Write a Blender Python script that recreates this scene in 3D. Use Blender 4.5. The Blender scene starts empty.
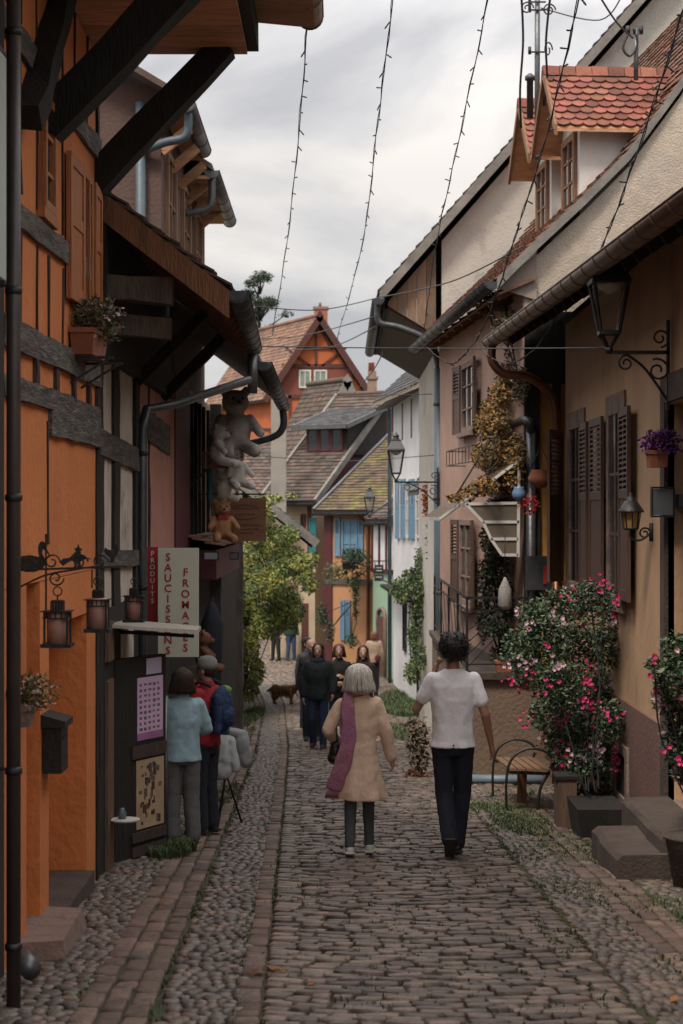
import bpy, math, random
from mathutils import Vector, Matrix, noise
R = math.radians
rnd = random.Random(7)
SC = bpy.context.scene
COL = SC.collection

# ---------------------------------------------------------------- camera
F = 1800.0; CX = 341.5; CY = 512.0; EYE = 1.8
cam_d = bpy.data.cameras.new('camera'); cam = bpy.data.objects.new('camera', cam_d); COL.objects.link(cam)
cam_d.sensor_fit = 'VERTICAL'; cam_d.sensor_height = 36; cam_d.sensor_width = 24
cam_d.lens = F * 36 / 1024; cam_d.clip_start = 0.1; cam_d.clip_end = 6000
cam.location = (0, 0, EYE); cam.rotation_euler = (R(90), 0, 0)
cam_d.dof.use_dof = True; cam_d.dof.focus_distance = 15.0; cam_d.dof.aperture_fstop = 4.0
SC.camera = cam

# ---------------------------------------------------------------- world: Nishita sky behind an overcast cloud deck
W = bpy.data.worlds.new('World'); SC.world = W; W.use_nodes = True
nt = W.node_tree; nt.nodes.clear()
def wn(t, **k):
    n = nt.nodes.new(t)
    for a, b in k.items(): setattr(n, a, b)
    return n
out = wn('ShaderNodeOutputWorld'); bg = wn('ShaderNodeBackground'); bg.inputs[1].default_value = 0.1
SUN_EL, SUN_AZ = R(56), R(208)
sky = wn('ShaderNodeTexSky'); sky.sky_type = 'NISHITA'; sky.sun_disc = False
sky.sun_elevation = SUN_EL; sky.sun_rotation = SUN_AZ
tc = wn('ShaderNodeTexCoord'); mp = wn('ShaderNodeMapping'); mp.inputs['Scale'].default_value = (1.0, 1.0, 2.3)
mp.inputs['Location'].default_value = (0.35, 0.2, 0.1)
n1 = wn('ShaderNodeTexNoise'); n1.inputs['Scale'].default_value = 4.2; n1.inputs['Detail'].default_value = 9; n1.inputs['Roughness'].default_value = 0.52
n1.inputs['Distortion'].default_value = 0.4
cr = wn('ShaderNodeValToRGB'); e = cr.color_ramp
e.elements[0].position = 0.4; e.elements[0].color = (3.8, 3.75, 3.85, 1)
e.elements[1].position = 0.6; e.elements[1].color = (7.1, 6.65, 6.2, 1)
m = e.elements.new(0.5); m.color = (5.3, 5.15, 5.1, 1)
sep = wn('ShaderNodeSeparateXYZ')
mr = wn('ShaderNodeMapRange'); mr.inputs[1].default_value = 0.18; mr.inputs[2].default_value = 0.9; mr.inputs[3].default_value = 1.0; mr.inputs[4].default_value = 3.7
mul = wn('ShaderNodeVectorMath', operation='SCALE')
mx = wn('ShaderNodeMix', data_type='RGBA'); mx.inputs[0].default_value = 0.93
L = nt.links.new
L(tc.outputs['Generated'], mp.inputs[0]); L(mp.outputs[0], n1.inputs['Vector']); L(n1.outputs[0], cr.inputs[0])
L(tc.outputs['Generated'], sep.inputs[0]); L(sep.outputs[2], mr.inputs[0])
L(cr.outputs[0], mul.inputs[0]); L(mr.outputs[0], mul.inputs['Scale'])
L(sky.outputs[0], mx.inputs[6]); L(mul.outputs[0], mx.inputs[7]); L(mx.outputs[2], bg.inputs[0]); L(bg.outputs[0], out.inputs[0])

sun_d = bpy.data.lights.new('sun', 'SUN'); sun = bpy.data.objects.new('sun', sun_d); COL.objects.link(sun)
sun_d.energy = 2.2; sun_d.angle = R(12); sun_d.color = (1.0, 0.9, 0.78)
sd = Vector((math.sin(SUN_AZ) * math.cos(SUN_EL), math.cos(SUN_AZ) * math.cos(SUN_EL), math.sin(SUN_EL)))
sun.rotation_euler = sd.to_track_quat('Z', 'Y').to_euler(); sun.location = (0, 0, 30)
vs = SC.view_settings; vs.view_transform = 'Standard'; vs.look = 'None'; vs.gamma = 1; vs.use_curve_mapping = False; vs.exposure = 0.45

# ---------------------------------------------------------------- materials
MATS = {}
def mat(name, c1, c2=None, rough=0.85, ns=2.5, bump=0.0, bs=30.0, island=0.0, metal=0.0, st=(1, 1, 1), c3=None, c3p=0.62, c3s=1.2, spec=None, alpha=None, trans=0.0, emit=None, brick=None, wave=None):
    if name in MATS: return MATS[name]
    m = bpy.data.materials.new(name); m.use_nodes = True; MATS[name] = m
    T = m.node_tree; N = T.nodes; K = T.links.new; b = N['Principled BSDF']
    b.inputs['Roughness'].default_value = rough; b.inputs['Metallic'].default_value = metal
    if spec is not None: b.inputs['Specular IOR Level'].default_value = spec
    if trans: b.inputs['Transmission Weight'].default_value = trans
    if c2 is None: c2 = tuple(x * 0.72 for x in c1)
    tc = N.new('ShaderNodeTexCoord'); mp = N.new('ShaderNodeMapping'); mp.inputs['Scale'].default_value = st
    K(tc.outputs['Object'], mp.inputs[0])
    n = N.new('ShaderNodeTexNoise'); n.inputs['Scale'].default_value = ns; n.inputs['Detail'].default_value = 8; n.inputs['Roughness'].default_value = 0.62
    K(mp.outputs[0], n.inputs['Vector'])
    r = N.new('ShaderNodeMapRange'); r.inputs[1].default_value = 0.33; r.inputs[2].default_value = 0.67; K(n.outputs[0], r.inputs[0])
    x = N.new('ShaderNodeMix'); x.data_type = 'RGBA'; x.inputs[6].default_value = (*c1, 1); x.inputs[7].default_value = (*c2, 1); K(r.outputs[0], x.inputs[0])
    colr = x.outputs[2]
    if c3 is not None:
        n3 = N.new('ShaderNodeTexNoise'); n3.inputs['Scale'].default_value = c3s; n3.inputs['Detail'].default_value = 10; n3.inputs['Roughness'].default_value = 0.7
        K(mp.outputs[0], n3.inputs['Vector'])
        r3 = N.new('ShaderNodeMapRange'); r3.inputs[1].default_value = c3p - 0.06; r3.inputs[2].default_value = c3p + 0.08; K(n3.outputs[0], r3.inputs[0])
        x3 = N.new('ShaderNodeMix'); x3.data_type = 'RGBA'; x3.inputs[7].default_value = (*c3, 1); K(r3.outputs[0], x3.inputs[0]); K(colr, x3.inputs[6]); colr = x3.outputs[2]
    if island:
        g = N.new('ShaderNodeNewGeometry'); h = N.new('ShaderNodeHueSaturation')
        mv = N.new('ShaderNodeMapRange'); mv.inputs[3].default_value = 1 - island; mv.inputs[4].default_value = 1 + island; K(g.outputs['Random Per Island'], mv.inputs[0])
        mh = N.new('ShaderNodeMath'); mh.operation = 'MULTIPLY'; mh.inputs[1].default_value = 7.13; K(g.outputs['Random Per Island'], mh.inputs[0])
        fr = N.new('ShaderNodeMath'); fr.operation = 'FRACT'; K(mh.outputs[0], fr.inputs[0])
        hm = N.new('ShaderNodeMapRange'); hm.inputs[3].default_value = 0.5 - 0.028 * island; hm.inputs[4].default_value = 0.5 + 0.028 * island; K(fr.outputs[0], hm.inputs[0])
        K(mv.outputs[0], h.inputs['Value']); K(hm.outputs[0], h.inputs['Hue']); K(colr, h.inputs['Color']); colr = h.outputs[0]
    K(colr, b.inputs['Base Color'])
    if emit: b.inputs['Emission Color'].default_value = (*emit[0], 1); b.inputs['Emission Strength'].default_value = emit[1]
    if bump:
        nb = N.new('ShaderNodeTexNoise'); nb.inputs['Scale'].default_value = bs; nb.inputs['Detail'].default_value = 6; K(mp.outputs[0], nb.inputs['Vector'])
        bp = N.new('ShaderNodeBump'); bp.inputs['Strength'].default_value = bump; bp.inputs['Distance'].default_value = 0.02; K(nb.outputs[0], bp.inputs['Height']); K(bp.outputs[0], b.inputs['Normal'])
        rr = N.new('ShaderNodeMapRange'); rr.inputs[3].default_value = max(0.02, rough - 0.12); rr.inputs[4].default_value = min(1, rough + 0.12); K(nb.outputs[0], rr.inputs[0]); K(rr.outputs[0], b.inputs['Roughness'])
    return m
def wood(name, c1, c2=None, **k):
    k.setdefault('st', (6, 6, 1)); k.setdefault('bump', 0.5); k.setdefault('bs', 12); k.setdefault('ns', 3)
    return mat(name, c1, c2, **k)
def plaster(name, c1, c2=None, **k):
    k.setdefault('bump', 0.5); k.setdefault('bs', 26); k.setdefault('ns', 1.3); k.setdefault('rough', 0.92)
    return mat(name, c1, c2, **k)
def glassy(name, c, rough=0.08):
    return mat(name, c, tuple(x * 0.8 for x in c), rough=rough, spec=0.6)

# ---------------------------------------------------------------- mesh builder
class MB:
    def __init__(s): s.v = []; s.f = []; s.sm = []
    def add(s, vs, fs, smooth=False):
        o = len(s.v); s.v += [tuple(v) for v in vs]
        for f in fs: s.f.append([i + o for i in f]); s.sm.append(smooth)
        return s
    def hexa(s, c):   # 8 corners: bottom 0-3, top 4-7
        return s.add(c, [(0, 3, 2, 1), (4, 5, 6, 7), (0, 1, 5, 4), (1, 2, 6, 5), (2, 3, 7, 6), (3, 0, 4, 7)])
    def box(s, x0, x1, y0, y1, z0, z1):
        return s.hexa([(x0, y0, z0), (x1, y0, z0), (x1, y1, z0), (x0, y1, z0), (x0, y0, z1), (x1, y0, z1), (x1, y1, z1), (x0, y1, z1)])
    def ring(s, rings, smooth=True, cap=True, closed=False):
        n = len(rings[0]); vs = [p for r in rings for p in r]; fs = []
        m = len(rings)
        for i in range(m if closed else m - 1):
            j = (i + 1) % m
            for k in range(n):
                l = (k + 1) % n; fs.append((i * n + k, i * n + l, j * n + l, j * n + k))
        if cap and not closed: fs.append(tuple(range(n))[::-1]); fs.append(tuple((m - 1) * n + k for k in range(n)))
        return s.add(vs, fs, smooth)
    def tube(s, pts, r, n=8, cap=True, smooth=True):
        pts = [Vector(p) for p in pts]; rs = r if isinstance(r, (list, tuple)) else [r] * len(pts); rings = []
        up = None
        for i, p in enumerate(pts):
            d = (pts[min(i + 1, len(pts) - 1)] - pts[max(i - 1, 0)])
            if d.length < 1e-9: d = Vector((0, 0, 1))
            d.normalize()
            if up is None: up = Vector((0, 0, 1)) if abs(d.z) < 0.9 else Vector((1, 0, 0))
            a = d.cross(up)
            if a.length < 1e-4: a = d.cross(Vector((1, 0.3, 0.2)))
            a.normalize(); b = a.cross(d); b.normalize(); up = b
            rings.append([p + (a * math.cos(2 * math.pi * k / n) + b * math.sin(2 * math.pi * k / n)) * rs[i] for k in range(n)])
        return s.ring(rings, smooth, cap)
    def bar(s, p, q, w, h=None, up=(0, 0, 1)):   # rectangular bar p->q
        h = w if h is None else h
        p = Vector(p); q = Vector(q); d = (q - p).normalized(); u = Vector(up)
        a = d.cross(u)
        if a.length < 1e-4: a = d.cross(Vector((1, 0, 0)))
        a.normalize(); b = a.cross(d).normalized(); a = a * w / 2; b = b * h / 2
        return s.hexa([p - a - b, p + a - b, q + a - b, q - a - b, p - a + b, p + a + b, q + a + b, q - a + b])
    def lathe(s, c, prof, n=16, smooth=True, sx=1, sy=1):   # prof: (r,z) from bottom to top
        c = Vector(c)
        return s.ring([[c + Vector((r * sx * math.cos(2 * math.pi * k / n), r * sy * math.sin(2 * math.pi * k / n), z)) for k in range(n)] for r, z in prof], smooth)
    def ball(s, c, rx, ry=None, rz=None, n=10, m=7, rot=None):
        ry = rx if ry is None else ry; rz = rx if rz is None else rz; c = Vector(c); rings = []
        for i in range(m):
            t = math.pi * (i + 0.5) / m - math.pi / 2 if 0 < i < m - 1 else (-math.pi / 2 + 0.12 if i == 0 else math.pi / 2 - 0.12)
            rg = []
            for k in range(n):
                a = 2 * math.pi * k / n; q = Vector((rx * math.cos(t) * math.cos(a), ry * math.cos(t) * math.sin(a), rz * math.sin(t)))
                if rot: q = rot @ q
                rg.append(c + q)
            rings.append(rg)
        return s.ring(rings)
    def slab(s, quad, t, dirn=None):   # quad of 4 points extruded by t along its normal (or dirn)
        q = [Vector(p) for p in quad]; n = (q[1] - q[0]).cross(q[3] - q[0]).normalized() if dirn is None else Vector(dirn)
        return s.hexa(q + [p + n * t for p in q])
    def poly(s, pts, ext):             # planar polygon extruded by vector ext
        n = len(pts); e = Vector(ext); a = [Vector(p) for p in pts]
        return s.add(a + [p + e for p in a], [tuple(range(n))[::-1], tuple(range(n, 2 * n))] + [(i, (i + 1) % n, (i + 1) % n + n, i + n) for i in range(n)])
    def rough(s, p, q, w, h, up=(0, 0, 1), j=0.012, step=0.25):   # hewn timber
        p = Vector(p); q = Vector(q); L_ = (q - p).length; n = max(2, int(L_ / step)); d = (q - p).normalized()
        a = d.cross(Vector(up)); a = (a if a.length > 1e-4 else d.cross(Vector((1, 0, 0)))).normalized(); b = a.cross(d).normalized(); rings = []
        for i in range(n + 1):
            c = p.lerp(q, i / n); J = lambda: rnd.uniform(-j, j)
            rings.append([c + a * (sx * w / 2 + J()) + b * (sy * h / 2 + J()) for sx, sy in ((-1, -1), (1, -1), (1, 1), (-1, 1))])
        return s.ring(rings, False)
    def build(s, name, m, parent=None, label=None):
        me = bpy.data.meshes.new(name)
        if parent is not None: o = parent_world(parent)
        else:
            xs = [v[0] for v in s.v]; ys = [v[1] for v in s.v]; zs = [v[2] for v in s.v]
            o = Vector(((min(xs) + max(xs)) / 2, (min(ys) + max(ys)) / 2, min(zs)))
        me.from_pydata([(v[0] - o.x, v[1] - o.y, v[2] - o.z) for v in s.v], [], s.f)
        me.polygons.foreach_set('use_smooth', s.sm); me.update()
        if isinstance(m, (list, tuple)):
            for q in m: me.materials.append(q)
        else: me.materials.append(m)
        ob = bpy.data.objects.new(name, me); COL.objects.link(ob)
        if parent is not None: ob.parent = parent; ob.location = (0, 0, 0)
        else: ob.location = o
        if label: ob['label'] = label
        return ob
def each(mb, name, m, parent):
    """every separate piece of the builder becomes a part of its own"""
    n = len(mb.v); gp = list(range(n))
    def find(i):
        while gp[i] != i: gp[i] = gp[gp[i]]; i = gp[i]
        return i
    for f in mb.f:
        for k in f[1:]:
            a, b = find(f[0]), find(k)
            if a != b: gp[b] = a
    grp = {}
    for fi, f in enumerate(mb.f): grp.setdefault(find(f[0]), []).append(fi)
    out = []
    for fis in grp.values():
        q = MB(); mp = {}
        for fi in fis:
            for k in mb.f[fi]:
                if k not in mp: mp[k] = len(q.v); q.v.append(mb.v[k])
            q.f.append([mp[k] for k in mb.f[fi]]); q.sm.append(mb.sm[fi])
        out.append(q.build(name, m, parent))
    return out
def parent_world(p):
    o = Vector((0, 0, 0))
    while p is not None: o += p.location; p = p.parent
    return o
def thing(name, label, cat, loc, group=None):
    o = bpy.data.objects.new(name, None); COL.objects.link(o); o.location = loc; o.empty_display_size = 0.2
    return tag(o, label, cat, group)
def tag(o, label, cat=None, group=None, kind=None):
    if label: o['label'] = label
    if cat: o['category'] = cat
    if group: o['group'] = group
    if kind: o['kind'] = kind
    return o
def struct(o): o['kind'] = 'structure'; return o
def copy_tree(o, parent=None):
    c = o.copy(); COL.objects.link(c); c.parent = parent
    for ch in list(o.children): copy_tree(ch, c)
    return c
def at(x, y, Y): return Vector(((x - CX) / F * Y, Y, EYE - (y - CY) / F * Y))
def px(x, Y): return (x - CX) / F * Y
def pz(y, Y): return EYE - (y - CY) / F * Y

class Fr:
    """a vertical facade plane through plan points a -> b; side = +1/-1 picks the outward normal"""
    def __init__(s, a, b, side):
        s.a = Vector((a[0], a[1], 0)); d = Vector((b[0] - a[0], b[1] - a[1], 0)); s.len = d.length; s.d = d.normalized()
        s.n = Vector((s.d.y, -s.d.x, 0)) * side
    def P(s, t, z, o=0.0): return s.a + s.d * t + s.n * o + Vector((0, 0, z))
    def T(s, x, o=0.0):      # distance along the facade seen in pixel column x
        k = (x - CX) / F; a = s.a + s.n * o      # (a.x + t dx) = k (a.y + t dy)
        return (k * a.y - a.x) / (s.d.x - k * s.d.y)
    def Z(s, x, y, o=0.0): return pz(y, (s.a + s.d * s.T(x, o) + s.n * o).y)
    def box(s, mb, t0, t1, z0, z1, o0, o1):
        if t0 > t1: t0, t1 = t1, t0
        c = [s.P(t0, z0, o0), s.P(t1, z0, o0), s.P(t1, z0, o1), s.P(t0, z0, o1), s.P(t0, z1, o0), s.P(t1, z1, o0), s.P(t1, z1, o1), s.P(t0, z1, o1)]
        return mb.hexa(c)
    def beam(s, mb, t0, z0, t1, z1, w, o=0.0, th=0.03, j=0.01):   # hewn timber lying on the wall
        return mb.rough(s.P(t0, z0, o), s.P(t1, z1, o), w, th * 2, up=s.n, j=j) if False else mb.rough(s.P(t0, z0, o), s.P(t1, z1, o), w, th * 2, up=s.n, j=j)

def window(fr, t0, t1, z0, z1, parent, fm, pm, bars=(1, 2), fw=0.06, o=0.0, name='window', sill=None, sd=0.12):
    w = MB(); fr.box(w, t0, t0 + fw, z0, z1, o, o + 0.05); fr.box(w, t1 - fw, t1, z0, z1, o, o + 0.05)
    fr.box(w, t0 + fw, t1 - fw, z1 - fw, z1, o, o + 0.05); fr.box(w, t0 + fw, t1 - fw, z0, z0 + fw, o, o + 0.05)
    for i in range(1, bars[0] + 1):
        t = t0 + (t1 - t0) * i / (bars[0] + 1); fr.box(w, t - 0.02, t + 0.02, z0 + fw, z1 - fw, o + 0.006, o + 0.04)
    for i in range(1, bars[1] + 1):
        z = z0 + (z1 - z0) * i / (bars[1] + 1); fr.box(w, t0 + fw, t1 - fw, z - 0.012, z + 0.012, o + 0.008, o + 0.036)
    wo = w.build(name, fm, parent)
    p = MB(); fr.box(p, t0 + fw * 0.5, t1 - fw * 0.5, z0 + fw * 0.5, z1 - fw * 0.5, o - 0.01, o + 0.012); p.build('pane', pm, wo)
    if sill: q = MB(); fr.box(q, t0 - 0.06, t1 + 0.06, z0 - 0.07, z0 - 0.002, o - 0.01, o + sd); q.build('sill', sill, wo)
    return wo

def shutter(p0, p1, z0, z1, m, parent, louvre=True, th=0.035, name='shutter'):
    """a shutter leaf standing between plan points p0 and p1"""
    a = Vector((p0[0], p0[1], 0)); b = Vector((p1[0], p1[1], 0)); d = (b - a); w = d.length; d.normalize(); n = Vector((d.y, -d.x, 0)); mb = MB()
    def bx(t0, t1, za, zb, o0, o1):
        P = lambda t, z, o: a + d * t + n * o + Vector((0, 0, z))
        mb.hexa([P(t0, za, o0), P(t1, za, o0), P(t1, za, o1), P(t0, za, o1), P(t0, zb, o0), P(t1, zb, o0), P(t1, zb, o1), P(t0, zb, o1)])
    fw = min(0.07, w * 0.2); h = z1 - z0
    bx(0, fw, z0, z1, -th / 2, th / 2); bx(w - fw, w, z0, z1, -th / 2, th / 2)
    zm = z0 + h * 0.55
    for za, zb in ((z0, z0 + 0.1), (zm - 0.04, zm + 0.04), (z1 - 0.08, z1)): bx(fw, w - fw, za, zb, -th / 2 + .002, th / 2 - .002)
    bx(fw, w - fw, z0 + 0.1, zm - 0.04, -th / 6, th / 6)
    if louvre:
        z = zm + 0.05
        while z < z1 - 0.09:
            P = lambda t, zz, o: a + d * t + n * o + Vector((0, 0, zz))
            mb.hexa([P(fw, z, -.016), P(w - fw, z, -.016), P(w - fw, z - .02, .016), P(fw, z - .02, .016), P(fw, z + .014, -.016), P(w - fw, z + .014, -.016), P(w - fw, z - .006, .016), P(fw, z - .006, .016)])
            z += 0.052
    else: bx(fw, w - fw, zm + 0.04, z1 - 0.08, -th / 6, th / 6)
    return mb.build(name, m, parent)

def tiles(mb, q, tw=0.2, th=0.17, thick=0.018, curve=False, jit=0.012, scallop=False, lift=0.0):
    """lap the quad q = (eave a, eave b, ridge b, ridge a) with individual roof tiles, outward side up"""
    A, B, C_, D = [Vector(p) for p in q]; n = (B - A).cross(D - A).normalized()
    if n.z < 0: n = -n
    hs = ((D - A).length + (C_ - B).length) / 2; rows = max(1, int(round(hs / th)))
    for r in range(rows):
        v0 = r / rows; v1 = min(1.0, (r + 1.45) / rows)
        L0, R0_ = A.lerp(D, v0), B.lerp(C_, v0); L1, R1_ = A.lerp(D, v1), B.lerp(C_, v1)
        w = (R0_ - L0).length; k = max(1, int(round(w / tw))); off = 0.5 if r % 2 else 0.0
        for c in range(-1 if off else 0, k):
            u0 = max(0.0, (c + off) / k + 0.0015); u1 = min(1.0, (c + 1 + off) / k - 0.0015)
            if u1 - u0 < 0.2 / k: continue
            j = rnd.uniform(-jit, jit) * 0.6; low = n * (thick * 1.9 + lift + rnd.uniform(0, jit)); up = n * (lift + 0.002)
            a, b = L0.lerp(R0_, u0), L0.lerp(R0_, u1); d, c2 = L1.lerp(R1_, u0), L1.lerp(R1_, u1); sl = (d - a).normalized() * j
            if scallop:
                e = (d - a).normalized(); pts = []
                for t in (0, .12, .3, .5, .7, .88, 1): pts.append(a.lerp(b, t) + e * (th * 0.35 * (1 - math.sin(math.pi * t) ** 0.7)) + sl + low)
                pts += [c2 + up, d + up]; mb.poly([p - n * thick for p in pts], n * thick)
            else:
                lo = [a + sl + low - n * thick, b + sl + low - n * thick, c2 + up - n * thick, d + up - n * thick]
                mb.hexa(lo + [p + n * thick for p in lo])
    return mb

def gutter(mb, p, q, r=0.075, n=9, ribs=True):
    """half-round eaves gutter from p to q"""
    p = Vector(p); q = Vector(q); d = (q - p).normalized(); a = d.cross(Vector((0, 0, 1))).normalized(); up = a.cross(d).normalized()
    def sec(c, rr, t=0.008):
        o = [c + (a * math.cos(math.pi * k / n) - up * math.sin(math.pi * k / n)) * rr for k in range(n + 1)]
        i = [c + (a * math.cos(math.pi * k / n) - up * math.sin(math.pi * k / n)) * (rr - t) for k in range(n, -1, -1)]
        return o + i
    mb.ring([sec(p, r), sec(q, r)], True)
    mb.tube([p + a * r, q + a * r], 0.009, 6); mb.tube([p - a * r, q - a * r], 0.009, 6)
    o = [p + (a * math.cos(math.pi * k / n) - up * math.sin(math.pi * k / n)) * r for k in range(n + 1)]
    for c, s_ in ((p, d), (q, -d)):
        pts = [c + (a * math.cos(math.pi * k / n) - up * math.sin(math.pi * k / n)) * (r - .001) for k in range(n + 1)]
        mb.poly(pts, s_ * 0.006)
    if ribs:
        L_ = (q - p).length; k = max(1, int(L_ / 0.55))
        for i in range(k + 1):
            c = p + d * min(L_ - .015, i * L_ / k); mb.ring([sec(c, r + .006, .012), sec(c + d * 0.02, r + .006, .012)], False)
    return mb
def pipe(mb, pts, r=0.045, clips=True, n=12):
    mb.tube(pts, r, n)
    return mb
def curve_pts(pts, k=6):
    P = [Vector(p) for p in pts]; o = []
    for i in range(len(P) - 1):
        a = P[max(i - 1, 0)]; b = P[i]; c = P[i + 1]; d = P[min(i + 2, len(P) - 1)]
        for j in range(k):
            t = j / k; o.append(0.5 * ((2 * b) + (c - a) * t + (2 * a - 5 * b + 4 * c - d) * t * t + (3 * b - a - 3 * c + d) * t ** 3))
    return o + [P[-1]]

def leaves(mb, n, fn, size, droop=0.3, asp=0.55):
    """n leaf blades at points drawn by fn()"""
    for _ in range(n):
        c = Vector(fn()); s_ = size * rnd.uniform(0.6, 1.3)
        d = Vector((rnd.gauss(0, 1), rnd.gauss(0, 1), rnd.gauss(-droop, 0.7))).normalized(); u = Vector((rnd.gauss(0, .6), rnd.gauss(0, .6), 1)).normalized()
        a = d.cross(u)
        if a.length < 1e-3: continue
        a = a.normalized() * s_ * asp; nn = a.cross(d).normalized() * s_ * 0.18
        mb.add([c, c + d * s_ * .45 + a * .5 - nn, c + d * s_, c + d * s_ * .45 - a * .5 - nn, c + d * s_ * .5], [(0, 1, 4), (1, 2, 4), (2, 3, 4), (3, 0, 4)])
    return mb
def in_blobs(bl, shell=0.5):
    tot = [b[1] * b[2] * b[3] for b in bl]
    def f():
        b = rnd.choices(bl, tot)[0]; v = Vector((rnd.gauss(0, 1), rnd.gauss(0, 1), rnd.gauss(0, 1))).normalized() * (rnd.uniform(shell, 1) ** 0.6)
        return Vector(b[0]) + Vector((v.x * b[1], v.y * b[2], v.z * b[3]))
    return f

def text_mesh(body, size, origin, right, up, thick=0.003, bold=0.0, align='CENTER', spacing=1.0, line=1.0):
    cu = bpy.data.curves.new('txt', 'FONT'); cu.body = body; cu.size = size; cu.extrude = thick; cu.offset = bold; cu.align_x = align; cu.space_character = spacing; cu.space_line = line
    cu.resolution_u = 3
    o = bpy.data.objects.new('txt', cu); COL.objects.link(o); bpy.context.view_layer.update()
    me = bpy.data.meshes.new_from_object(o.evaluated_get(bpy.context.evaluated_depsgraph_get()))
    r = Vector(right).normalized(); u = Vector(up).normalized(); n = r.cross(u); vs = [Vector(origin) + r * v.co.x + u * v.co.y + n * v.co.z for v in me.vertices]
    fs = [tuple(p.vertices) for p in me.polygons]; bpy.data.objects.remove(o); bpy.data.curves.remove(cu); bpy.data.meshes.remove(me)
    return vs, fs

# ---------------------------------------------------------------- ground profile
GK = [(-400, 6), (-30, 1.6), (0, 0.0), (45, -3.15), (49, -3.37), (54, -3.38), (62, -3.2), (66, -3.0), (75, -2.5), (120, -1.5), (400, 4), (3000, 6)]
def interp(K, y):
    if y <= K[0][0]: return K[0][1]
    for (a, b), (c, d) in zip(K, K[1:]):
        if y <= c: return b + (d - b) * (y - a) / (c - a)
    return K[-1][1]
def zg(Y): return (interp(GK, Y - .8) + interp(GK, Y) + interp(GK, Y + .8)) / 3
XLk = [(0, -.35), (8, -.43), (18, -.65), (29, -.92), (48, -1.6), (54, -2.1), (62, -3.6), (70, -6)]
XRk = [(0, 1.45), (8, 1.42), (16, 1.38), (29, 1.3), (48, 1.15), (54, .6), (62, -.9), (70, -3)]
def XL(y): return interp(XLk, y)
def XR(y): return interp(XRk, y)
# ================================================================ ground and paving
m_ground = mat('earth_joint', (.06, .048, .036), (.035, .029, .022), ns=6, c3=(.045, .06, .018), c3p=.5, c3s=1.6, bump=.6, bs=60)
def build_ground():
    mb = MB(); xs = [-1500, -300, -60, -20, -8, -5, -3, -2, -1, 0, 1, 2, 3, 5, 8, 20, 60, 300, 1500]
    ys = [-400, -100, -30, -10, -4] + [i * 1.0 for i in range(0, 80)] + [90, 100, 120, 200, 400, 900, 3000]
    vs = [(x, y, zg(y)) for y in ys for x in xs]; n = len(xs)
    mb.add(vs, [(j * n + i, j * n + i + 1, (j + 1) * n + i + 1, (j + 1) * n + i) for j in range(len(ys) - 1) for i in range(n - 1)], True)
    return struct(mb.build('ground', m_ground))
build_ground()
m_sett = mat('sett_stone', (.195, .14, .108), (.085, .068, .056), rough=.52, ns=9, island=.52, bump=.5, bs=45, c3=(.07, .065, .05), c3p=.62, c3s=4)
m_cobble = mat('river_cobble', (.15, .118, .095), (.075, .064, .056), rough=.5, ns=7, island=.42, bump=.3, bs=50, c3=(.16, .1, .075), c3p=.58, c3s=2.5)
m_kerb = mat('row_stone', (.185, .122, .094), (.095, .07, .056), rough=.75, ns=8, island=.35, bump=.5, bs=45, c3=(.06, .055, .045), c3p=.62, c3s=4)
def sett(mb, cx, cy, hx, hy, h, rot=0.0, dome=.012):
    z = zg(cy); sl = (zg(cy + .3) - zg(cy - .3)) / .6; ca, sa = math.cos(rot), math.sin(rot); tilt = rnd.uniform(-.05, .05); ty = rnd.uniform(-.04, .04)
    cs = [(-1 + rnd.uniform(-.02, .09), -1 + rnd.uniform(-.02, .09)), (1 - rnd.uniform(-.02, .09), -1 + rnd.uniform(-.02, .09)), (1 - rnd.uniform(-.02, .09), 1 - rnd.uniform(-.02, .09)), (-1 + rnd.uniform(-.02, .09), 1 - rnd.uniform(-.02, .09))]
    rings = []
    for s_, zz in ((1.0, -.04), (.98, h - dome * .8), (.9, h - dome * .2), (.5, h)):
        rg = []
        for a, b in cs:
            a2, b2 = a * s_, b * s_
            if s_ < .9: a2 += 0; 
            x = a2 * hx; y = b2 * hy; X = cx + x * ca - y * sa; Y = cy + x * sa + y * ca
            rg.append((X, Y, z + (Y - cy) * sl + zz + x * tilt + y * ty))
        rings.append(rg)
    mb.ring(rings, True)
def cobble(mb, cx, cy, rx, ry, h, rot):
    z = zg(cy); sl = (zg(cy + .3) - zg(cy - .3)) / .6; ca, sa = math.cos(rot), math.sin(rot); rings = []; n = 7; jj = [rnd.uniform(.85, 1.1) for _ in range(n)]
    for s_, zz in ((.95, -.03), (1, h * .35), (.8, h * .8), (.4, h)):
        rings.append([(cx + (s_ * jj[k] * rx * math.cos(6.2832 * k / n)) * ca - (s_ * jj[k] * ry * math.sin(6.2832 * k / n)) * sa, cy + (s_ * jj[k] * rx * math.cos(6.2832 * k / n)) * sa + (s_ * jj[k] * ry * math.sin(6.2832 * k / n)) * ca, z + sl * s_ * ry * math.sin(6.2832 * k / n) * ca + zz) for k in range(n)])
    mb.ring(rings, True)
def band_rows(mb, xf, y0, y1, nrow, w, ln):   # stones laid lengthwise in rows
    for r in range(nrow):
        y = y0 + rnd.uniform(0, .2)
        while y < y1:
            l = ln * rnd.uniform(.7, 1.45); x = xf(y + l / 2) + (r + .5) * w; dx = (xf(y + l) - xf(y)) / l
            sett(mb, x + rnd.uniform(-.006, .006), y + l / 2, w / 2 - .006, l / 2 - .007, rnd.uniform(.018, .032), -math.atan(dx)); y += l
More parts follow.
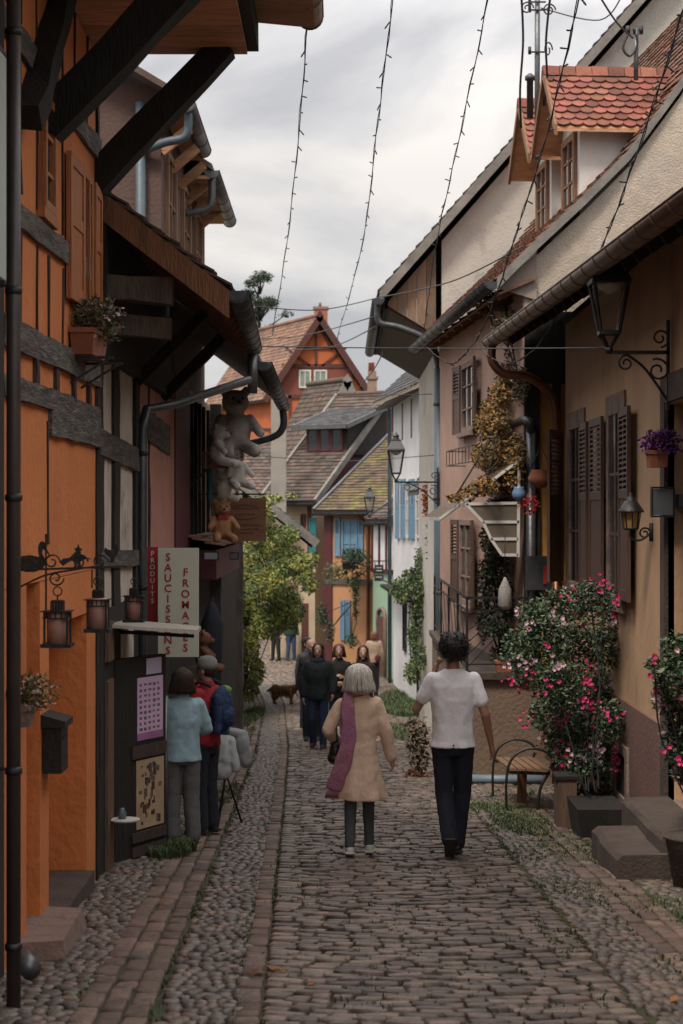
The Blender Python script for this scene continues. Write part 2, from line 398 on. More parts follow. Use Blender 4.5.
def pack_cobbles(mb, xf0, xf1, y0, y1, sx, sy, skip=None, elong=1.5):
    y = y0; r = 0
    while y < y1:
        a, b = xf0(y), xf1(y); x = a + rnd.uniform(0, sx)
        while x < b:
            w = sx * rnd.uniform(.7, 1.35); yy = y + rnd.uniform(-.25, .25) * sy
            if not (skip and skip(x, yy)): cobble(mb, x + w / 2, yy, w / 2 * 1.16, sy * rnd.uniform(.48, .62), rnd.uniform(.012, .026), rnd.uniform(-.5, .5))
            x += w
        y += sy * .98; r += 1
# centre setts in gently bowed courses
mb = MB(); y = 7.0
while y < 68:
    d = rnd.uniform(.08, .11); a, b = XL(y) + .06, XR(y); x = a
    if y > 40: d *= 1.25
    while x < b - .03:
        w = rnd.uniform(.1, .215) * (1.2 if y > 40 else 1); w = min(w, b - x); u = (x + w / 2 - a) / (b - a)
        bow = .5 * (u - .5) ** 2 * 1.6 + .05 * math.sin(x * 5 + y * .8) + .035 * math.sin(x * 2.1 + y * 2.3) + .02 * noise.noise(Vector((x * 4, y * 2, 1)))
        if w > .05: sett(mb, x + w / 2, y + bow, w / 2 - .005, d / 2 - .005, rnd.uniform(.012, .034), .8 * (u - .5) * .6 + rnd.uniform(-.05, .05), .008)
        x += w
    y += d
struct(mb.build('street_setts', m_sett))
mb = MB()
band_rows(mb, lambda y: XL(y) - .07, 7, 64, 1, .13, .2)
band_rows(mb, lambda y: XL(y) - .84, 7, 60, 3, .125, .27)
band_rows(mb, lambda y: XR(y) + .38, 7, 60, 3, .12, .24)
struct(mb.build('kerb_rows', m_kerb))
def wallL(y): return interp([(0, -1.8), (32, -1.9), (39, -2.35), (48, -2.7), (60, -6)], y)
def wallR(y): return interp([(0, 2.72), (22, 2.74), (22.4, 1.55), (30, 1.5), (42, 2.2), (54, 1.5), (60, 0.5)], y)
mb = MB()
pack_cobbles(mb, lambda y: XL(y) - .46, lambda y: XL(y) - .08, 7, 60, .07, .1)
pack_cobbles(mb, lambda y: wallL(y) - .1, lambda y: XL(y) - .85, 7, 58, .078, .088, skip=lambda x, y: (x < -1.62 and 9.95 < y < 11.2))
pack_cobbles(mb, lambda y: XR(y) + .0, lambda y: XR(y) + .37, 7, 58, .068, .09)
pack_cobbles(mb, lambda y: XR(y) + .75, lambda y: wallR(y) + .02, 7, 56, .08, .085, skip=lambda x, y: (noise.noise(Vector((x * 1.5, y * .7, 3))) > .18 and 15 < y < 21))
struct(mb.build('cobble_bands', m_cobble))
# grass and moss between the stones
m_grass = mat('grass_blade', (.06, .088, .024), (.042, .065, .02), rough=.7, ns=3, island=.45)
mb = MB()
def blade(x, y, h):
    z = zg(y); a = rnd.uniform(0, 6.28); l = rnd.uniform(.2, .9) * h; w = .0045 + h * .03
    p = Vector((x, y, z + .004)); q = p + Vector((math.cos(a) * l * .3, math.sin(a) * l * .3, h * .6)); t = p + Vector((math.cos(a) * l, math.sin(a) * l, h)); s_ = Vector((-math.sin(a), math.cos(a), 0)) * w
    mb.add([p - s_, p + s_, q + s_ * .8, q - s_ * .8, t], [(0, 1, 2, 3), (3, 2, 4)])
def patch(cx, cy, rx, ry, n, h):
    for _ in range(n):
        a = rnd.uniform(0, 6.28); r = rnd.random() ** .6; blade(cx + rx * r * math.cos(a), cy + ry * r * math.sin(a), h * rnd.uniform(.4, 1.2))
for _ in range(14000):      # along the joints of the rows
    y = 7 + 45 * rnd.random() ** 1.3; x = rnd.choice([XL(y) - .08, XL(y) + .06, XL(y) - .46, XR(y) + .37, XR(y) + .75, XL(y) - .84, XR(y) + .5, XR(y)]) + rnd.gauss(0, .02)
    if noise.noise(Vector((x * 2, y * .5, 0))) > -.05: blade(x, y, rnd.uniform(.012, .035))
for _ in range(16000):      # mossy cobbles on the right
    y = rnd.uniform(8, 22); x = rnd.uniform(XR(y) - .2, 2.7) if rnd.random() < .85 else rnd.uniform(XL(y), XR(y))
    if noise.noise(Vector((x * 1.5, y * .7, 3))) > .08: blade(x, y, rnd.uniform(.015, .045))
patch(-1.42, 15.0, .2, .5, 1500, .1); patch(-1.3, 20.5, .12, 1.6, 900, .05); patch(1.75, 17.6, .28, 1.5, 2600, .045); patch(1.95, 15.4, .25, 1.2, 1200, .035); patch(1.6, 18.9, .3, .5, 700, .05)
patch(1.5, 46, .6, 5.5, 7000, .16); patch(1.1, 34, .35, 3, 1500, .1); patch(-2.1, 40, .3, 6, 2500, .09); patch(2.4, 10.8, .3, 1.6, 900, .04); patch(-1.75, 30, .15, 6, 900, .06)
tag(mb.build('grass', m_grass), None, kind='stuff')
mb = MB()
for _ in range(60):
    y = rnd.uniform(8.5, 24); x = rnd.uniform(-1.5, 2.2); z = zg(y) + .036; a = rnd.uniform(0, 6.28); s_ = rnd.uniform(.015, .035)
    d = Vector((math.cos(a), math.sin(a), rnd.uniform(0, .3))) * s_; e = Vector((-math.sin(a), math.cos(a), rnd.uniform(-.2, .3))) * s_ * .6; p = Vector((x, y, z))
    mb.add([p - d, p + e, p + d, p - e], [(0, 1, 2, 3)])
for k in range(14):
    p = Vector((-.38 + rnd.uniform(-.1, .1), 9.55 + rnd.uniform(-.08, .08), zg(9.6) + .045)); a = rnd.uniform(0, 6.28); s_ = .03
    d = Vector((math.cos(a), math.sin(a), .2)) * s_; e = Vector((-math.sin(a), math.cos(a), .1)) * s_ * .6; mb.add([p - d, p + e, p + d, p - e], [(0, 1, 2, 3)])
tag(mb.build('fallen_leaves', mat('dead_leaf', (.28, .11, .03), (.16, .07, .02), island=.4)), None, kind='stuff')
# ================================================================ shared materials for the houses
m_orange = plaster('orange_plaster', (.60, .20, .06), (.50, .155, .045), c3=(.36, .135, .06), c3p=.66, c3s=5, st=(1, 1, .8), bump=.7, bs=18)
m_orange_d = plaster('orange_far', (.46, .12, .04), (.38, .095, .035))
m_grey_timber = wood('weathered_grey_timber', (.125, .11, .10), (.05, .044, .04), bump=.9, c3=(.17, .155, .14), c3p=.6, c3s=6)
m_grey_h = wood('weathered_grey_beam', (.12, .105, .095), (.035, .03, .027), bump=.9, st=(6, .8, 6), c3=(.2, .18, .16), c3p=.58, c3s=5)
m_stud = wood('dark_brown_stud', (.05, .026, .018), (.03, .017, .013))
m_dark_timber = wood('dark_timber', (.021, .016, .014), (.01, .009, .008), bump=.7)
m_strut = wood('black_strut', (.009, .008, .0075), (.006, .0055, .005), bump=.6)
m_soffit = wood('soffit_boards', (.52, .28, .16), (.34, .17, .09), island=.22, st=(1, 5, 5))
m_barge = wood('barge_board', (.22, .10, .05), (.12, .055, .03))
m_cream = plaster('cream_render', (.62, .54, .46), (.46, .39, .33), c3=(.2, .18, .17), c3p=.6, c3s=2, ns=2.5)
m_pink = plaster('rose_render', (.52, .25, .19), (.42, .2, .15), c3=(.2, .15, .13), c3p=.62, c3s=3)
m_maroon = wood('maroon_paint', (.09, .012, .018), (.06, .01, .014), rough=.6)
m_brownwall = plaster('brown_render', (.11, .066, .055), (.09, .055, .046))
m_tile_old = mat('old_clay_tile', (.11, .068, .05), (.06, .046, .04), rough=.9, ns=1.2, island=.38, bump=.4, bs=30, c3=(.07, .065, .055), c3p=.55, c3s=2)
m_tile_red = mat('red_clay_tile', (.235, .075, .045), (.14, .052, .038), rough=.85, ns=4, island=.45, bump=.3, bs=40, c3=(.1, .055, .05), c3p=.62, c3s=5)
m_tile_pale = mat('pale_clay_tile', (.25, .135, .09), (.16, .095, .07), rough=.9, ns=1, island=.3, c3=(.13, .1, .08), c3p=.58, c3s=1.3)
m_tile_moss = mat('mossy_clay_tile', (.12, .075, .05), (.07, .05, .038), rough=.95, ns=1.5, island=.35, c3=(.125, .115, .03), c3p=.53, c3s=1.6)
m_slate = mat('grey_slate', (.095, .095, .098), (.06, .06, .065), rough=.75, ns=2, island=.25)
m_zinc = mat('zinc', (.16, .165, .175), (.10, .105, .11), rough=.42, metal=.6, ns=5, bump=.15, bs=18)
m_zinc_d = mat('old_zinc', (.075, .08, .088), (.05, .052, .056), rough=.45, metal=.5, ns=5, bump=.15, bs=18)
m_copper = mat('copper_pipe', (.21, .085, .045), (.12, .055, .035), rough=.4, metal=.6, ns=5)
m_copper_g = mat('copper_gutter', (.17, .09, .06), (.10, .058, .042), rough=.42, metal=.55, ns=6, bump=.2, bs=14)
m_bluepipe = mat('blue_grey_pipe', (.085, .115, .14), (.06, .085, .105), rough=.5, ns=3, bump=.15)
m_dpipe = mat('dark_brown_pipe', (.06, .042, .038), (.038, .028, .027), rough=.42, ns=4, bump=.1)
m_iron = mat('black_iron', (.014, .014, .015), (.008, .008, .009), rough=.5, ns=12, bump=.3, bs=40)
m_dark = mat('dark_interior', (.008, .007, .007), (.006, .006, .006), rough=.9)
m_pane = glassy('window_glass', (.03, .034, .04))
m_pane_sky = glassy('bright_glass', (.09, .11, .12))
m_white = mat('white_paint', (.62, .6, .57), (.5, .48, .46), rough=.6, bump=.15)
m_stone = mat('sandstone', (.25, .17, .14), (.17, .12, .10), rough=.9, ns=6, bump=.6, bs=40, c3=(.1, .08, .075), c3p=.6, c3s=3)
m_stone_d = mat('dark_stone', (.085, .06, .048), (.05, .038, .032), rough=.9, ns=5, bump=.6, bs=40)
m_oshut = wood('orange_shutter_wood', (.42, .155, .05), (.30, .10, .035), rough=.6)
m_bshut = wood('brown_shutter', (.10, .052, .035), (.07, .036, .026), rough=.6, bump=.3)
m_blue = wood('blue_paint', (.13, .25, .36), (.10, .19, .28), rough=.6, bump=.3)
m_teal = wood('teal_paint', (.02, .17, .19), (.015, .12, .14), rough=.6, bump=.3)
m_whitewall = plaster('white_limewash', (.66, .65, .66), (.56, .55, .57), c3=(.42, .4, .4), c3p=.66, c3s=1.4)
m_cream2 = plaster('sand_render', (.42, .33, .23), (.34, .26, .18))
m_apricot = plaster('apricot_render', (.47, .24, .12), (.39, .2, .10))
m_green = plaster('mint_render', (.30, .44, .31), (.24, .36, .25))
m_terra = mat('terracotta', (.30, .105, .055), (.22, .08, .045), rough=.85, ns=6, bump=.3)

# ================================================================ orange half-timbered house (left, nearest)
WX = -1.81
g0 = lambda y: zg(y)
LF = Fr((WX, 0), (WX, 60), 1)      # facade frame: T = Y, normal +X
assert LF.n.x > 0
def LB(mb, y0, y1, z0, z1, o0, o1): return mb.box(WX + o0, WX + o1, y0, y1, z0, z1)
house = thing('orange_half_timbered_house', 'orange plastered half-timbered house at the left edge under a deep boarded eave', 'house', (WX - 2, 11.5, zg(11.5)))
mb = MB(); gb = -1.3
LB(mb, 3, 9.85, gb, 1.38, -.6, 0); LB(mb, 9.85, 10.34 - .0, gb, 1.38, -.6, 0); LB(mb, 10.34, 10.8, gb, 1.376, -.6, -.5)
LB(mb, 10.8, 11.13, gb, 1.38, -.6, 0); LB(mb, 11.13, 12.78, gb, 1.08, -.6, -.55); LB(mb, 12.78, 13.35, gb, 1.38, -.6, 0)
LB(mb, 11.13, 12.78, 1.085, 1.38, -.6, 0)
# alcove recess opens between 9.85.. keep only the 10.34-10.8 one
LB(mb, 3, 13.35, 1.385, 5.19, -.6, 0)
mb.box(-8, WX - .6, 3, 13.35, gb, 5.19)
wall = mb.build('wall', m_orange, house)
mb = MB(); LB(mb, 3, 9.5, gb, 5.1, .002, .03); mb.build('boarding', m_dark_timber, house)
bm_ = lambda y0, z0, y1, z1, w, th=.022, o=.002: MB().rough(LF.P(y0, z0, o), LF.P(y1, z1, o), th * 2, w, j=.009, step=.3)
for a in ((9.5, 2.77, 13.34, 2.81, .165), (9.5, 2.48, 11.15, 2.49, .12), (11.1, 2.42, 13.34, 2.42, .29), (9.5, 3.44, 13.34, 3.52, .14), (9.5, 4.42, 13.34, 4.47, .15)):
    bm_(*a, th=.03).build('timber_beam', m_grey_h, house)
mb = MB()
for y in [9.9, 10.6, 11.35, 12.1, 12.8, 13.25]: mb.rough(LF.P(y, 2.54, .002), LF.P(y, 2.7, .002), .05, .1, up=(0, 1, 0), j=.006)
each(mb, 'joist_end', m_stud, house)
mb = MB()
yy = 9.7
while yy < 13.3:
    for z0, z1 in ((2.86, 3.38), (3.59, 4.35), (4.55, 5.18)):
        if not (11.75 < yy < 13.3 and z0 == 3.59) and not (10.7 < yy < 11.2 and z0 == 3.59):
            mb.rough(LF.P(yy, z0, .0), LF.P(yy + rnd.uniform(-.03, .03), z1, .0), .022, .028, up=(0, 1, 0), j=.006)
    yy += rnd.uniform(.42, .68)
mb.rough(LF.P(11.08, 1.6, .0), LF.P(11.06, 2.36, .0), .02, .028, up=(0, 1, 0), j=.004)
each(mb, 'timber_stud', m_stud, house)
# corner post
MB().rough((WX - .05, 13.3, gb), (WX - .05, 13.3, 5.15), .13, .12, up=(0, 1, 0), j=.008).build('corner_post', m_dark_timber, house)
# narrow framed window and sill
window(LF, 10.72, 11.12, 3.62, 4.3, house, m_oshut, m_dark, bars=(0, 2), fw=.05, o=.003, sill=m_oshut, sd=.05)
# shuttered window
wn_ = MB(); LB(wn_, 12.36, 12.86, 3.22, 4.14, .0, .012); wo = wn_.build('window', m_dark, house)
fm = MB(); LB(fm, 12.36, 12.42, 3.2, 4.18, .002, .04); LB(fm, 12.80, 12.86, 3.2, 4.18, .002, .04); LB(fm, 12.42, 12.8, 4.12, 4.18, .002, .04); LB(fm, 12.42, 12.8, 3.2, 3.26, .002, .04); LB(fm, 12.59, 12.63, 3.26, 4.12, .004, .05)
fm.build('frame', m_oshut, wo)
for a, b in (((WX + .03, 11.75), (WX + .045, 12.3)), ((WX + .04, 12.87), (WX + .03, 13.3))): shutter(a, b, 3.2, 4.16, m_oshut, house, louvre=False)
# eave: boarded soffit, purlin, rafters, gutter, roof
mb = MB(); y = 3.0
while y < 13.38:
    w = min(.3, 13.4 - y); mb.box(WX - .02, -.7, y, y + w - .006, 5.205, 5.235); y += w
mb.build('soffit', m_soffit, house)
MB().rough((-.72, 2.8, 5.39), (-.72, 13.44, 5.39), .19, .3, up=(0, 0, 1), j=.01, step=.6).build('purlin', m_dark_timber, house)
mb = MB(); y = 3.0
while y < 13.38:
    w = min(.28, 13.4 - y); mb.hexa([(-.62, y, 5.44), (-.2, y, 5.40), (-.2, y + w - .006, 5.40), (-.62, y + w - .006, 5.44), (-.62, y, 5.47), (-.2, y, 5.43), (-.2, y + w - .006, 5.43), (-.62, y + w - .006, 5.47)]); y += w
mb.build('eave_boards', m_soffit, house)
gutter(MB(), (-.235, 2.8, 5.52), (-.235, 13.45, 5.50), .095).build('gutter', m_copper_g, house)
rf = MB(); rf.hexa([(-.18, 2.8, 5.48), (-.18, 13.4, 5.48), (-4.8, 13.4, 9.6), (-4.8, 2.8, 9.6), (-.18, 2.8, 5.58), (-.18, 13.4, 5.58), (-4.8, 13.4, 9.75), (-4.8, 2.8, 9.75)])
rf.hexa([(-4.8, 2.8, 9.6), (-4.8, 13.4, 9.6), (-9, 13.4, 5.48), (-9, 2.8, 5.48), (-4.8, 2.8, 9.75), (-4.8, 13.4, 9.75), (-9, 13.4, 5.58), (-9, 2.8, 5.58)])
rf.poly([(-1.5, 13.3, 5.24), (-8, 13.3, 5.24), (-8, 13.3, 6.3), (-4.8, 13.3, 9.5), (-1.5, 13.3, 6.5)], (0, -.1, 0))
rf.build('roof', m_tile_old, house)
for y, zb, zt, xt, w in ((13.28, 4.22, 5.24, -.86, .2), (11.15, 4.18, 5.26, -.80, .23)):
    MB().rough((WX - .02, y, zb), (xt, y, zt), w, w * 1.02, up=(0, 1, 0), j=.012).build('strut', m_strut, house)
MB().rough((WX + .06, 10.05, 4.0), (WX + .06, 11.45, 5.16), .16, .15, up=(1, 0, 0), j=.014).build('strut', m_strut, house)
mb = MB(); LB(mb, 11.16, 12.76, -1.1, zg(12) + .1, -.54, .06); mb.build('threshold', m_stone_d, house)
mb = MB(); mb.hexa([(WX - .1, 10.0, -1), (-1.5, 10.02, -1), (-1.53, 11.15, -1.0), (WX - .1, 11.15, -1), (WX - .1, 10.0, -.60), (-1.56, 10.08, -.60), (-1.59, 11.05, -.63), (WX - .1, 11.1, -.63)])
st = mb.build('doorstep', m_stone, house)

# rain pipe standing in front of the orange house
dp = thing('downpipe', 'tall dark brown downpipe at the extreme left edge of the street', 'drainpipe', (-1.6, 8.7, zg(8.7)), None)
pipe(MB(), [(-1.585, 8.7, zg(8.7) - .02), (-1.585, 8.7, 5.45)], .035, n=16).build('pipe', m_dpipe, dp)
mb = MB()
for z in (-.32, .53, 1.85, 2.85, 4.1): mb.lathe((-1.585, 8.7, z), [(.035, 0), (.043, .008), (.043, .03), (.035, .04)])
mb.box(-1.83, -1.63, 8.69, 8.71, .55, .57); mb.box(-1.83, -1.63, 8.69, 8.71, 2.9, 2.92)
each(mb, 'clamp', m_iron, dp)
mb = MB(); p = Vector((-1.66, 9.35, -.52)); mb.tube([p, p + Vector((.07, -.12, -.03))], .055, 14); o = mb.build('outlet_spout', m_zinc); tag(o, 'short zinc outlet spout by the foot of the left downpipe', 'pipe')
# pale green board high on the left edge
bo = thing('painted_board', 'pale green blank board mounted high at the left edge beside the downpipe', 'board', (-1.7, 9.0, 2.95))
MB().box(-1.74, -1.70, 8.9, 9.2, 2.97, 4.1).build('panel', mat('pale_green_board', (.42, .5, .44), (.36, .44, .39), rough=.5), bo)
mb = MB(); mb.box(-1.75, -1.695, 8.89, 9.22, 2.95, 2.97); mb.box(-1.75, -1.695, 8.89, 9.22, 4.1, 4.12); mb.box(-1.75, -1.70, 9.2, 9.215, 2.97, 4.1); mb.box(-1.8, -1.76, 8.9, 8.95, 3.2, 3.25); mb.box(-1.8, -1.76, 8.9, 8.95, 3.8, 3.85)
mb.build('frame', m_iron, bo)

# planter under the shuttered window
def planter(name, label, c, lx, ly, h, mbox, nleaf, spread, mleaf, group=None, flowers=None, size=.05, bracket=True):
    t = thing(name, label, 'planter', c); c = Vector(c); mb = MB()
    a, b = lx / 2, ly / 2; k = .86
    mb.hexa([c + Vector((-a * k, -b * k, 0)), c + Vector((a * k, -b * k, 0)), c + Vector((a * k, b * k, 0)), c + Vector((-a * k, b * k, 0)), c + Vector((-a, -b, h)), c + Vector((a, -b, h)), c + Vector((a, b, h)), c + Vector((-a, b, h))])
    mb.box(c.x - a - .008, c.x + a + .008, c.y - b - .008, c.y + b + .008, c.z + h - .03, c.z + h + .002)
    mb.build('box', mbox, t)
    lv = MB(); bl = [(c + Vector((rnd.uniform(-a, a) * .5 + spread * .15, rnd.uniform(-b, b) * .8, h + spread * .25)), spread * .6, max(b * .5, spread * .6), spread * .45) for _ in range(6)]
    leaves(lv, nleaf, in_blobs(bl, .1), size, .1, .4); lo = lv.build('foliage', mleaf, t)
    st_ = MB()
    for _ in range(24):
        x, y = rnd.uniform(-a, a) * .6, rnd.uniform(-b, b) * .8; st_.tube([c + Vector((x, y, h)), c + Vector((x * 1.6 + rnd.uniform(-.2, .3) * spread, y * 1.3, h + spread * rnd.uniform(.4, .8)))], .003, 4)
    st_.build('stems', mleaf, t)
    if flowers:
        f = MB(); leaves(f, flowers[1], in_blobs(bl, .5), size * .8, -.2, .9); f.build('flowers', flowers[0], t)
    return t
m_leaf_dry = mat('dry_leaf', (.10, .095, .04), (.06, .05, .025), island=.5, rough=.7)
m_leaf = mat('leaf_green', (.055, .10, .028), (.03, .06, .018), island=.5, rough=.55)
m_leaf_d = mat('leaf_dark', (.028, .058, .022), (.018, .036, .016), island=.5, rough=.5)
m_leaf_y = mat('vine_leaf', (.26, .26, .035), (.08, .12, .025), island=.45, rough=.6, ns=1.2, c3=(.33, .26, .03), c3p=.57, c3s=1)
m_leaf_o = mat('autumn_leaf', (.30, .15, .035), (.16, .10, .03), island=.45, rough=.7, ns=1.5)
m_fl_pink = mat('pink_petal', (.58, .04, .17), (.42, .02, .11), island=.35, rough=.6)
m_fl_pale = mat('pale_petal', (.62, .42, .48), (.5, .3, .38), island=.25, rough=.6)
m_fl_purple = mat('purple_petal', (.16, .02, .22), (.1, .015, .16), island=.4, rough=.6)
m_fl_red = mat('red_petal', (.5, .03, .02), (.36, .02, .02), island=.4, rough=.6)
pl = planter('window_box', 'terracotta window box of trailing dry herbs below the orange shuttered window', (-1.72, 12.25, 2.85), .16, .7, .17, m_terra, 1100, .34, m_leaf_dry, flowers=(m_fl_pale, 40), size=.045)
mb = MB(); 
for y in (12.0, 12.5): mb.bar((-1.81, y, 2.83), (-1.52, y, 2.83), .02); mb.bar((-1.81, y, 2.66), (-1.54, y, 2.83), .015)
mb.build('bracket', m_iron, pl)
pl = planter('wall_planter', 'white pot with straggling pale flowers fixed low on the orange wall by the downpipe', (-1.755, 9.95, .62), .09, .2, .12, m_stone, 420, .24, m_leaf_dry, flowers=(mat('straw_petal', (.5, .42, .28), (.4, .3, .2), island=.3), 160), size=.035)
MB().box(-1.81, -1.75, 9.7, 9.8, .8, .84).build('bracket', m_iron, pl)
# letter box
t = thing('letter_box', 'black metal letter box with a sloping lid on the orange wall', 'mailbox', (-1.66, 10.95, .25)); X = -1.70
mb = MB(); mb.box(-1.8, -1.69, 10.86, 11.12, .22, .50); mb.build('body', m_iron, t)
mb = MB(); mb.hexa([(-1.81, 10.82, .505), (-1.66, 10.82, .5), (-1.66, 11.13, .5), (-1.81, 11.13, .505), (-1.81, 10.82, .58), (-1.66, 10.82, .54), (-1.66, 11.13, .54), (-1.81, 11.13, .58)]); mb.build('lid', m_iron, t)
MB().box(-1.689, -1.684, 10.9, 11.08, .42, .44).build('slot', m_dark, t)

# wrought-iron hanging rail with silhouettes
t = thing('iron_sign_rail', 'black wrought-iron rail on the orange wall carrying stork, witch and rooster silhouettes', 'sign', (-1.5, 10.0, 1.3))
YR = 10.0
mb = MB(); z = pz(570, YR)
mb.bar((px(18, YR), YR, z), (px(127, YR), YR, z + .02), .012)
mb.tube(curve_pts([(px(18, YR), YR, z - .1), (px(45, YR), YR, z - .03), (px(72, YR), YR, z + .0), (px(95, YR), YR, z + .02)]), .006, 6)
def spiral(c, r0, turns, ax, n=26, ph=0.0, d=1):
    c = Vector(c); return [c + Vector((ax[0] * math.cos(ph + d * 2 * math.pi * turns * k / n), ax[1] * math.cos(ph + d * 2 * math.pi * turns * k / n), math.sin(ph + d * 2 * math.pi * turns * k / n))) * (r0 * (1 - .75 * k / n)) for k in range(n + 1)]
for xx, s_ in ((52, 1), (56, -1), (100, 1), (80, 1)): mb.tube(spiral((px(xx, YR), YR, z + .045 * s_), .045, 1.3, (1, 0), d=s_), .005, 5)
mb.bar((px(46, YR), YR, z + .2), (px(46, YR), YR, z - .22), .01); mb.bar((px(18, YR), YR, z), (WX, YR + .02, z), .014); mb.bar((px(92, YR), YR + .0, z), (px(92, YR), YR + .0, z - .1), .008)
mb.build('rail', m_iron, t)
def silhouette(name, pts, cxp, cyp, sc, Y, par):
    P = [Vector((px(cxp + x * sc, Y), Y, pz(cyp - y * sc, Y))) for x, y in pts]; mb = MB(); mb.poly(P, (0, .008, 0)); return mb.build(name, m_iron, par)
silhouette('stork_figure', [(-14, 0), (-13, 6), (-15, 9), (-11, 13), (-4, 14), (2, 13), (6, 12), (5, 18), (5, 23), (7, 27), (10, 28), (12, 26), (12.5, 22), (16, 16), (17.5, 11), (14, 16), (10, 20), (9, 16), (12, 10), (12, 4), (9, 0), (2, -3), (-8, -3)], 33, 569, 1.0, YR, t)
silhouette('witch_figure', [(-16, 4), (-12, 0), (-8, 3), (-2, 6), (1, 3), (-1, -3), (1, -3), (4, 3), (5, -2), (7, -2), (7, 5), (14, 8), (18, 7), (18, 8), (12, 10), (8, 12), (7, 16), (9, 18), (6, 20), (5, 24), (3, 20), (0, 19), (2, 16), (-2, 12), (-5, 9), (-12, 8)], 74, 566, .92, YR, t)
silhouette('rooster_figure', [(-2, -4), (-1, 0), (-6, 3), (-9, 8), (-8, 12), (-4, 9), (1, 9), (3, 13), (4, 16), (6, 15), (8, 14), (7, 12), (8, 9), (6, 4), (3, 0), (2, -4), (4, -5), (-4, -5)], 112, 558, .9, YR + .0, t)
# candle lanterns
m_candle = mat('candle_wax', (.42, .24, .2), (.36, .2, .17), rough=.5)
def lantern_thing(c, w, h, label):
    t = thing('candle_lantern', label, 'lantern', c, 'hanging candle lanterns by the orange house'); c = Vector(c); mb = MB(); a = w / 2
    for x in (-a, a):
        for y in (-a, a): mb.bar(c + Vector((x, y, 0)), c + Vector((x, y, h * .68)), .012)
    mb.box(c.x - a - .02, c.x + a + .02, c.y - a - .02, c.y + a + .02, c.z, c.z + .02)
    mb.box(c.x - a - .01, c.x + a + .01, c.y - a - .01, c.y + a + .01, c.z + h * .55, c.z + h * .57); mb.box(c.x - a - .02, c.x + a + .02, c.y - a - .02, c.y + a + .02, c.z + h * .68, c.z + h * .70)
    for k in range(5):
        for s_ in (-1, 1): mb.bar(c + Vector((-a + w * k / 4, a * s_, h * .57)), c + Vector((-a + w * k / 4, a * s_, h * .68)), .006); mb.bar(c + Vector((a * s_, -a + w * k / 4, h * .57)), c + Vector((a * s_, -a + w * k / 4, h * .68)), .006)
    b = a * .5
    for k in range(5):
        x = -b + 2 * b * k / 4
        for s_ in (-1, 1): mb.bar(c + Vector((x, b * s_, h * .7)), c + Vector((x, b * s_, h * .88)), .008)
    mb.box(c.x - b, c.x + b, c.y - b, c.y + b, c.z + h * .84, c.z + h * .9); mb.build('frame', m_iron, t)
    mb = MB(); mb.tube([c + Vector((0, 0, h * .9)), c + Vector((0, 0, h))], .005, 6); mb.tube([c + Vector((.025 * math.cos(6.28 * k / 12), 0, h + .02 + .025 * math.sin(6.28 * k / 12))) for k in range(13)], .004, 5); mb.build('hanging_ring', m_iron, t)
    MB().lathe(c + Vector((0, 0, .02)), [(.055, 0), (.055, .17), (.05, .175), (.004, .17)], 14).build('candle', m_candle, t)
    return t
lantern_thing(at(57.5, 647, YR), .125, .29, 'black candle lantern hanging in front of the orange doorway, leftmost of three')
lantern_thing(at(98, 632, YR + .3), .105, .27, 'black candle lantern at the corner post between orange and cream houses')
lantern_thing(at(134, 622, 13.8), .12, .29, 'black candle lantern above the white shelf beside the grey downpipe')
# ================================================================ cream and rose half-timbered house (left, second)
h2 = thing('cream_half_timbered_house', 'low house of cream and rose panels between dark posts under an overhanging eave, left side', 'house', (-2.5, 15.5, zg(15.5)))
mb = MB(); LB(mb, 13.42, 18.9, -2.2, 4.0, -.5, -.03); mb.box(-7, WX - .5, 13.42, 18.9, -2.2, 4.0); mb.build('wall', m_cream, h2)
mb = MB(); LB(mb, 16.3, 19.6, -2.2, 3.3, -.028, -.012); mb.build('rose_panel', m_pink, h2)
mb = MB(); LB(mb, 13.43, 18.9, 2.98, 4.1, -.1, .05); mb.build('wall_plate', m_dark_timber, h2)
def post(y, z0, z1, w=.14, m=None, o=-.0, name='timber_post', par=h2, th=.05): return MB().rough(LF.P(y, z0, o), LF.P(y, z1, o), w, th * 2, up=(1, 0, 0), j=.008).build(name, m or m_dark_timber, par)
for y, w in ((13.58, .3), (14.56, .34), (16.02, .36), (17.0, .1)): post(y, -2.0 if y < 16.4 else 1.2, 3.0, w, o=-.03, th=.028)
for a in ((13.5, 2.33, 16.5, 2.25, .2), (13.5, 1.45, 16.5, 1.38, .14), (16.7, 2.62, 19, 2.55, .3)): bm_(*a, th=.03, o=-.02).build('timber_beam', m_grey_h, h2)
mb = MB(); LB(mb, 13.5, 19.2, -2.2, 1.05, -.02, .0); mb.build('shop_boarding', m_dark_timber, h2)
mb = MB(); LB(mb, 13.75, 14.1, -1.6, .5, .002, .03); LB(mb, 13.75, 14.1, .65, .95, .002, .03); each(mb, 'door_panel', wood('brown_door_wood', (.16, .10, .06), (.1, .06, .04)), h2)
mb = MB(); LB(mb, 14.72, 15.5, -1.3, .9, .002, .02); mb.build('pale_panel', m_cream, h2)
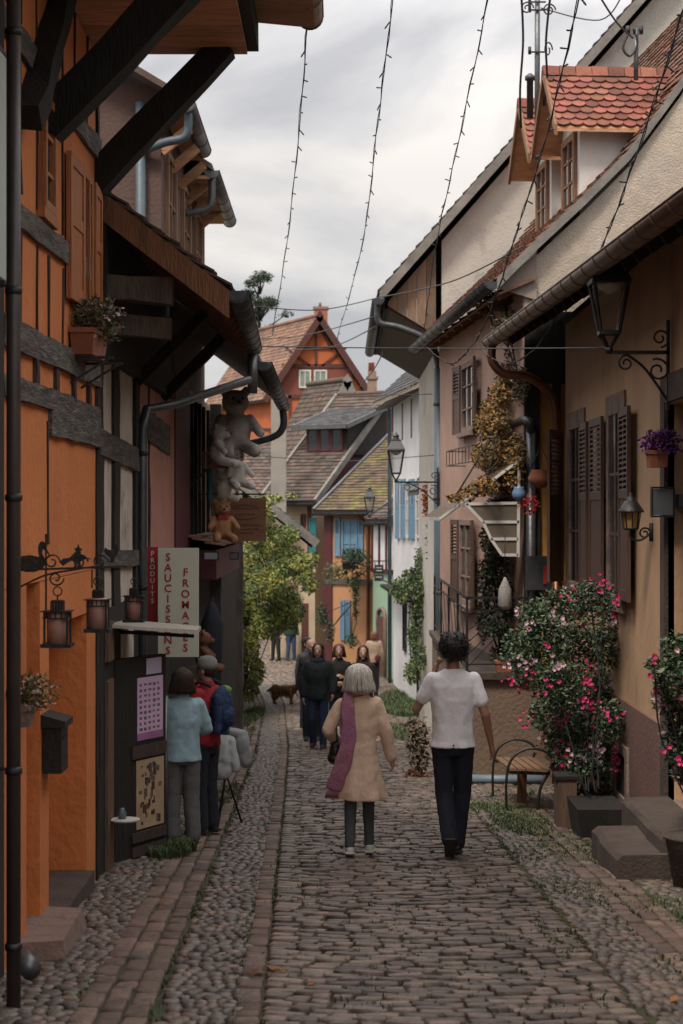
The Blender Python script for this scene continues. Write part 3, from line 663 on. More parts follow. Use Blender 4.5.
# roof with bargeboard
zr = lambda x: 3.42 + (-.86 - x) * .78
rf = MB()
for z_, th in ((0, .05),): rf.hexa([(-.86, 13.45, zr(-.86)), (-.98, 18.3, zr(-.98)), (-5, 18.3, zr(-5)), (-5, 13.45, zr(-5)), (-.86, 13.45, zr(-.86) + .06), (-.98, 18.3, zr(-.98) + .06), (-5, 18.3, zr(-5) + .06), (-5, 13.45, zr(-5) + .06)])
ro = rf.build('roof', m_dark_timber, h2)
mb = MB(); tiles(mb, [(-.84, 13.43, zr(-.84) + .065), (-.96, 18.3, zr(-.96) + .065), (-5, 18.3, zr(-5) + .065), (-5, 13.43, zr(-5) + .065)], .18, .16); mb.build('roof_tiles', m_tile_old, ro)
mb = MB(); mb.hexa([(-.84, 13.42, zr(-.84) - .16), (-.84, 13.46, zr(-.84) - .16), (-5, 13.46, zr(-5) - .2), (-5, 13.42, zr(-5) - .2), (-.84, 13.42, zr(-.84) + .05), (-.84, 13.46, zr(-.84) + .05), (-5, 13.46, zr(-5) + .05), (-5, 13.42, zr(-5) + .05)])
mb.build('bargeboard', m_barge, ro)
mb = MB()
for i in range(12):
    y = 13.8 + i * .4; mb.bar((-.9, y, zr(-.9) - .05), (-2.6, y, zr(-2.6) - .05), .06, .09)
each(mb, 'rafter', m_barge, ro)
mb = MB(); mb.rough((-1.75, 13.5, 3.55), (-1.0, 13.5, 3.42), .14, .2, j=.015) if False else None
mb.rough((WX - .1, 13.6, 3.50), (-1.27, 13.6, 3.47), .16, .2, j=.015); mb.rough((WX - .1, 13.75, 3.24), (-1.3, 13.75, 3.2), .15, .15, j=.015); each(mb, 'bracket_beam', wood('brown_grey_beam', (.12, .085, .065), (.06, .045, .038)), h2)
for y in (15.9, 18.2): MB().rough((WX, y, 2.95), (-1.2, y, zr(-1.2) - .12), .1, .1, j=.008).build('eave_brace', m_dark_timber, h2)
gutter(MB(), (-.78, 13.45, zr(-.84) + .05), (-.9, 18.35, zr(-.96) - .02), .085).build('gutter', m_zinc_d, h2)
mb = MB(); pipe(mb, [(-.9, 18.2, zr(-.96) - .08), (-.9, 18.2, 3.0)], .05); mb.build('gutter_outlet', m_zinc, h2)
dpz = thing('downpipe', 'grey zinc downpipe with a slanting arm crossing from the cream house gutter to its wall', 'drainpipe', (-1.72, 16.1, zg(16)), None)
pipe(MB(), [(-.93, 18.0, 3.12), (-1.55, 16.5, 2.78), (-1.75, 16.15, 2.72), (-1.78, 16.1, 2.55), (-1.78, 16.1, zg(16.1))], .043).build('pipe', m_zinc, dpz)
mb = MB()
for z in (2.3, 1.1, -.1): mb.lathe((-1.78, 16.1, z), [(.043, 0), (.051, .01), (.051, .035), (.043, .045)])
each(mb, 'clamp', m_iron, dpz)

# ================================================================ brown house rising behind, maroon shop front below
h3 = thing('brown_rendered_house', 'tall brown rendered house rising behind the low cream house, with grey guttering', 'house', (-3, 20, zg(20)))
mb = MB(); mb.box(-7, -1.9, 18.95, 25.0, -2.5, 6.3); mb.build('wall', m_brownwall, h3)
B3 = Fr((-1.9, 0), (-1.9, 60), 1)
m_dwood0 = wood('light_brown_frame', (.26, .15, .09), (.17, .095, .06))
for y0, y1 in ((19.3, 20.3), (21.2, 22.2), (23, 24)): window(B3, y0, y1, 4.1, 5.7, h3, m_dwood0, m_pane, bars=(1, 2), fw=.08)
pipe(MB(), [(-2.11, 18.9, 6.1), (-2.11, 18.9, 4.2), (-2.06, 18.9, 4.08)], .055).build('downpipe', m_bluepipe, h3)
mb = MB()
for z in (5.7, 4.6): mb.lathe((-2.11, 18.9, z), [(.055, 0), (.064, .01), (.064, .04), (.055, .05)])
each(mb, 'pipe_clamp', m_zinc, h3)
rf = MB(); rf.hexa([(-1.62, 18.6, 6.05), (-1.62, 21.5, 6.05), (-4.6, 21.5, 7.8), (-4.6, 18.6, 7.8), (-1.62, 18.6, 6.12), (-1.62, 21.5, 6.12), (-4.6, 21.5, 7.9), (-4.6, 18.6, 7.9)])
rf.hexa([(-1.55, 21.55, 5.9), (-1.55, 25.1, 5.9), (-4.6, 25.1, 7.8), (-4.6, 21.55, 7.8), (-1.55, 21.55, 5.97), (-1.55, 25.1, 5.97), (-4.6, 25.1, 7.9), (-4.6, 21.55, 7.9)])
ro = rf.build('roof', m_tile_old, h3)
mb = MB(); mb.box(-1.88, -1.64, 18.7, 21.5, 6.0, 6.03); mb.box(-1.88, -1.58, 21.6, 25, 5.80, 5.84)
for i in range(6): mb.bar((-1.9, 19 + i * 1.0, 5.6), (-1.6, 19 + i * 1.0, 5.85), .08, .1)
mb.build('eave_boards', m_soffit, h3)
gutter(MB(), (-1.6, 18.6, 6.03), (-1.6, 20.9, 6.0), .085).build('gutter', m_zinc, h3)
gutter(MB(), (-1.56, 21.6, 5.9), (-1.56, 25.1, 5.86), .09).build('gutter', m_zinc, h3)
pipe(MB(), curve_pts([(-1.6, 18.75, 5.98), (-1.62, 18.75, 5.72), (-1.85, 18.8, 5.66), (-2.11, 18.88, 5.58)], 5), .045).build('gutter_elbow', m_bluepipe, h3)
pipe(MB(), curve_pts([(-1.56, 21.7, 5.84), (-1.58, 21.7, 5.5), (-1.75, 21.7, 5.42), (-1.9, 21.7, 5.4)], 5), .045).build('gutter_elbow', m_zinc, h3)
# lower street wall of the shop
P3 = Fr((-1.86, 0), (-1.86, 60), 1)
mb = MB(); P3.box(mb, 18.98, 31.5, -3, 3.3, -.2, 0); mb.box(-5, -2.06, 25.05, 31.5, -3, 3.3); mb.build('lower_wall', m_cream2, h3)
mb = MB(); P3.box(mb, 19.65, 21.5, 1.35, 3.3, .002, .05); mb.build('maroon_boarding', m_maroon, h3)
mb = MB(); 
for y in (21.55, 22.1, 22.7, 23.3, 24.0, 24.8): mb.rough(P3.P(y, .9, .01), P3.P(y, 3.2, .01), .07, .08, up=(0, 1, 0), j=.006)
each(mb, 'timber_stud', m_dark_timber, h3)
mb = MB(); P3.box(mb, 19.1, 31, -3, 1.0, .002, .05); mb.build('shop_front', m_dark_timber, h3)
mb = MB(); P3.box(mb, 21.3, 26.0, 1.0, 1.35, .05, .38); mb.build('awning_box', m_maroon, h3)
mb = MB()
for i in range(12):
    y = 21.2 + i * .4; a = [P3.P(y, 1.36, .02), P3.P(y + .38, 1.36, .02), P3.P(y + .38, 1.36 + .02, .42), P3.P(y, 1.36 + .02, .42)]; tiles(mb, [P3.P(y, 1.38, .46), P3.P(y + .4, 1.38, .46), P3.P(y + .4, 1.52, .02), P3.P(y, 1.52, .02)], .2, .16)
mb.build('tiled_ledge', m_tile_pale, h3)
shutter((-1.6, 22.0), (-1.66, 22.5), 1.95, 2.75, m_teal, h3)
# pent roof, second gutter
zq = lambda x, y: 3.34 - (y - 17.9) * .01 + (-.82 - x) * .7
rf = MB(); rf.hexa([(-.84, 18.4, 3.34), (-.84, 24.6, 3.28), (-1.95, 24.6, 4.1), (-1.95, 18.4, 4.15), (-.84, 18.4, 3.4), (-.84, 24.6, 3.34), (-1.95, 24.6, 4.16), (-1.95, 18.4, 4.2)]); rf.build('pent_roof', m_slate, h3)
gutter(MB(), (-.8, 18.35, 3.33), (-.8, 24.7, 3.26), .085).build('gutter', m_zinc_d, h3)
pipe(MB(), curve_pts([(-.8, 24.5, 3.2), (-.8, 24.5, 2.95), (-1.0, 24.5, 2.8), (-1.75, 24.4, 2.62)], 5), .05).build('gutter_elbow', m_zinc_d, h3)
MB().rough((-1.75, 25.1, -2.2), (-1.75, 25.1, 3.3), .16, .16, up=(0, 1, 0), j=.01).build('timber_post', m_grey_timber, h3)
MB().rough((-1.82, 31.4, -2.6), (-1.82, 31.4, 2.0), .2, .2, up=(0, 1, 0), j=.01).build('timber_post', m_grey_timber, h3)
mb = MB(); P3.box(mb, 26.5, 31.3, -3, 1.7, .004, .03); 
mb.build('rose_panel', m_pink, h3)

# ---- writing: cheese and sausage sign
m_red = mat('sign_red', (.38, .02, .03), (.32, .018, .025), rough=.55)
m_signwhite = mat('sign_cream', (.62, .62, .50), (.55, .55, .45), rough=.5)
t = thing('shop_sign', 'tall cream sign with red vertical lettering SAUCISSONS FROMAGES hung off the left facade', 'sign', (-1.6, 16.4, .4))
YS = 16.4
x0, x1 = px(158, YS), px(198.5, YS); z0, z1 = pz(657, YS), pz(548, YS)
MB().box(x0, x1, YS, YS + .04, z0, z1).build('panel', m_signwhite, t)
def vtext(s_, xc, zt, step, size, Y, m, par, name='lettering', bold=.0015):
    mb = MB()
    for i, ch in enumerate(s_):
        if ch == ' ': continue
        v, f = text_mesh(ch, size, (xc, Y - .004, zt - i * step - size * .72), (1, 0, 0), (0, 0, 1), .002, bold=bold); mb.add(v, f)
    return mb.build(name, m, par)
vtext('SAUCISSONS', px(168, YS), pz(553, YS), .0945, .098, YS, m_red, t)
vtext('FROMAGES', px(185.5, YS), pz(568, YS), .0985, .098, YS, m_red, t)
t = thing('shop_sign', 'narrow red sign with small cream vertical lettering PRODUITS beside the cream sign', 'sign', (-1.75, 16.6, .9))
YS = 16.55; x0, x1 = px(146.5, YS), px(158, YS); MB().box(x0, x1, YS, YS + .03, pz(628, YS), pz(547, YS)).build('panel', m_red, t)
vtext('PRODUITS', (x0 + x1) / 2 + .002, pz(551, YS), .062, .062, YS, m_signwhite, t, bold=.001)
# shelf awning
t = thing('wall_shelf', 'pale wooden shelf board projecting below the cream and red signs', 'shelf', (-1.5, 15.0, .6))
mb = MB(); YA = 14.4; mb.hexa([at(112, 628, 13.9), at(197, 634, 15.0), at(201, 630, 15.5), at(118, 622, 15.0), at(112, 625, 13.9), at(197, 630, 15.0), at(201, 626, 15.5), at(118, 619, 15.0)]); mb.build('board', wood('pale_board', (.46, .42, .36), (.36, .32, .27)), t)
MB().bar(at(122, 632, 14.6), at(192, 636, 15.2), .05, .03).build('rail', m_dark_timber, t)
# notice cabinet: dark door leaf with two posters
t = thing('notice_cabinet', 'dark wooden shop door leaf standing open with a pink notice and a food poster', 'cabinet', (-1.6, 14.9, zg(14.9)))
A = Vector((-1.83, 14.35, 0)); B = Vector((-1.49, 15.0, 0)); d = (B - A).normalized(); n = Vector((d.y, -d.x, 0)); W_ = (B - A).length
def CBX(mb, u0, u1, z0, z1, o0, o1):
    P = lambda u, z, o: A + d * (u * W_) + n * o + Vector((0, 0, z)); return mb.hexa([P(u0, z0, o0), P(u1, z0, o0), P(u1, z0, o1), P(u0, z0, o1), P(u0, z1, o0), P(u1, z1, o0), P(u1, z1, o1), P(u0, z1, o1)])
zb = zg(14.8)
CBX(MB(), 0, 1, zb + .02, .62, -.03, .03).build('door_leaf', m_dark_timber, t)
mb = MB(); CBX(mb, .3, .98, -.20, -.10, .032, .05); CBX(mb, .3, .98, -.88, -.8, .032, .05); CBX(mb, .3, .98, zb + .04, zb + .12, .032, .05); each(mb, 'cross_rail', wood('brown_rail', (.06, .04, .034)), t)
po = CBX(MB(), .42, .93, -.06, .45, .032, .036).build('notice_sheet', mat('pink_sheet', (.60, .42, .58), (.52, .36, .52), rough=.6, ns=1.2), t)
P = lambda u, z, o: A + d * (u * W_) + n * o + Vector((0, 0, z))
mb = MB()
for r in range(10):
    for c in range(5):
        u = .46 + c * .088; z = .40 - r * .045; hh = rnd.uniform(.016, .026); CBX(mb, u, u + rnd.uniform(.035, .06), z - hh, z, .0362, .0372)
mb.build('printed_marks', mat('ink_grey', (.10, .09, .13), (.14, .12, .18), rough=.7), po)
CBX(MB(), .42, .93, -.06, .0, .0375, .0385).build('lower_band', mat('violet_band', (.36, .15, .33), rough=.6), po)
fp = CBX(MB(), .40, .95, -.78, -.22, .032, .036).build('food_poster', mat('tan_poster', (.46, .36, .24), (.36, .24, .15), rough=.55, ns=5), t)
mb = MB()
for k in range(44):
    u = rnd.uniform(.42, .86); z = rnd.uniform(-.76, -.27); CBX(mb, u, u + rnd.uniform(.02, .07), z, z + rnd.uniform(.02, .07), .0362, .0372 + k * .00002)
mb.build('printed_shapes', mat('dark_print', (.12, .05, .025), (.05, .08, .09), rough=.6, ns=3, island=.8), fp)
CBX(MB(), .6, .9, .47, .60, .032, .036).build('small_leaflet', mat('violet_sheet', (.42, .34, .5), (.5, .45, .55)), t)
mb = MB(); mb.lathe((-1.47, 15.03, zb), [(.022, 0), (.022, 1.3 - zb * 0)]); mb.build('edge_pole', m_zinc, t)
# little tray with jars by the door
t = thing('side_tray', 'small white tray with a jar beside the dark shop door', 'tray', (-1.72, 13.9, -.63))
MB().lathe((-1.68, 13.95, -.60), [(.02, 0), (.11, .006), (.12, .02), (.11, .022)], 20).build('tray', m_white, t)
MB().bar((-1.82, 13.95, -.60), (-1.7, 13.95, -.60), .02).build('bracket', m_iron, t)
o = MB().lathe((-1.70, 13.95, -.577), [(.03, 0), (.033, .05), (.02, .07), (.02, .085)], 12).build('jar', glassy('jar_glass', (.12, .16, .18))); tag(o, 'small glass jar standing on the white tray', 'jar')

# ---- plush animals hanging on the maroon shop front
def fuzzy(name, c1, c2): return mat(name, c1, c2, rough=1.0, ns=14, bump=1.0, bs=90)
m_pl_white = fuzzy('white_plush', (.8, .77, .72), (.66, .62, .58)); m_pl_tan = fuzzy('tan_plush', (.5, .27, .14), (.38, .19, .09)); m_pl_grey = fuzzy('grey_plush', (.55, .51, .47), (.4, .36, .33)); m_pl_brown = fuzzy('brown_plush', (.2, .09, .045), (.15, .06, .03))
def blob(name, parts, vox, m, parent, smooth=4, disp=0.0, dscale=.05, label=None):
    """union of closed shapes -> one continuous surface"""
    mb = MB()
    for p in parts:
        if p[0] == 'c':     # capsule p0 r0 p1 r1
            a, ra, b, rb = Vector(p[1]), p[2], Vector(p[3]), p[4]; dd = (b - a); l = dd.length; dn = dd.normalized() if l > 1e-6 else Vector((0, 0, 1))
            pts = [a - dn * ra * .98, a - dn * ra * .8, a - dn * ra * .4, a, b, b + dn * rb * .4, b + dn * rb * .8, b + dn * rb * .98]
            mb.tube(pts, [ra * .2, ra * .6, ra * .92, ra, rb, rb * .92, rb * .6, rb * .2], 12)
        elif p[0] == 'e': mb.ball(p[1], p[2], p[3], p[4], 14, 11, p[5] if len(p) > 5 else None)
        elif p[0] == 'l':
            rg = []
            for q_ in p[1]:
                c, rx, ry = Vector(q_[0]), q_[1], q_[2]; am = q_[3] if len(q_) > 3 else 0
                rg.append([c + Vector((rx * math.cos(6.28318 * k / 48), ry * math.sin(6.28318 * k / 48), 0)) * (1.0 + am * math.sin(6.28318 * k / 48 * 7 + c.z * 4) + am * .6 * math.sin(6.28318 * k / 48 * 4 + 1.3 - c.z * 3)) for k in range(48)])
            mb.ring(rg)
    me = bpy.data.meshes.new('tmp'); me.from_pydata(mb.v, [], mb.f); o = bpy.data.objects.new('tmp', me); COL.objects.link(o)
    r = o.modifiers.new('r', 'REMESH'); r.mode = 'VOXEL'; r.voxel_size = vox; r.use_smooth_shade = True
    s_ = o.modifiers.new('s', 'SMOOTH'); s_.factor = .6; s_.iterations = smooth
    if disp:
        tx = bpy.data.textures.new('fold', 'CLOUDS'); tx.noise_scale = dscale; tx.noise_depth = 2; dm = o.modifiers.new('d', 'DISPLACE'); dm.texture = tx; dm.strength = disp; dm.mid_level = .5
    bpy.context.view_layer.update(); me2 = bpy.data.meshes.new_from_object(o.evaluated_get(bpy.context.evaluated_depsgraph_get())); bpy.data.objects.remove(o); bpy.data.meshes.remove(me)
    me2.name = name; me2.materials.clear(); me2.materials.append(m)
    for pg in me2.polygons: pg.use_smooth = True
    ob = bpy.data.objects.new(name, me2); COL.objects.link(ob)
    if parent is not None: ob.parent = parent
    if label: ob['label'] = label
    return ob
def teddy(name, label, c, s_, m, rz, cat='soft toy', bow=None, group='plush toys on the shop front'):
    t = thing(name, label, cat, c, group); t.rotation_euler = (0, 0, rz); V = lambda *a: Vector(a) * s_
    blob('body', [('e', V(0, 0, .32), .2 * s_, .17 * s_, .24 * s_), ('e', V(0, .02, .68), .17 * s_, .16 * s_, .155 * s_), ('e', V(0, .17, .64), .08 * s_, .08 * s_, .065 * s_), ('e', V(-.14, 0, .82), .06 * s_, .035 * s_, .06 * s_), ('e', V(.14, 0, .82), .06 * s_, .035 * s_, .06 * s_),
        ('c', V(-.18, .02, .48), .065 * s_, V(-.27, .2, .3), .06 * s_), ('c', V(.18, .02, .48), .065 * s_, V(.27, .2, .3), .06 * s_), ('c', V(-.12, .06, .14), .085 * s_, V(-.17, .36, .08), .085 * s_), ('c', V(.12, .06, .14), .085 * s_, V(.17, .36, .08), .085 * s_)], .02 * s_ + .003, m, t, 2, .012 * s_, .02)
    mb = MB()
    for x in (-.06, .06): mb.ball(V(x, .17, .72), .018 * s_, n=8, m=5)
    mb.ball(V(0, .255, .665), .028 * s_, .02 * s_, .02 * s_, 8, 5); mb.build_local = None
    e = mb.build('eyes_and_nose', m_iron, None); e.location = (0, 0, 0)
    me = e.data; 
    # rebuild in local space
    bpy.data.objects.remove(e); me2 = bpy.data.meshes.new('eyes_and_nose'); me2.from_pydata(mb.v, [], mb.f); me2.materials.append(m_iron); e = bpy.data.objects.new('eyes_and_nose', me2); COL.objects.link(e); e.parent = t
    if bow:
        q = MB(); q.lathe(V(0, .01, .51), [(.14 * s_, 0), (.15 * s_, .02 * s_), (.14 * s_, .045 * s_)], 14); q.hexa([V(-.1, .16, .46), V(0, .15, .5), V(0, .17, .5), V(-.1, .18, .46), V(-.1, .16, .56), V(0, .15, .54), V(0, .17, .54), V(-.1, .18, .56)]); q.hexa([V(0, .15, .5), V(.1, .16, .46), V(.1, .18, .46), V(0, .17, .5), V(0, .15, .54), V(.1, .16, .56), V(.1, .18, .56), V(0, .17, .54)])
        me3 = bpy.data.meshes.new('bow'); me3.from_pydata(q.v, [], q.f); me3.materials.append(bow); b = bpy.data.objects.new('bow', me3); COL.objects.link(b); b.parent = t
    return t
YT = 22.0
teddy('teddy_bear', 'tan teddy bear with a red bow hanging beside the brown wooden sign', at(222, 543, YT), .62, m_pl_tan, R(-165), bow=m_red)
teddy('plush_toy', 'large grey plush with white face, topmost of the toys under the gutter', at(235, 458, YT), 1.0, m_pl_grey, R(-165))
teddy('plush_toy', 'white plush animal reaching over the brown basket shelf', at(218, 468, YT - .4), .62, m_pl_white, R(-100))
teddy('plush_toy', 'white plush animal hanging just above the brown wooden sign', at(224, 502, YT), .5, m_pl_white, R(-20))
teddy('plush_toy', 'small white plush dangling below the large grey one', at(236, 490, YT), .6, m_pl_white, R(-150))
teddy('teddy_bear', 'brown teddy bear hanging low beside the cream sign', at(203, 672, 18.5), .5, m_pl_brown, R(-90))
t = thing('basket_shelf', 'brown basket of small toys on a bracket below the white plush', 'basket', at(216, 468, YT - .3), None); c = Vector(at(216, 468, YT - .3))
mb = MB(); mb.box(c.x - .15, c.x + .15, c.y - .15, c.y + .15, c.z, c.z + .03)
for k in range(9): mb.bar(c + Vector((-.14 + k * .035, -.14, .03)), c + Vector((-.14 + k * .035, -.14, .17)), .012)
mb.box(c.x - .15, c.x + .15, c.y - .155, c.y - .13, c.z + .16, c.z + .19); mb.build('basket', wood('basket_wood', (.2, .09, .04)), t)
MB().bar(c + Vector((-.1, 0, -.01)), Vector((-1.86, c.y, c.z - .25)), .03).build('bracket', m_iron, t)
# floodlights
for x, y, Y in ((211, 556, 21.0), (232, 556, 24.0)):
    c = Vector(at(x, y, Y)); t = thing('floodlight', 'small floodlight under the maroon ledge, ' + ('nearer the cream sign' if x < 220 else 'nearer the climbing vine'), 'lamp', c)
    mb = MB(); mb.hexa([c + Vector((-.09, 0, -.05)), c + Vector((.09, 0, -.05)), c + Vector((.07, .08, -.05)), c + Vector((-.07, .08, -.05)), c + Vector((-.09, 0, .05)), c + Vector((.09, 0, .05)), c + Vector((.07, .08, .05)), c + Vector((-.07, .08, .05))]); mb.bar(c + Vector((0, .08, 0)), Vector((-1.84, c.y + .1, c.z + .05)), .02); mb.build('housing', m_iron, t)
    MB().box(c.x - .075, c.x + .075, c.y - .008, c.y - .001, c.z - .038, c.z + .038).build('lens', glassy('lamp_lens', (.3, .33, .35)), t)
# brown wooden hanging sign
t = thing('wooden_sign', 'brown wooden hanging sign with faded dark script beside the tan teddy bear', 'sign', at(246, 541, 23.5)); YW = 23.5
x0, x1 = px(224, YW), px(266, YW); z0, z1 = pz(541, YW), pz(498, YW)
MB().box(x0, x1, YW, YW + .04, z0, z1).build('board', wood('sign_board', (.24, .115, .065), (.19, .09, .05), st=(1, 6, 6)), t)
m_ink = mat('faded_ink', (.09, .04, .03), (.12, .06, .045))
mb = MB(); xc = (x0 + x1) / 2
for s_, y in ((1, 506), (-1, 517)):
    mb.tube([Vector((xc + .19 * math.cos(a), YW - .003, pz(512, YW) + s_ * (.02 + .075 * math.sin(a)))) for a in [math.pi * k / 14 for k in range(15)]], .005, 5)
for i, (w, y) in enumerate(((.30, 509), (.24, 515), (.38, 526), (.34, 530), (.2, 534))):
    k = 0; x = xc - w / 2
    while x < xc + w / 2: 
        l = rnd.uniform(.012, .03); mb.box(x, x + l, YW - .004, YW - .001, pz(y, YW), pz(y, YW) + rnd.uniform(.012, .026)); x += l + .008
mb.build('script_marks', m_ink, t)
MB().bar((-1.84, YW + .02, z1 + .05), (x1, YW + .02, z1 + .05), .02).build('hanger_rod', m_iron, t)
# closed parasol / dark fabrics by the shop
t = thing('folded_parasol', 'folded dark parasol standing against the shop behind the cream sign', 'parasol', (-1.55, 20.5, zg(20.5)))
c = Vector((px(212, 20), 20, 0)); MB().lathe((c.x, c.y, -.35), [(.05, 0), (.10, .2), (.12, .6), (.13, .9), (.05, 1.1), (.015, 1.16)], 10).build('canopy', mat('navy_cloth', (.015, .02, .03), (.01, .012, .02), bump=.6, bs=8), t)
MB().tube([(c.x, c.y, zg(20)), (c.x, c.y, .85)], .02, 8).build('pole', m_dark_timber, t)
MB().lathe((c.x, c.y, zg(20)), [(.2, 0), (.2, .05), (.05, .08)], 16).build('base', m_stone_d, t)
# ================================================================ far houses where the street bends
def gabled(name, label, A, B, depth, zb, ze, rise, ov=.25, wallm=None, roofm=None, sidem=None, tile=(.22, .2), vm=None, cat='house', lo=.35):
    """facade from plan point A to B (seen left to right); ridge parallel to the facade at `depth`/2 behind"""
    t = thing(name, label, cat, (A[0], A[1], zb)); fr = Fr(A, B, 1); 
    back = Vector((-fr.d.y, fr.d.x, 0)); 
    fr.n = -back; w = fr.len; h = depth / 2
    mb = MB(); c = [fr.P(0, zb, 0), fr.P(w, zb, 0), fr.P(w, zb, -depth), fr.P(0, zb, -depth)]; mb.hexa(c + [Vector((p.x, p.y, ze)) for p in c]); mb.build('wall', wallm, t)
    gm = MB()
    for s0, s1 in ((-.0, .12), (w - .12, w)): gm.poly([fr.P(s0, ze - .3, -.02), fr.P(s0, ze, -.02), fr.P(s0, ze + rise - .05, -h), fr.P(s0, ze, -depth + .02), fr.P(s0, ze - .3, -depth + .02)], fr.d * (s1 - s0))
    gm.build('gable_wall', sidem or wallm, t)
    k = rise / h; q = [fr.P(-ov, ze - k * lo, lo), fr.P(w + ov, ze - k * lo, lo), fr.P(w + ov, ze + rise, -h), fr.P(-ov, ze + rise, -h)]
    q2 = [fr.P(w + ov, ze - k * lo, -depth - lo), fr.P(-ov, ze - k * lo, -depth - lo), fr.P(-ov, ze + rise, -h), fr.P(w + ov, ze + rise, -h)]
    rb = MB(); up = Vector((0, 0, .08))
    for qq in (q, q2): rb.hexa([qq[0], qq[1], qq[2], qq[3]] + [p + up for p in qq])
    ro = rb.build('roof', m_dark_timber, t)
    tl = MB(); tiles(tl, [p + Vector((0, 0, .085)) for p in q], *tile); tiles(tl, [p + Vector((0, 0, .085)) for p in q2], .5, .4); tl.build('roof_tiles', roofm, ro)
    fl = MB(); fl.tube([q[3] + Vector((0, 0, .1)), q[2] + Vector((0, 0, .1))], .09, 8)
    fl.build('ridge', roofm, ro)
    vb = MB()
    for a, b in ((0, 3), (1, 2)): vb.bar(q[a] + Vector((0, 0, .06)), q[b] + Vector((0, 0, .06)), .1, .22); vb.bar(q2[1 - a] + Vector((0, 0, .06)), q2[3 - a + (0 if a else -0)] + Vector((0, 0, .06)) if False else q[b] + Vector((0, 0, .06)), .1, .22)
    vb.build('verge_flashing', vm or m_zinc, ro)
    gutter(MB(), q[0] + Vector((0, 0, .0)) + fr.n * .06, q[1] + Vector((0, 0, 0)) + fr.n * .06, .08).build('gutter', m_zinc_d, t)
    return t, fr, q, ze
m_barge_g = wood('grey_barge', (.22, .2, .18), (.13, .12, .11), st=(1, 1, 1))
# E: apricot house, mossy roof
hE, fE, qE, _ = gabled('apricot_house', 'narrow apricot house with blue shutters under a mossy tiled roof at the bend', (-.5, 59.0), (1.25, 57.9), 9.0, -4, 1.95, 2.45, wallm=m_apricot, roofm=m_tile_moss, sidem=m_whitewall)
mb = MB(); fE.box(mb, -.05, .25, -4, 2.0, .002, .06); each(mb, 'timber_post', m_maroon, hE)
mb = MB(); fE.box(mb, 0, 1.9, -.55, -.38, .003, .07); fE.box(mb, .26, 1.9, 1.7, 1.95, .003, .05); mb.build('timber_beam', m_grey_timber, hE)
def px_window(fr, x0, x1, ya, yb, par, fm, pm, **k):
    t0, t1 = fr.T(x0), fr.T(x1); z1 = fr.Z(x0, ya); z0 = fr.Z(x0, yb); return window(fr, t0, t1, z0, z1, par, fm, pm, **k)
px_window(fE, 342, 358, 519, 556, hE, m_blue, m_blue, bars=(1, 2), fw=.07)
for xa, xb, ya, yb in ((335.5, 341, 518, 556), (359, 364, 519, 556), (341, 345.5, 600, 640), (346.5, 351, 600, 640)):
    t0, t1 = fE.T(xa), fE.T(xb); a, b = fE.P(t0, 0, .05), fE.P(t1, 0, .05); shutter(a, b, fE.Z(xa, yb), fE.Z(xa, ya), m_blue, hE)
pipe(MB(), curve_pts([fE.P(1.3, 1.75, .35), fE.P(1.45, 1.6, .3), fE.P(1.62, 1.35, .12), fE.P(1.64, .9, .08), fE.P(1.64, -4, .08)], 5), .055).build('downpipe', m_copper, hE)
# D: sand house with tiled roof, maroon gable, shed dormer
hD, fD, qD, _ = gabled('sand_coloured_house', 'sand coloured house with maroon gable and a shed dormer behind the apricot house', (-2.45, 61.88), (-.9, 60.9), 9.4, -4, 2.35, 3.65, wallm=m_cream2, roofm=m_tile_old, sidem=m_maroon, vm=m_barge_g)
px_window(fD, 301, 306, 514, 536, hD, m_maroon, m_pane, bars=(0, 1), fw=.05)
mb = MB(); t0 = fD.T(308); fD.box(mb, t0, t0 + .14, -.2, 2.2, .003, .05); fD.box(mb, fD.T(291), fD.T(317), .3, .42, .003, .06); each(mb, 'timber_post', m_maroon, hD)
a, b = fD.P(fD.T(310), 0, .05), fD.P(fD.T(317), 0, .05); shutter(a, b, .45, 1.6, m_teal, hD, louvre=False)
t0, t1 = fD.T(302), fD.T(308.5); mb = MB(); fD.box(mb, t0, t1, -3.3, -1.3, -.02, .03); mb.build('door', wood('red_brown_door', (.09, .025, .018)), hD)
px_window(fD, 291, 298, 585, 612, hD, m_maroon, m_pane, bars=(1, 1), fw=.05)
mb = MB(); Dn = fD.n
def on(q, u, v, lift=0): A, B, C_, D = q; p = A.lerp(B, u).lerp(D.lerp(C_, u), v); n = (B - A).cross(D - A).normalized(); return p + n * lift
# shed dormer on D
P0 = on(qD, .22, .44); P1 = on(qD, .95, .44); dn = fD.n; H_ = Vector((0, 0, .95)); bk = -dn * 2.6
dm = thing('x', 'x', 'x', (0, 0, 0)); bpy.data.objects.remove(dm)
mb = MB(); mb.hexa([P0, P1, P1 + bk, P0 + bk, P0 + H_, P1 + H_, P1 + bk + H_ * 1.9, P0 + bk + H_ * 1.9]); dmo = mb.build('dormer', m_dark_timber, hD)
u = fD.d
for k in range(3):
    p = P0 + u * (.06 + k * .5) + dn * .02 + Vector((0, 0, .15)); mb = MB()
    for aa in (0, .42): mb.box(0, 0, 0, 0, 0, 0) if False else mb.bar(p + u * aa, p + u * aa + Vector((0, 0, .75)), .08, .06, up=dn)
    mb.bar(p, p + u * .42, .06, .06); mb.bar(p + Vector((0, 0, .75)), p + u * .42 + Vector((0, 0, .75)), .06, .06); mb.build('dormer_frame', m_maroon, dmo)
    MB().hexa([p + u * .04, p + u * .38, p + u * .38 + dn * .01, p + u * .04 + dn * .01] + [q_ + Vector((0, 0, .7)) for q_ in (p + u * .04, p + u * .38, p + u * .38 + dn * .01, p + u * .04 + dn * .01)]).build('dormer_pane', m_pane, dmo)
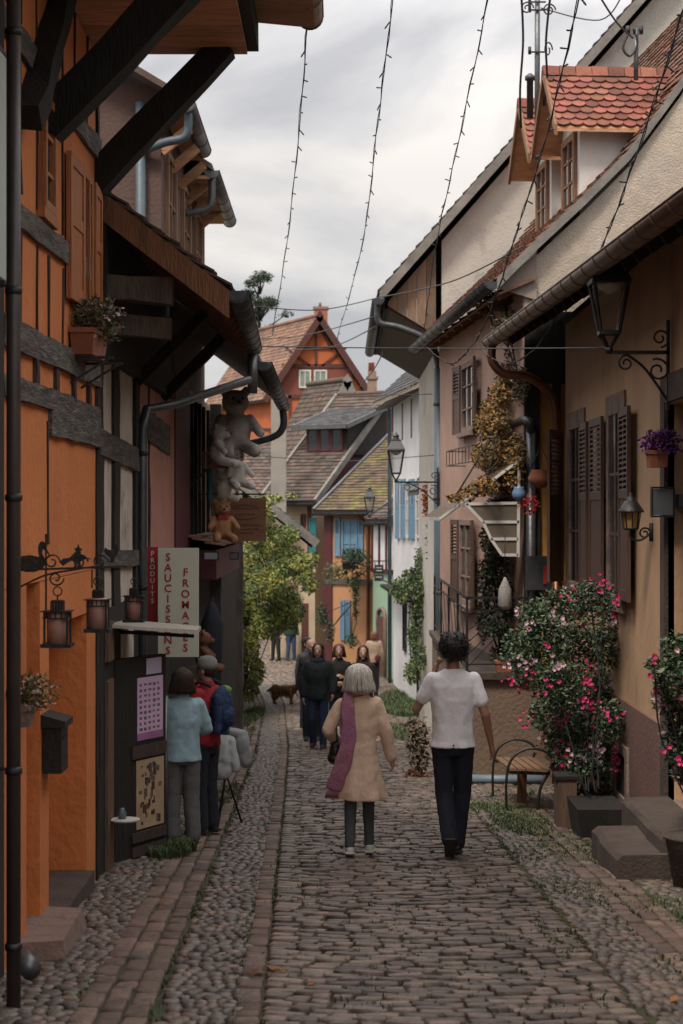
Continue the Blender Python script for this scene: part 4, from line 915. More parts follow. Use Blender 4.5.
mb = MB(); s0 = P0 + H_ - u * .35 + dn * .4; s1 = P1 + H_ + u * .2 + dn * .4; e0 = P0 + H_ * 1.9 + bk - u * .35; e1 = P1 + H_ * 1.9 + bk + u * .2
tiles(mb, [s0 + Vector((0, 0, .05)), s1 + Vector((0, 0, .05)), e1 + Vector((0, 0, .05)), e0 + Vector((0, 0, .05))], .25, .22); mb.hexa([s0, s1, e1, e0] + [p + Vector((0, 0, .05)) for p in (s0, s1, e1, e0)]); mb.build('dormer_roof', m_slate, dmo)
mb = MB(); mb.bar(s0, s1, .06, .14); mb.bar(s1, e1, .08, .16); mb.bar(s0, e0, .08, .16); mb.build('dormer_fascia', m_zinc, dmo)
# chimney with terracotta pot on D's ridge
Yc = 66.0
mb = MB(); x0, x1 = px(367.5, Yc), px(377, Yc); mb.box(x0, x1, Yc, Yc + .4, 4.2, pz(379, Yc)); ch = mb.build('chimney', mat('rubble_brick', (.30, .19, .13), (.2, .15, .12), rough=.9, ns=9, bump=.8, bs=14), hD)
mb = MB(); mb.box(x0 - .05, x1 + .05, Yc - .05, Yc + .45, pz(379, Yc), pz(376.5, Yc)); mb.box(x0 + .02, x1 - .02, Yc + .03, Yc + .37, pz(376.5, Yc), pz(371, Yc)); mb.build('cap', m_stone, ch)
MB().lathe((px(371.5, Yc), Yc + .2, pz(371, Yc)), [(.12, 0), (.11, .3), (.13, .32)], 12).build('pot', mat('orange_pot', (.45, .13, .06), (.36, .1, .05)), ch)
# G: small gabled house behind, its gable front facing us
def gable_front(name, label, apex, half, Y, zb, ridge_dir, rdepth, wallm, roofm, slope, tile=(.24, .22), ov=.3, verge=None, th=.12):
    t = thing(name, label, 'house', (apex[0], Y, zb)); X, Z = apex; ze = Z - half * slope; rd = Vector((ridge_dir[0], ridge_dir[1], 0)).normalized() * rdepth
    f = [Vector((X - half, Y, zb)), Vector((X + half, Y, zb)), Vector((X + half, Y, ze)), Vector((X, Y, Z)), Vector((X - half, Y, ze))]
    MB().poly(f, rd).build('wall', wallm, t)
    e = .45; fo = -rd.normalized() * ov; tp = Vector((X, Y, Z + .1)); L0_ = Vector((X - half - e, Y, ze - e * slope + .1)); R0_ = Vector((X + half + e, Y, ze - e * slope + .1)); rb = MB(); tl = MB()
    for E0 in (L0_, R0_):
        q = [E0 + fo, E0 + rd, tp + rd, tp + fo]; rb.hexa(q + [p + Vector((0, 0, th)) for p in q]); tiles(tl, [p + Vector((0, 0, th + .005)) for p in q], *tile)
    ro = rb.build('roof', m_dark_timber, t); tl.build('roof_tiles', roofm, ro)
    vb = MB(); vb.bar(tp + fo + Vector((0, 0, .02)), L0_ + fo + Vector((0, 0, .02)), .12, .32); vb.bar(tp + fo + Vector((0, 0, .02)), R0_ + fo + Vector((0, 0, .02)), .12, .32); vb.poly([tp + fo + Vector((-.12, -.06, -.16)), tp + fo + Vector((.12, -.06, -.16)), tp + fo + Vector((.2, -.06, .12)), tp + fo + Vector((0, -.06, .4)), tp + fo + Vector((-.2, -.06, .12))], (0, .11, 0)); vb.build('bargeboard', verge or m_barge_g, ro)
    mb = MB(); mb.tube([tp + fo + Vector((0, 0, .16)), tp + rd + Vector((0, 0, .16))], .12, 8); mb.build('ridge', roofm, ro)
    return t
Y = 74.0
hG = gable_front('tiled_gable_house', 'old house with weathered tile roof and pale bargeboards in front of the red timbered house', (px(344, Y), pz(386, Y)), 1.9, Y, -4, (-.55, 1), 3.2, mat('brick_brown', (.22, .12, .085), (.16, .09, .07), ns=8, bump=.4), m_tile_old, 1.95)
Y = 78.0
t = gable_front('tiled_gable_house', 'low grey tiled house wing to the left of the pale bargeboard gable', (px(306, Y), pz(440, Y)), 2.3, Y, -4, (-.4, 1), 6, m_cream2, m_tile_old, 1.1)
# H: red half-timbered gable
Y = 92.0; m_eave_shade = plaster('eave_shade_render', (.20, .06, .04), (.16, .05, .035)); ax, az = px(316, Y), pz(321, Y)
hH = gable_front('red_timbered_house', 'tall orange-red timbered gable with two white windows and a brick chimney, far down the street', (ax, az), 2.35, Y, -4, (-.45, 1), 9, m_orange_d, m_tile_pale, 1.52, ov=.5, verge=wood('oxblood_barge', (.085, .028, .022)))
H = lambda x, y, o=0: Vector((px(x, Y), Y - o, pz(y, Y)))
mb = MB(); m_ox = wood('oxblood_timber', (.10, .035, .028), (.07, .025, .022))
for a, b, w in (((282, 366), (350, 366), .2), ((262, 430), (352, 430), .18), ((300, 348), (332, 348), .14), ((286, 348), (310, 366), .12), ((346, 348), (322, 366), .12), ((316, 322), (300, 350), .1), ((316, 322), (332, 350), .1), ((316, 325), (316, 366), .12), ((262, 470), (352, 470), .16), ((275, 430), (262, 470), .12), ((352, 400), (352, 560), .2), ((290, 395), (290, 470), .14), ((285, 397), (350, 397), .16)):
    mb.bar(H(*a, .04), H(*b, .04), w, .08, up=(0, 1, 0))
mb.build('timber_frame', m_ox, hH)
MB().poly([H(284, 368, .03), H(350, 368, .03), H(358, 396, .03), H(270, 396, .03)], (0, .02, 0)).build('eave_shade_band', m_eave_shade, hH)  # darker band paints the eave overhang's shade onto the gable
HF = Fr((px(280, Y), Y - .05), (px(352, Y), Y - .05), 1)
if HF.n.y > 0: HF.n = -HF.n
for xa, xb in ((299, 311), (314, 327)): window(HF, HF.T(xa), HF.T(xb), pz(388, Y), pz(370, Y), hH, m_white, mat('green_glass', (.22, .27, .2), (.16, .2, .16), rough=.2), bars=(1, 0), fw=.07)
Yc = 94; mb = MB(); mb.box(px(314, Yc), px(327.5, Yc), Yc, Yc + .7, 8, pz(309, Yc)); ch = mb.build('chimney', mat('orange_brick', (.34, .12, .07), (.24, .09, .06), ns=9, bump=.8, bs=12), hH)
mb = MB(); mb.box(px(313, Yc), px(328.5, Yc), Yc - .05, Yc + .75, pz(309, Yc), pz(306.5, Yc)); mb.build('cap', m_stone, ch); MB().tube([(px(320, Yc), Yc + .3, pz(306, Yc)), (px(320, Yc), Yc + .3, pz(302, Yc))], .08, 8).build('pot', m_terra, ch)
# stone flue/plaster post in front of it
t = thing('rendered_chimney', 'plain pale rendered chimney stack rising between the left gutter and the red timbered house', 'chimney', at(279, 480, 60))
MB().box(px(271, 60), px(286, 60), 60, 60.5, 1.5, pz(397, 60)).build('stack', plaster('stack_render', (.3, .27, .24), (.22, .2, .18)), t)
MB().box(px(270, 60), px(287, 60), 59.95, 60.55, pz(397, 60), pz(394, 60)).build('cap', m_stone, t)
# C: slate canopy roof over the vine wall (left)
t = thing('gate_canopy', 'low dark slate canopy roof above the climbing vine on the left wall', 'canopy', (-2.9, 49, zg(49)))
q = [Vector((-.62, 46.5, .95)), Vector((-.7, 52, .9)), Vector((-3.3, 52, 3.0)), Vector((-3.3, 46.5, 3.05))]
mb = MB(); mb.hexa(q + [p + Vector((0, 0, .1)) for p in q]); tiles(mb, [p + Vector((0, 0, .105)) for p in q], .25, .22); mb.build('roof', m_slate, t)
mb = MB(); mb.bar(q[0] + Vector((0, -.03, .02)), q[3] + Vector((0, -.03, .02)), .08, .2); mb.build('verge', m_barge_g, t)
mb = MB()
for i in range(6): mb.bar((-.75, 46.8 + i, .92), (-3, 46.8 + i, 2.74), .08, .12)
each(mb, 'rafter', m_dark_timber, t)
mb = MB()
for y in (46.7, 51.5): mb.rough((-2.75, y, -4), (-2.75, y, 2.5), .16, .16, up=(0, 1, 0)); 
each(mb, 'post', m_dark_timber, t)
# left garden wall that carries the vine
t = thing('garden_wall', 'old rendered garden wall covered by the climbing vine, left side', 'wall', (-2.4, 40, zg(40)))
mb = MB(); q = [(-1.95, 31.6), (-2.45, 39), (-2.8, 52), (-3.2, 52), (-2.9, 39), (-2.35, 31.6)]; mb.poly([Vector((x, y, -4.2)) for x, y in q], (0, 0, 4.6)); mb.build('wall', m_stone_d, t)
# left far houses filling the gap behind (sand wall)
t = thing('far_sand_house', 'far sand coloured house wall closing the street behind the two standing people', 'house', (-5, 72, -3))
mb = MB(); mb.box(-9, -2.6, 70, 76, -4, 1.5); mb.build('wall', m_cream2, t)
q = [Vector((-9.3, 69.5, 1.3)), Vector((-2.3, 69.5, 1.3)), Vector((-2.3, 73, 4.2)), Vector((-9.3, 73, 4.2))]; mb = MB(); mb.hexa(q + [p + Vector((0, 0, .1)) for p in q]); tiles(mb, [p + Vector((0, 0, .11)) for p in q], .25, .22); q = [Vector((-2.3, 76.5, 1.3)), Vector((-9.3, 76.5, 1.3)), Vector((-9.3, 73, 4.2)), Vector((-2.3, 73, 4.2))]; mb.hexa(q + [p + Vector((0, 0, .1)) for p in q]); mb.build('roof', m_tile_old, t)

# ================================================================ green house, white house (right, beyond)
hN, fN, qN, _ = gabled('mint_green_house', 'narrow mint green house with an arched brown door between the apricot and white houses', (1.0, 57.2), (1.62, 55.3), 5, -4, 1.6, 1.6, wallm=m_green, roofm=m_tile_old, sidem=m_green, ov=.1, lo=.2)
mb = MB(); fN.box(mb, .05, 1.95, .0, 1.5, .002, .03); mb.build('upper_panel', m_whitewall, hN)
mb = MB(); 
for x in (373.5, 380.5, 387.5): tt = fN.T(x); fN.box(mb, tt - .07, tt + .07, .0, 1.55, .03, .06)
fN.box(mb, 0, 2, -.1, .02, .03, .08); mb.build('timber_frame', m_maroon, hN)
mb = MB(); t0, t1 = fN.T(379.5), fN.T(386); fN.box(mb, t0, t1, -3.45, fN.Z(380, 616), .003, .04); d_ = mb.build('door', wood('oak_door', (.11, .05, .03)), hN)
mb = MB(); 
for a in (0, 1, 2, 3, 4, 5): 
    pass
tc0 = (t0 + t1) / 2; rr = (t1 - t0) / 2 + .06; zt = fN.Z(380, 616)
mb.tube([fN.P(t0 - .06, -3.45, .05), fN.P(t0 - .06, zt, .05)] + [fN.P(tc0 - rr * math.cos(a), zt + rr * .7 * math.sin(a), .05) for a in [math.pi * k / 8 for k in range(1, 8)]] + [fN.P(t1 + .06, zt, .05), fN.P(t1 + .06, -3.45, .05)], .06, 6); mb.build('door_surround', m_stone, d_)
t = thing('hanging_sign', 'small black double hanging sign on an iron bracket on the mint green house', 'sign', at(380, 575, 54.8)); mb = MB()
mb.box(px(374.5, 54.8), px(383.5, 54.8), 54.8, 54.84, pz(573, 54.8), pz(565, 54.8)); mb.box(px(374.5, 54.8), px(383.5, 54.8), 54.8, 54.84, pz(581, 54.8), pz(575, 54.8)); mb.build('board', m_iron, t)
mb = MB()
for y in (568, 571, 577.5): mb.box(px(376, 54.8), px(382, 54.8), 54.796, 54.799, pz(y, 54.8), pz(y - .8, 54.8))
mb.build('faded_marks', m_white, t); mb = MB(); mb.bar(at(373, 561, 54.82), at(392, 561, 54.82), .03); mb.bar(at(375, 561, 54.82), at(375, 566, 54.82), .02); mb.bar(at(383, 561, 54.82), at(383, 566, 54.82), .02); mb.build('bracket', m_iron, t)
# white house
A, B = (1.56, 54.2), (2.28, 42.6)
hW = thing('white_house', 'tall white limewashed house with blue shutters and loft slots, right side at the bend', 'house', (A[0], A[1], zg(A[1])))
fW = Fr(A, B, 1); 
if fW.n.x > 0: fW.n = -fW.n
w = fW.len
mb = MB(); fW.box(mb, 0, w, -4.2, 5.0, -6, 0); mb.build('wall', m_whitewall, hW)
q = [fW.P(-.4, 4.98, .62), fW.P(w + .3, 4.72, .5), fW.P(w + .3, 8.2, -3.2), fW.P(-.4, 8.5, -3.2)]
mb = MB(); mb.hexa(q + [p + Vector((0, 0, .09)) for p in q]); ro = mb.build('roof', wood('bleached_soffit', (.34, .27, .2), (.22, .17, .13)), hW)
mb = MB(); tiles(mb, [p + Vector((0, 0, .1)) for p in q], .22, .2); mb.build('roof_tiles', m_slate, ro)
mb = MB()
for i in range(16): mb.bar(fW.P(.3 + i * .72, 5.0, .02), fW.P(.3 + i * .72, 4.86, .56), .08, .1)
each(mb, 'rafter_end', m_barge_g, ro)
mb = MB()
for xx, ya, yb in ((402.5, 403, 440), (411.5, 399, 438), (420, 394, 433)):
    tt = fW.T(xx); fW.box(mb, tt - .16, tt + .16, fW.Z(xx, yb), fW.Z(xx, ya), .0, .012)
each(mb, 'loft_slot', m_maroon, hW)
for x0, x1 in ((397.5, 400.5), (403, 406), (411, 415), (424, 430)):
    z0, z1 = fW.Z((x0 + x1) / 2, 539), fW.Z((x0 + x1) / 2, 479); a, b = fW.P(fW.T(x0), 0, .06), fW.P(fW.T(x1), 0, .02); shutter(a, b, z0, z1, m_blue, hW)
for x0, x1 in ((401, 402.7), (407, 410.5), (417, 423)):
    window(fW, fW.T(x0), fW.T(x1), fW.Z(x0, 538), fW.Z(x0, 481), hW, m_white, m_pane, bars=(1, 2), fw=.06)
window(fW, fW.T(404), fW.T(407), fW.Z(404, 650), fW.Z(404, 600), hW, m_iron, m_pane, bars=(1, 1), fw=.06)
mb = MB(); tA, tB = fW.T(394), fW.T(432); fW.box(mb, tA, tB, -.42, -.36, .02, .42); 
for i in range(12): mb.bar(fW.P(tA + (tB - tA) * i / 11, -.42, .4), fW.P(tA + (tB - tA) * i / 11, -.66, .02), .05)
mb.tube([fW.P(tA, -.2, .42), fW.P(tB, -.2, .42)], .02, 6); mb.build('window_shelf', m_dark_timber, hW)
pp = fW.P(-.1, 0, .1); pipe(MB(), [(pp.x, pp.y, -3.6), (pp.x, pp.y, 4.9), (pp.x - .15, pp.y, 5.05)], .06).build('downpipe', m_bluepipe, hW)
mb = MB(); q = [fW.P(w - 2.2, 2.2, .5), fW.P(w + .2, 2.2, .5), fW.P(w + .2, 2.8, 0), fW.P(w - 2.2, 2.8, 0)]; mb = MB(); mb.hexa(q + [p + Vector((0, 0, .09)) for p in q]); tiles(mb, [p + Vector((0, 0, .1)) for p in q], .22, .2); mb.build('lean_to_roof', m_slate, hW)
mb = MB(); fW.box(mb, w - .35, w - .1, -4, 1.4, .002, .06); mb.build('corner_timber', m_dark_timber, hW)
t = thing('flower_basket', 'hanging basket of orange autumn flowers on the white house corner', 'planter', at(426, 480, 36)); c = Vector(at(433, 500, 36))
lv = MB(); leaves(lv, 500, in_blobs([(c + Vector((0, 0, -.1)), .2, .25, .45), (c + Vector((.05, 0, -.8)), .2, .22, .7)], .2), .09, .4, .7); lv.build('foliage', m_leaf, t)
lv = MB(); leaves(lv, 260, in_blobs([(c + Vector((-.05, -.05, 0)), .19, .22, .4)], .6), .08, 0, .9); lv.build('flowers', mat('orange_petal', (.5, .14, .04), (.4, .08, .03), island=.4), t)
MB().lathe(c + Vector((0, 0, -.25)), [(.1, 0), (.16, .1), (.18, .2)], 12).build('basket', m_terra, t); MB().bar(c + Vector((0, 0, .1)), Vector((1.75, 36, c.z + .5)), .02).build('bracket', m_iron, t)
# ================================================================ right side: gable house, stucco house, nearest house
# R2: big white gabled house
hR2 = thing('white_gabled_house', 'large pale rendered gable with weathered plank eave towering over the right side', 'house', (3, 31, zg(31)))
mb = MB(); Y = 30.9; sl = 1.145; xa, za = px(385, Y), pz(300, Y)
zrk = lambda x: za + (x - xa) * sl
mb.poly([Vector((1.72, Y, -3)), Vector((14, Y, -3)), Vector((14, Y, 9)), Vector((9, Y, zrk(9) - .1)), Vector((1.72, Y, zrk(1.72) - .1))], (0, 9, 0)); 
m_greyrender = plaster('grey_white_render', (.50, .46, .41), (.41, .375, .335), c3=(.27, .25, .24), c3p=.6, c3s=1.2)
mb.build('wall', m_greyrender, hR2)
mb = MB(); q = [Vector((xa - .1, Y - .3, za - .05)), Vector((9.3, Y - .3, zrk(9.3))), Vector((9.3, Y + 9.2, zrk(9.3))), Vector((xa - .1, Y + 9.2, za - .05))]
mb.hexa(q + [p + Vector((0, 0, .16)) for p in q]); ro = mb.build('roof', m_dark_timber, hR2)
mb = MB(); tiles(mb, [q[0] + Vector((0, 0, .17)), q[3] + Vector((0, 0, .17)), q[2] + Vector((0, 0, .17)), q[1] + Vector((0, 0, .17))], .22, .2); mb.build('roof_tiles', m_tile_old, ro)
mb = MB(); mb.bar(q[0] + Vector((0, -.03, .04)), q[1] + Vector((0, -.03, .04)), .06, .3, up=(0, 1, 0)) if False else mb.hexa([q[0] + Vector((0, -.05, -.04)), q[1] + Vector((0, -.05, -.04)), q[1] + Vector((0, -.003, -.04)), q[0] + Vector((0, -.003, -.04)), q[0] + Vector((0, -.05, .17)), q[1] + Vector((0, -.05, .17)), q[1] + Vector((0, -.003, .17)), q[0] + Vector((0, -.003, .17))]); mb.build('bargeboard', m_barge_g, ro)
m_plank = wood('weathered_plank', (.23, .13, .075), (.13, .08, .055), island=.3, c3=(.15, .14, .13), c3p=.55, c3s=4)
mb = MB(); x = xa + .05
while x < px(432, Y): mb.poly([Vector((x, Y - .06, zrk(x) - .1)), Vector((x + .16, Y - .06, zrk(x + .16) - .1)), Vector((x + .16, Y - .06, za - .08 - (x + .16 - xa) * .6)), Vector((x, Y - .06, za - .08 - (x - xa) * .6))], (0, .05, 0)); x += .165
mb.build('plank_cladding', m_plank, hR2)
mb = MB(); mb.hexa([(xa, Y + .0, za - .12), (1.72, Y + .0, za - .7), (1.72, Y + 9, za - .7), (xa, Y + 9, za - .12), (xa, Y + .0, za - .06), (1.72, Y + .0, za - .64), (1.72, Y + 9, za - .64), (xa, Y + 9, za - .06)]); mb.build('eave_soffit', wood('shaded_plank', (.085, .055, .038), (.05, .035, .027), st=(6, 1, 6)), hR2)  # plank colour darkened, so the underside's shade is in the colour
mb = MB(); mb.box(xa - .02, xa + .04, Y, Y + 9, za - .16, za - .05); mb.build('fascia', m_dark_timber, hR2)
gutter(MB(), (xa - .12, Y - .35, za - .02), (xa - .12, Y + 9, za - .1), .1).build('gutter', m_zinc_d, hR2)
pipe(MB(), curve_pts([(xa - .12, Y - .2, za - .1), (xa - .1, Y - .2, za - .4), (1.0, Y - .25, za - .5), (1.5, Y - .3, za - .75), (1.66, Y - .3, za - 1.2)], 5), .06).build('gutter_elbow', m_zinc_d, hR2)
pipe(MB(), [(1.66, 30.55, za - 1.2), (1.66, 30.55, -2.4)], .095, n=14).build('downpipe', m_bluepipe, hR2)
mb = MB()
for z in (3.6, 2.0, .4, -1.2): mb.lathe((1.66, 30.55, z), [(.095, 0), (.107, .01), (.107, .05), (.095, .06)], 14)
each(mb, 'pipe_clamp', m_zinc_d, hR2)
pipe(MB(), [(2.05, 30.75, 4.0), (2.05, 30.75, -2.4)], .07).build('downpipe', m_zinc, hR2)
mb = MB(); mb.rough((1.82, 30.7, -2.6), (1.82, 30.7, 4.6), .16, .12, up=(0, 1, 0)); mb.build('corner_stone', m_greyrender, hR2)

# R1: stucco house with dormers
E0 = Vector((1.93, 22.35, 4.62)); ed = Vector((-.078, 1, 0)).normalized(); en = Vector((ed.y, -ed.x, 0))     # en points away from the street (+X)
hR1 = thing('stucco_house', 'rough stucco gabled house with two tiled dormers behind the nearest right house', 'house', (3, 24, zg(24)))
def R1(t, o, z): return E0 + ed * t + en * o + Vector((0, 0, z - 4.62))
prof = [(0, 4.62), (.5, 5.12), (1.1, 5.68), (1.66, 6.24), (2.32, 7.13), (3.6, 9.3)]       # bell-cast roof: outward distance, height
LEN = 8.2
m_stucco = plaster('rough_stucco', (.48, .40, .32), (.35, .295, .245), bump=.8, bs=48, ns=5, c3=(.52, .47, .42), c3p=.6, c3s=2.5)
mb = MB(); yb = 22.55
pts = [(2.30, -3), (2.30, 4.75)] + [(1.93 + o, z - .12) for o, z in prof[1:]] + [(12, 9.3), (12, -3)]
def gpoly(pts, y0, th): mb_ = MB(); mb_.poly([Vector((x, y0, z)) for x, z in pts], (0, th, 0)); return mb_
gpoly(pts, yb, .3).build('gable_wall', m_stucco, hR1)
fR = Fr((2.28, 22.56), (2.28 - .078 * 8, 30.56), 1)
if fR.n.x > 0: fR.n = -fR.n
m_pinkwall = plaster('pale_pink_render', (.42, .27, .21), (.34, .21, .165), c3=(.28, .22, .2), c3p=.6, c3s=2)
mb = MB(); fR.box(mb, 0, fR.len, -3, 4.75, -.3, -.0); mb.build('wall', m_pinkwall, hR1)
rb = MB(); tl = MB()
for (o0, z0), (o1, z1) in zip(prof, prof[1:]):
    q = [R1(0, o0, z0), R1(LEN, o0, z0), R1(LEN, o1, z1), R1(0, o1, z1)]; rb.hexa(q + [p + Vector((0, 0, .06)) for p in q]); tiles(tl, [p + Vector((0, 0, .065)) for p in q], .19, .15)
q = [R1(0, 3.6, 9.3), R1(LEN, 3.6, 9.3), R1(LEN, 9, 5), R1(0, 9, 5)]; rb.hexa(q + [p + Vector((0, 0, .06)) for p in q])
ro = rb.build('roof', m_dark_timber, hR1); m_tile_rb = mat('brown_red_tile', (.22, .10, .065), (.14, .075, .055), rough=.9, ns=2, island=.35, c3=(.16, .13, .11), c3p=.58, c3s=2); tl.build('roof_tiles', m_tile_rb, ro)
mb = MB()
for (o0, z0), (o1, z1) in zip(prof, prof[1:]):
    a, b = R1(-.04, o0, z0 - .06), R1(-.04, o1, z1 - .06); e_ = ed * .05; u_ = Vector((0, 0, .14)); mb.hexa([a, b, b + e_, a + e_, a + u_, b + u_, b + e_ + u_, a + e_ + u_])
mb.build('bargeboard', m_barge_g, ro)
mb = MB(); mb.poly([Vector((1.95, 22.5, 4.6)), Vector((2.44, 22.5, 4.45)), Vector((2.44, 22.5, 5.05)), Vector((1.95, 22.5, 4.62))], (0, .04, 0)); mb.build('corner_board', wood('pale_boards', (.30, .24, .2), (.22, .18, .15)), hR1)
mb = MB(); q = [R1(.05, .03, 4.5), R1(LEN, .03, 4.5), R1(LEN, .5, 4.7), R1(.05, .5, 4.7)]; mb.hexa(q + [p + Vector((0, 0, .03)) for p in q])
for i in range(10): mb.bar(R1(.3 + .8 * i, .05, 4.52), R1(.3 + .8 * i, .5, 4.72), .09, .12)
mb.build('eave_boards', m_barge, hR1)
gutter(MB(), R1(.0, -.06, 4.66), R1(LEN, -.06, 4.58), .095).build('gutter', m_zinc_d, hR1)
g2 = gutter(MB(), (2.27, 22.6, 3.55), (2.14, 26.6, 3.42), .1); g2.build('lower_gutter', m_zinc_d, hR1)
q = [Vector((2.17, 22.62, 3.58)), Vector((2.04, 26.6, 3.45)), Vector((2.05, 26.6, 3.75)), Vector((2.30, 22.62, 3.88))]; 
pipe(MB(), curve_pts([(2.03, 26.4, 3.36), (2.03, 26.4, 3.05), (2.13, 25.0, 2.9), (2.3, 22.5, 2.95), (2.36, 22.42, 2.8)], 5), .055).build('gutter_elbow', m_zinc_d, hR1)
pipe(MB(), [(2.36, 22.42, 2.85), (2.36, 22.42, -1.5)], .06).build('downpipe', m_zinc, hR1)
# yellow timbered return wall in the recess
mb = MB(); mb.box(2.31, 3.2, 22.5, 22.548, -1.6, 4.2); mb.build('yellow_infill', plaster('ochre_render', (.52, .27, .08), (.44, .22, .06)), hR1)
for x in (2.33, 2.425, 2.68): MB().rough((x, 22.48, -1.6), (x, 22.48, 4.2), .1, .06, up=(0, 1, 0)).build('timber_post', m_dark_timber, hR1)
MB().rough((2.3, 22.46, .55), (3.1, 22.46, .55), .05, .12, j=.005).build('timber_beam', m_dark_timber, hR1)
mb = MB(); mb.box(2.36, 3.2, 22.455, 22.475, 3.4, 4.3); mb.build('shadow_sheet', m_dark_timber, hR1)  # dark sheet stands in for the shadow at the top of the recess
# shuttered windows of the pink wall
for xa_, xb_, ya, yb_ in ((464, 476, 362, 432), (462, 474, 520, 606)):
    z1, z0 = fR.Z(470, ya), fR.Z(470, yb_); t1, t0 = fR.T(xa_), fR.T(xb_)
    a, b = min(t0, t1), max(t0, t1); window(fR, a, b, z0, z1, hR1, m_stone, m_pane, bars=(1, 2), fw=.08, sill=m_stone)
    shutter(fR.P(a - .5, 0, .1), fR.P(a - .04, 0, .05), z0, z1, m_bshut, hR1); shutter(fR.P(b + .04, 0, .05), fR.P(b + .5, 0, .1), z0, z1, m_bshut, hR1)
# dormers
m_dwood = wood('tan_brown_wood', (.25, .13, .07), (.16, .085, .05))
def dormer(t0, wd, front_o, zf, h, depth, label=None):
    """gabled dormer: front faces the street (-en); ridge runs back into the roof"""
    c = lambda t, o, z: R1(t, o, z)
    mb = MB(); mb.hexa([c(t0, front_o, zf - .5), c(t0 + wd, front_o, zf - .5), c(t0 + wd, front_o + depth, zf - .1), c(t0, front_o + depth, zf - .1), c(t0, front_o, zf + h), c(t0 + wd, front_o, zf + h), c(t0 + wd, front_o + depth, zf + h), c(t0, front_o + depth, zf + h)])
    mb.poly([c(t0, front_o, zf + h), c(t0 + wd, front_o, zf + h), c(t0 + wd / 2, front_o, zf + h + wd * .55)], en * .3)
    d = mb.build('dormer', m_white, ro)
    r_ = MB(); tl = MB(); ov = .26; k = 1.12; rz = zf + h + wd * .5 * k + .1
    for s_ in (0, 1):
        te = t0 - ov if s_ == 0 else t0 + wd + ov; ze = zf + h - ov * k + .1
        q = [c(te, front_o - .35, ze), c(te, front_o + depth + .3, ze), c(t0 + wd / 2, front_o + depth + .3, rz), c(t0 + wd / 2, front_o - .35, rz)]
        r_.hexa(q + [p + Vector((0, 0, .05)) for p in q]); tiles(tl, [p + Vector((0, 0, .055)) for p in q], .17, .14, .016, scallop=True, jit=.008)
    rr_ = r_.build('dormer_roof', m_soffit, d) if False else r_.build('dormer_soffit', m_soffit, ro); tl.build('dormer_tiles', m_tile_red, ro)
    q = MB()
    n_ = 9
    for i in range(n_):
        o0 = front_o - .38 + (depth + .7) * i / n_; q.hexa([c(t0 + wd / 2 - .11, o0, rz - .02), c(t0 + wd / 2 + .11, o0, rz - .02), c(t0 + wd / 2 + .11, o0 + (depth + .7) / n_ - .01, rz - .02), c(t0 + wd / 2 - .11, o0 + (depth + .7) / n_ - .01, rz - .02), c(t0 + wd / 2 - .05, o0, rz + .12), c(t0 + wd / 2 + .05, o0, rz + .12), c(t0 + wd / 2 + .05, o0 + (depth + .7) / n_ - .01, rz + .11), c(t0 + wd / 2 - .05, o0 + (depth + .7) / n_ - .01, rz + .11)])
    q.build('dormer_ridge', m_tile_red, ro)
    bb = MB()
    for te, ze in ((t0 - ov, zf + h - ov * k + .1), (t0 + wd + ov, zf + h - ov * k + .1)):
        a, b = c(te, front_o - .38, ze - .05), c(t0 + wd / 2, front_o - .38, rz - .05); bb.hexa([a, b, b + en * .04, a + en * .04] + [p + Vector((0, 0, .14)) for p in (a, b, b + en * .04, a + en * .04)])
    bb.build('dormer_bargeboard', m_dwood, ro)
    f = MB(); o0 = front_o - .05
    F_ = lambda a, b, z0, z1, oo0, oo1: f.hexa([c(a, oo0, z0), c(b, oo0, z0), c(b, oo1, z0), c(a, oo1, z0), c(a, oo0, z1), c(b, oo0, z1), c(b, oo1, z1), c(a, oo1, z1)])
    a, b, z0, z1 = t0 + .14, t0 + wd - .14, zf + .12, zf + h - .1
    F_(a, a + .09, z0, z1, o0, front_o + .0); F_(b - .09, b, z0, z1, o0, front_o); F_(a + .09, b - .09, z1 - .09, z1, o0, front_o); F_(a + .09, b - .09, z0, z0 + .09, o0, front_o); F_((a + b) / 2 - .03, (a + b) / 2 + .03, z0 + .09, z1 - .09, o0 + .01, front_o)
    for kz in (.36, .66): F_(a + .09, b - .09, z0 + (z1 - z0) * kz, z0 + (z1 - z0) * kz + .03, o0 + .015, front_o)
    f.build('dormer_window', m_dwood, ro); f = MB(); g = lambda: None
    f.hexa([c(a + .05, front_o - .02, z0 + .05), c(b - .05, front_o - .02, z0 + .05), c(b - .05, front_o + .01, z0 + .05), c(a + .05, front_o + .01, z0 + .05), c(a + .05, front_o - .02, z1 - .05), c(b - .05, front_o - .02, z1 - .05), c(b - .05, front_o + .01, z1 - .05), c(a + .05, front_o + .01, z1 - .05)]); f.build('dormer_pane', m_pane, ro)
    return d
dormer(.75, 1.1, 1.2, 5.62, 1.22, 1.25)
dormer(2.62, 1.1, 1.2, 5.62, 1.22, 1.25)

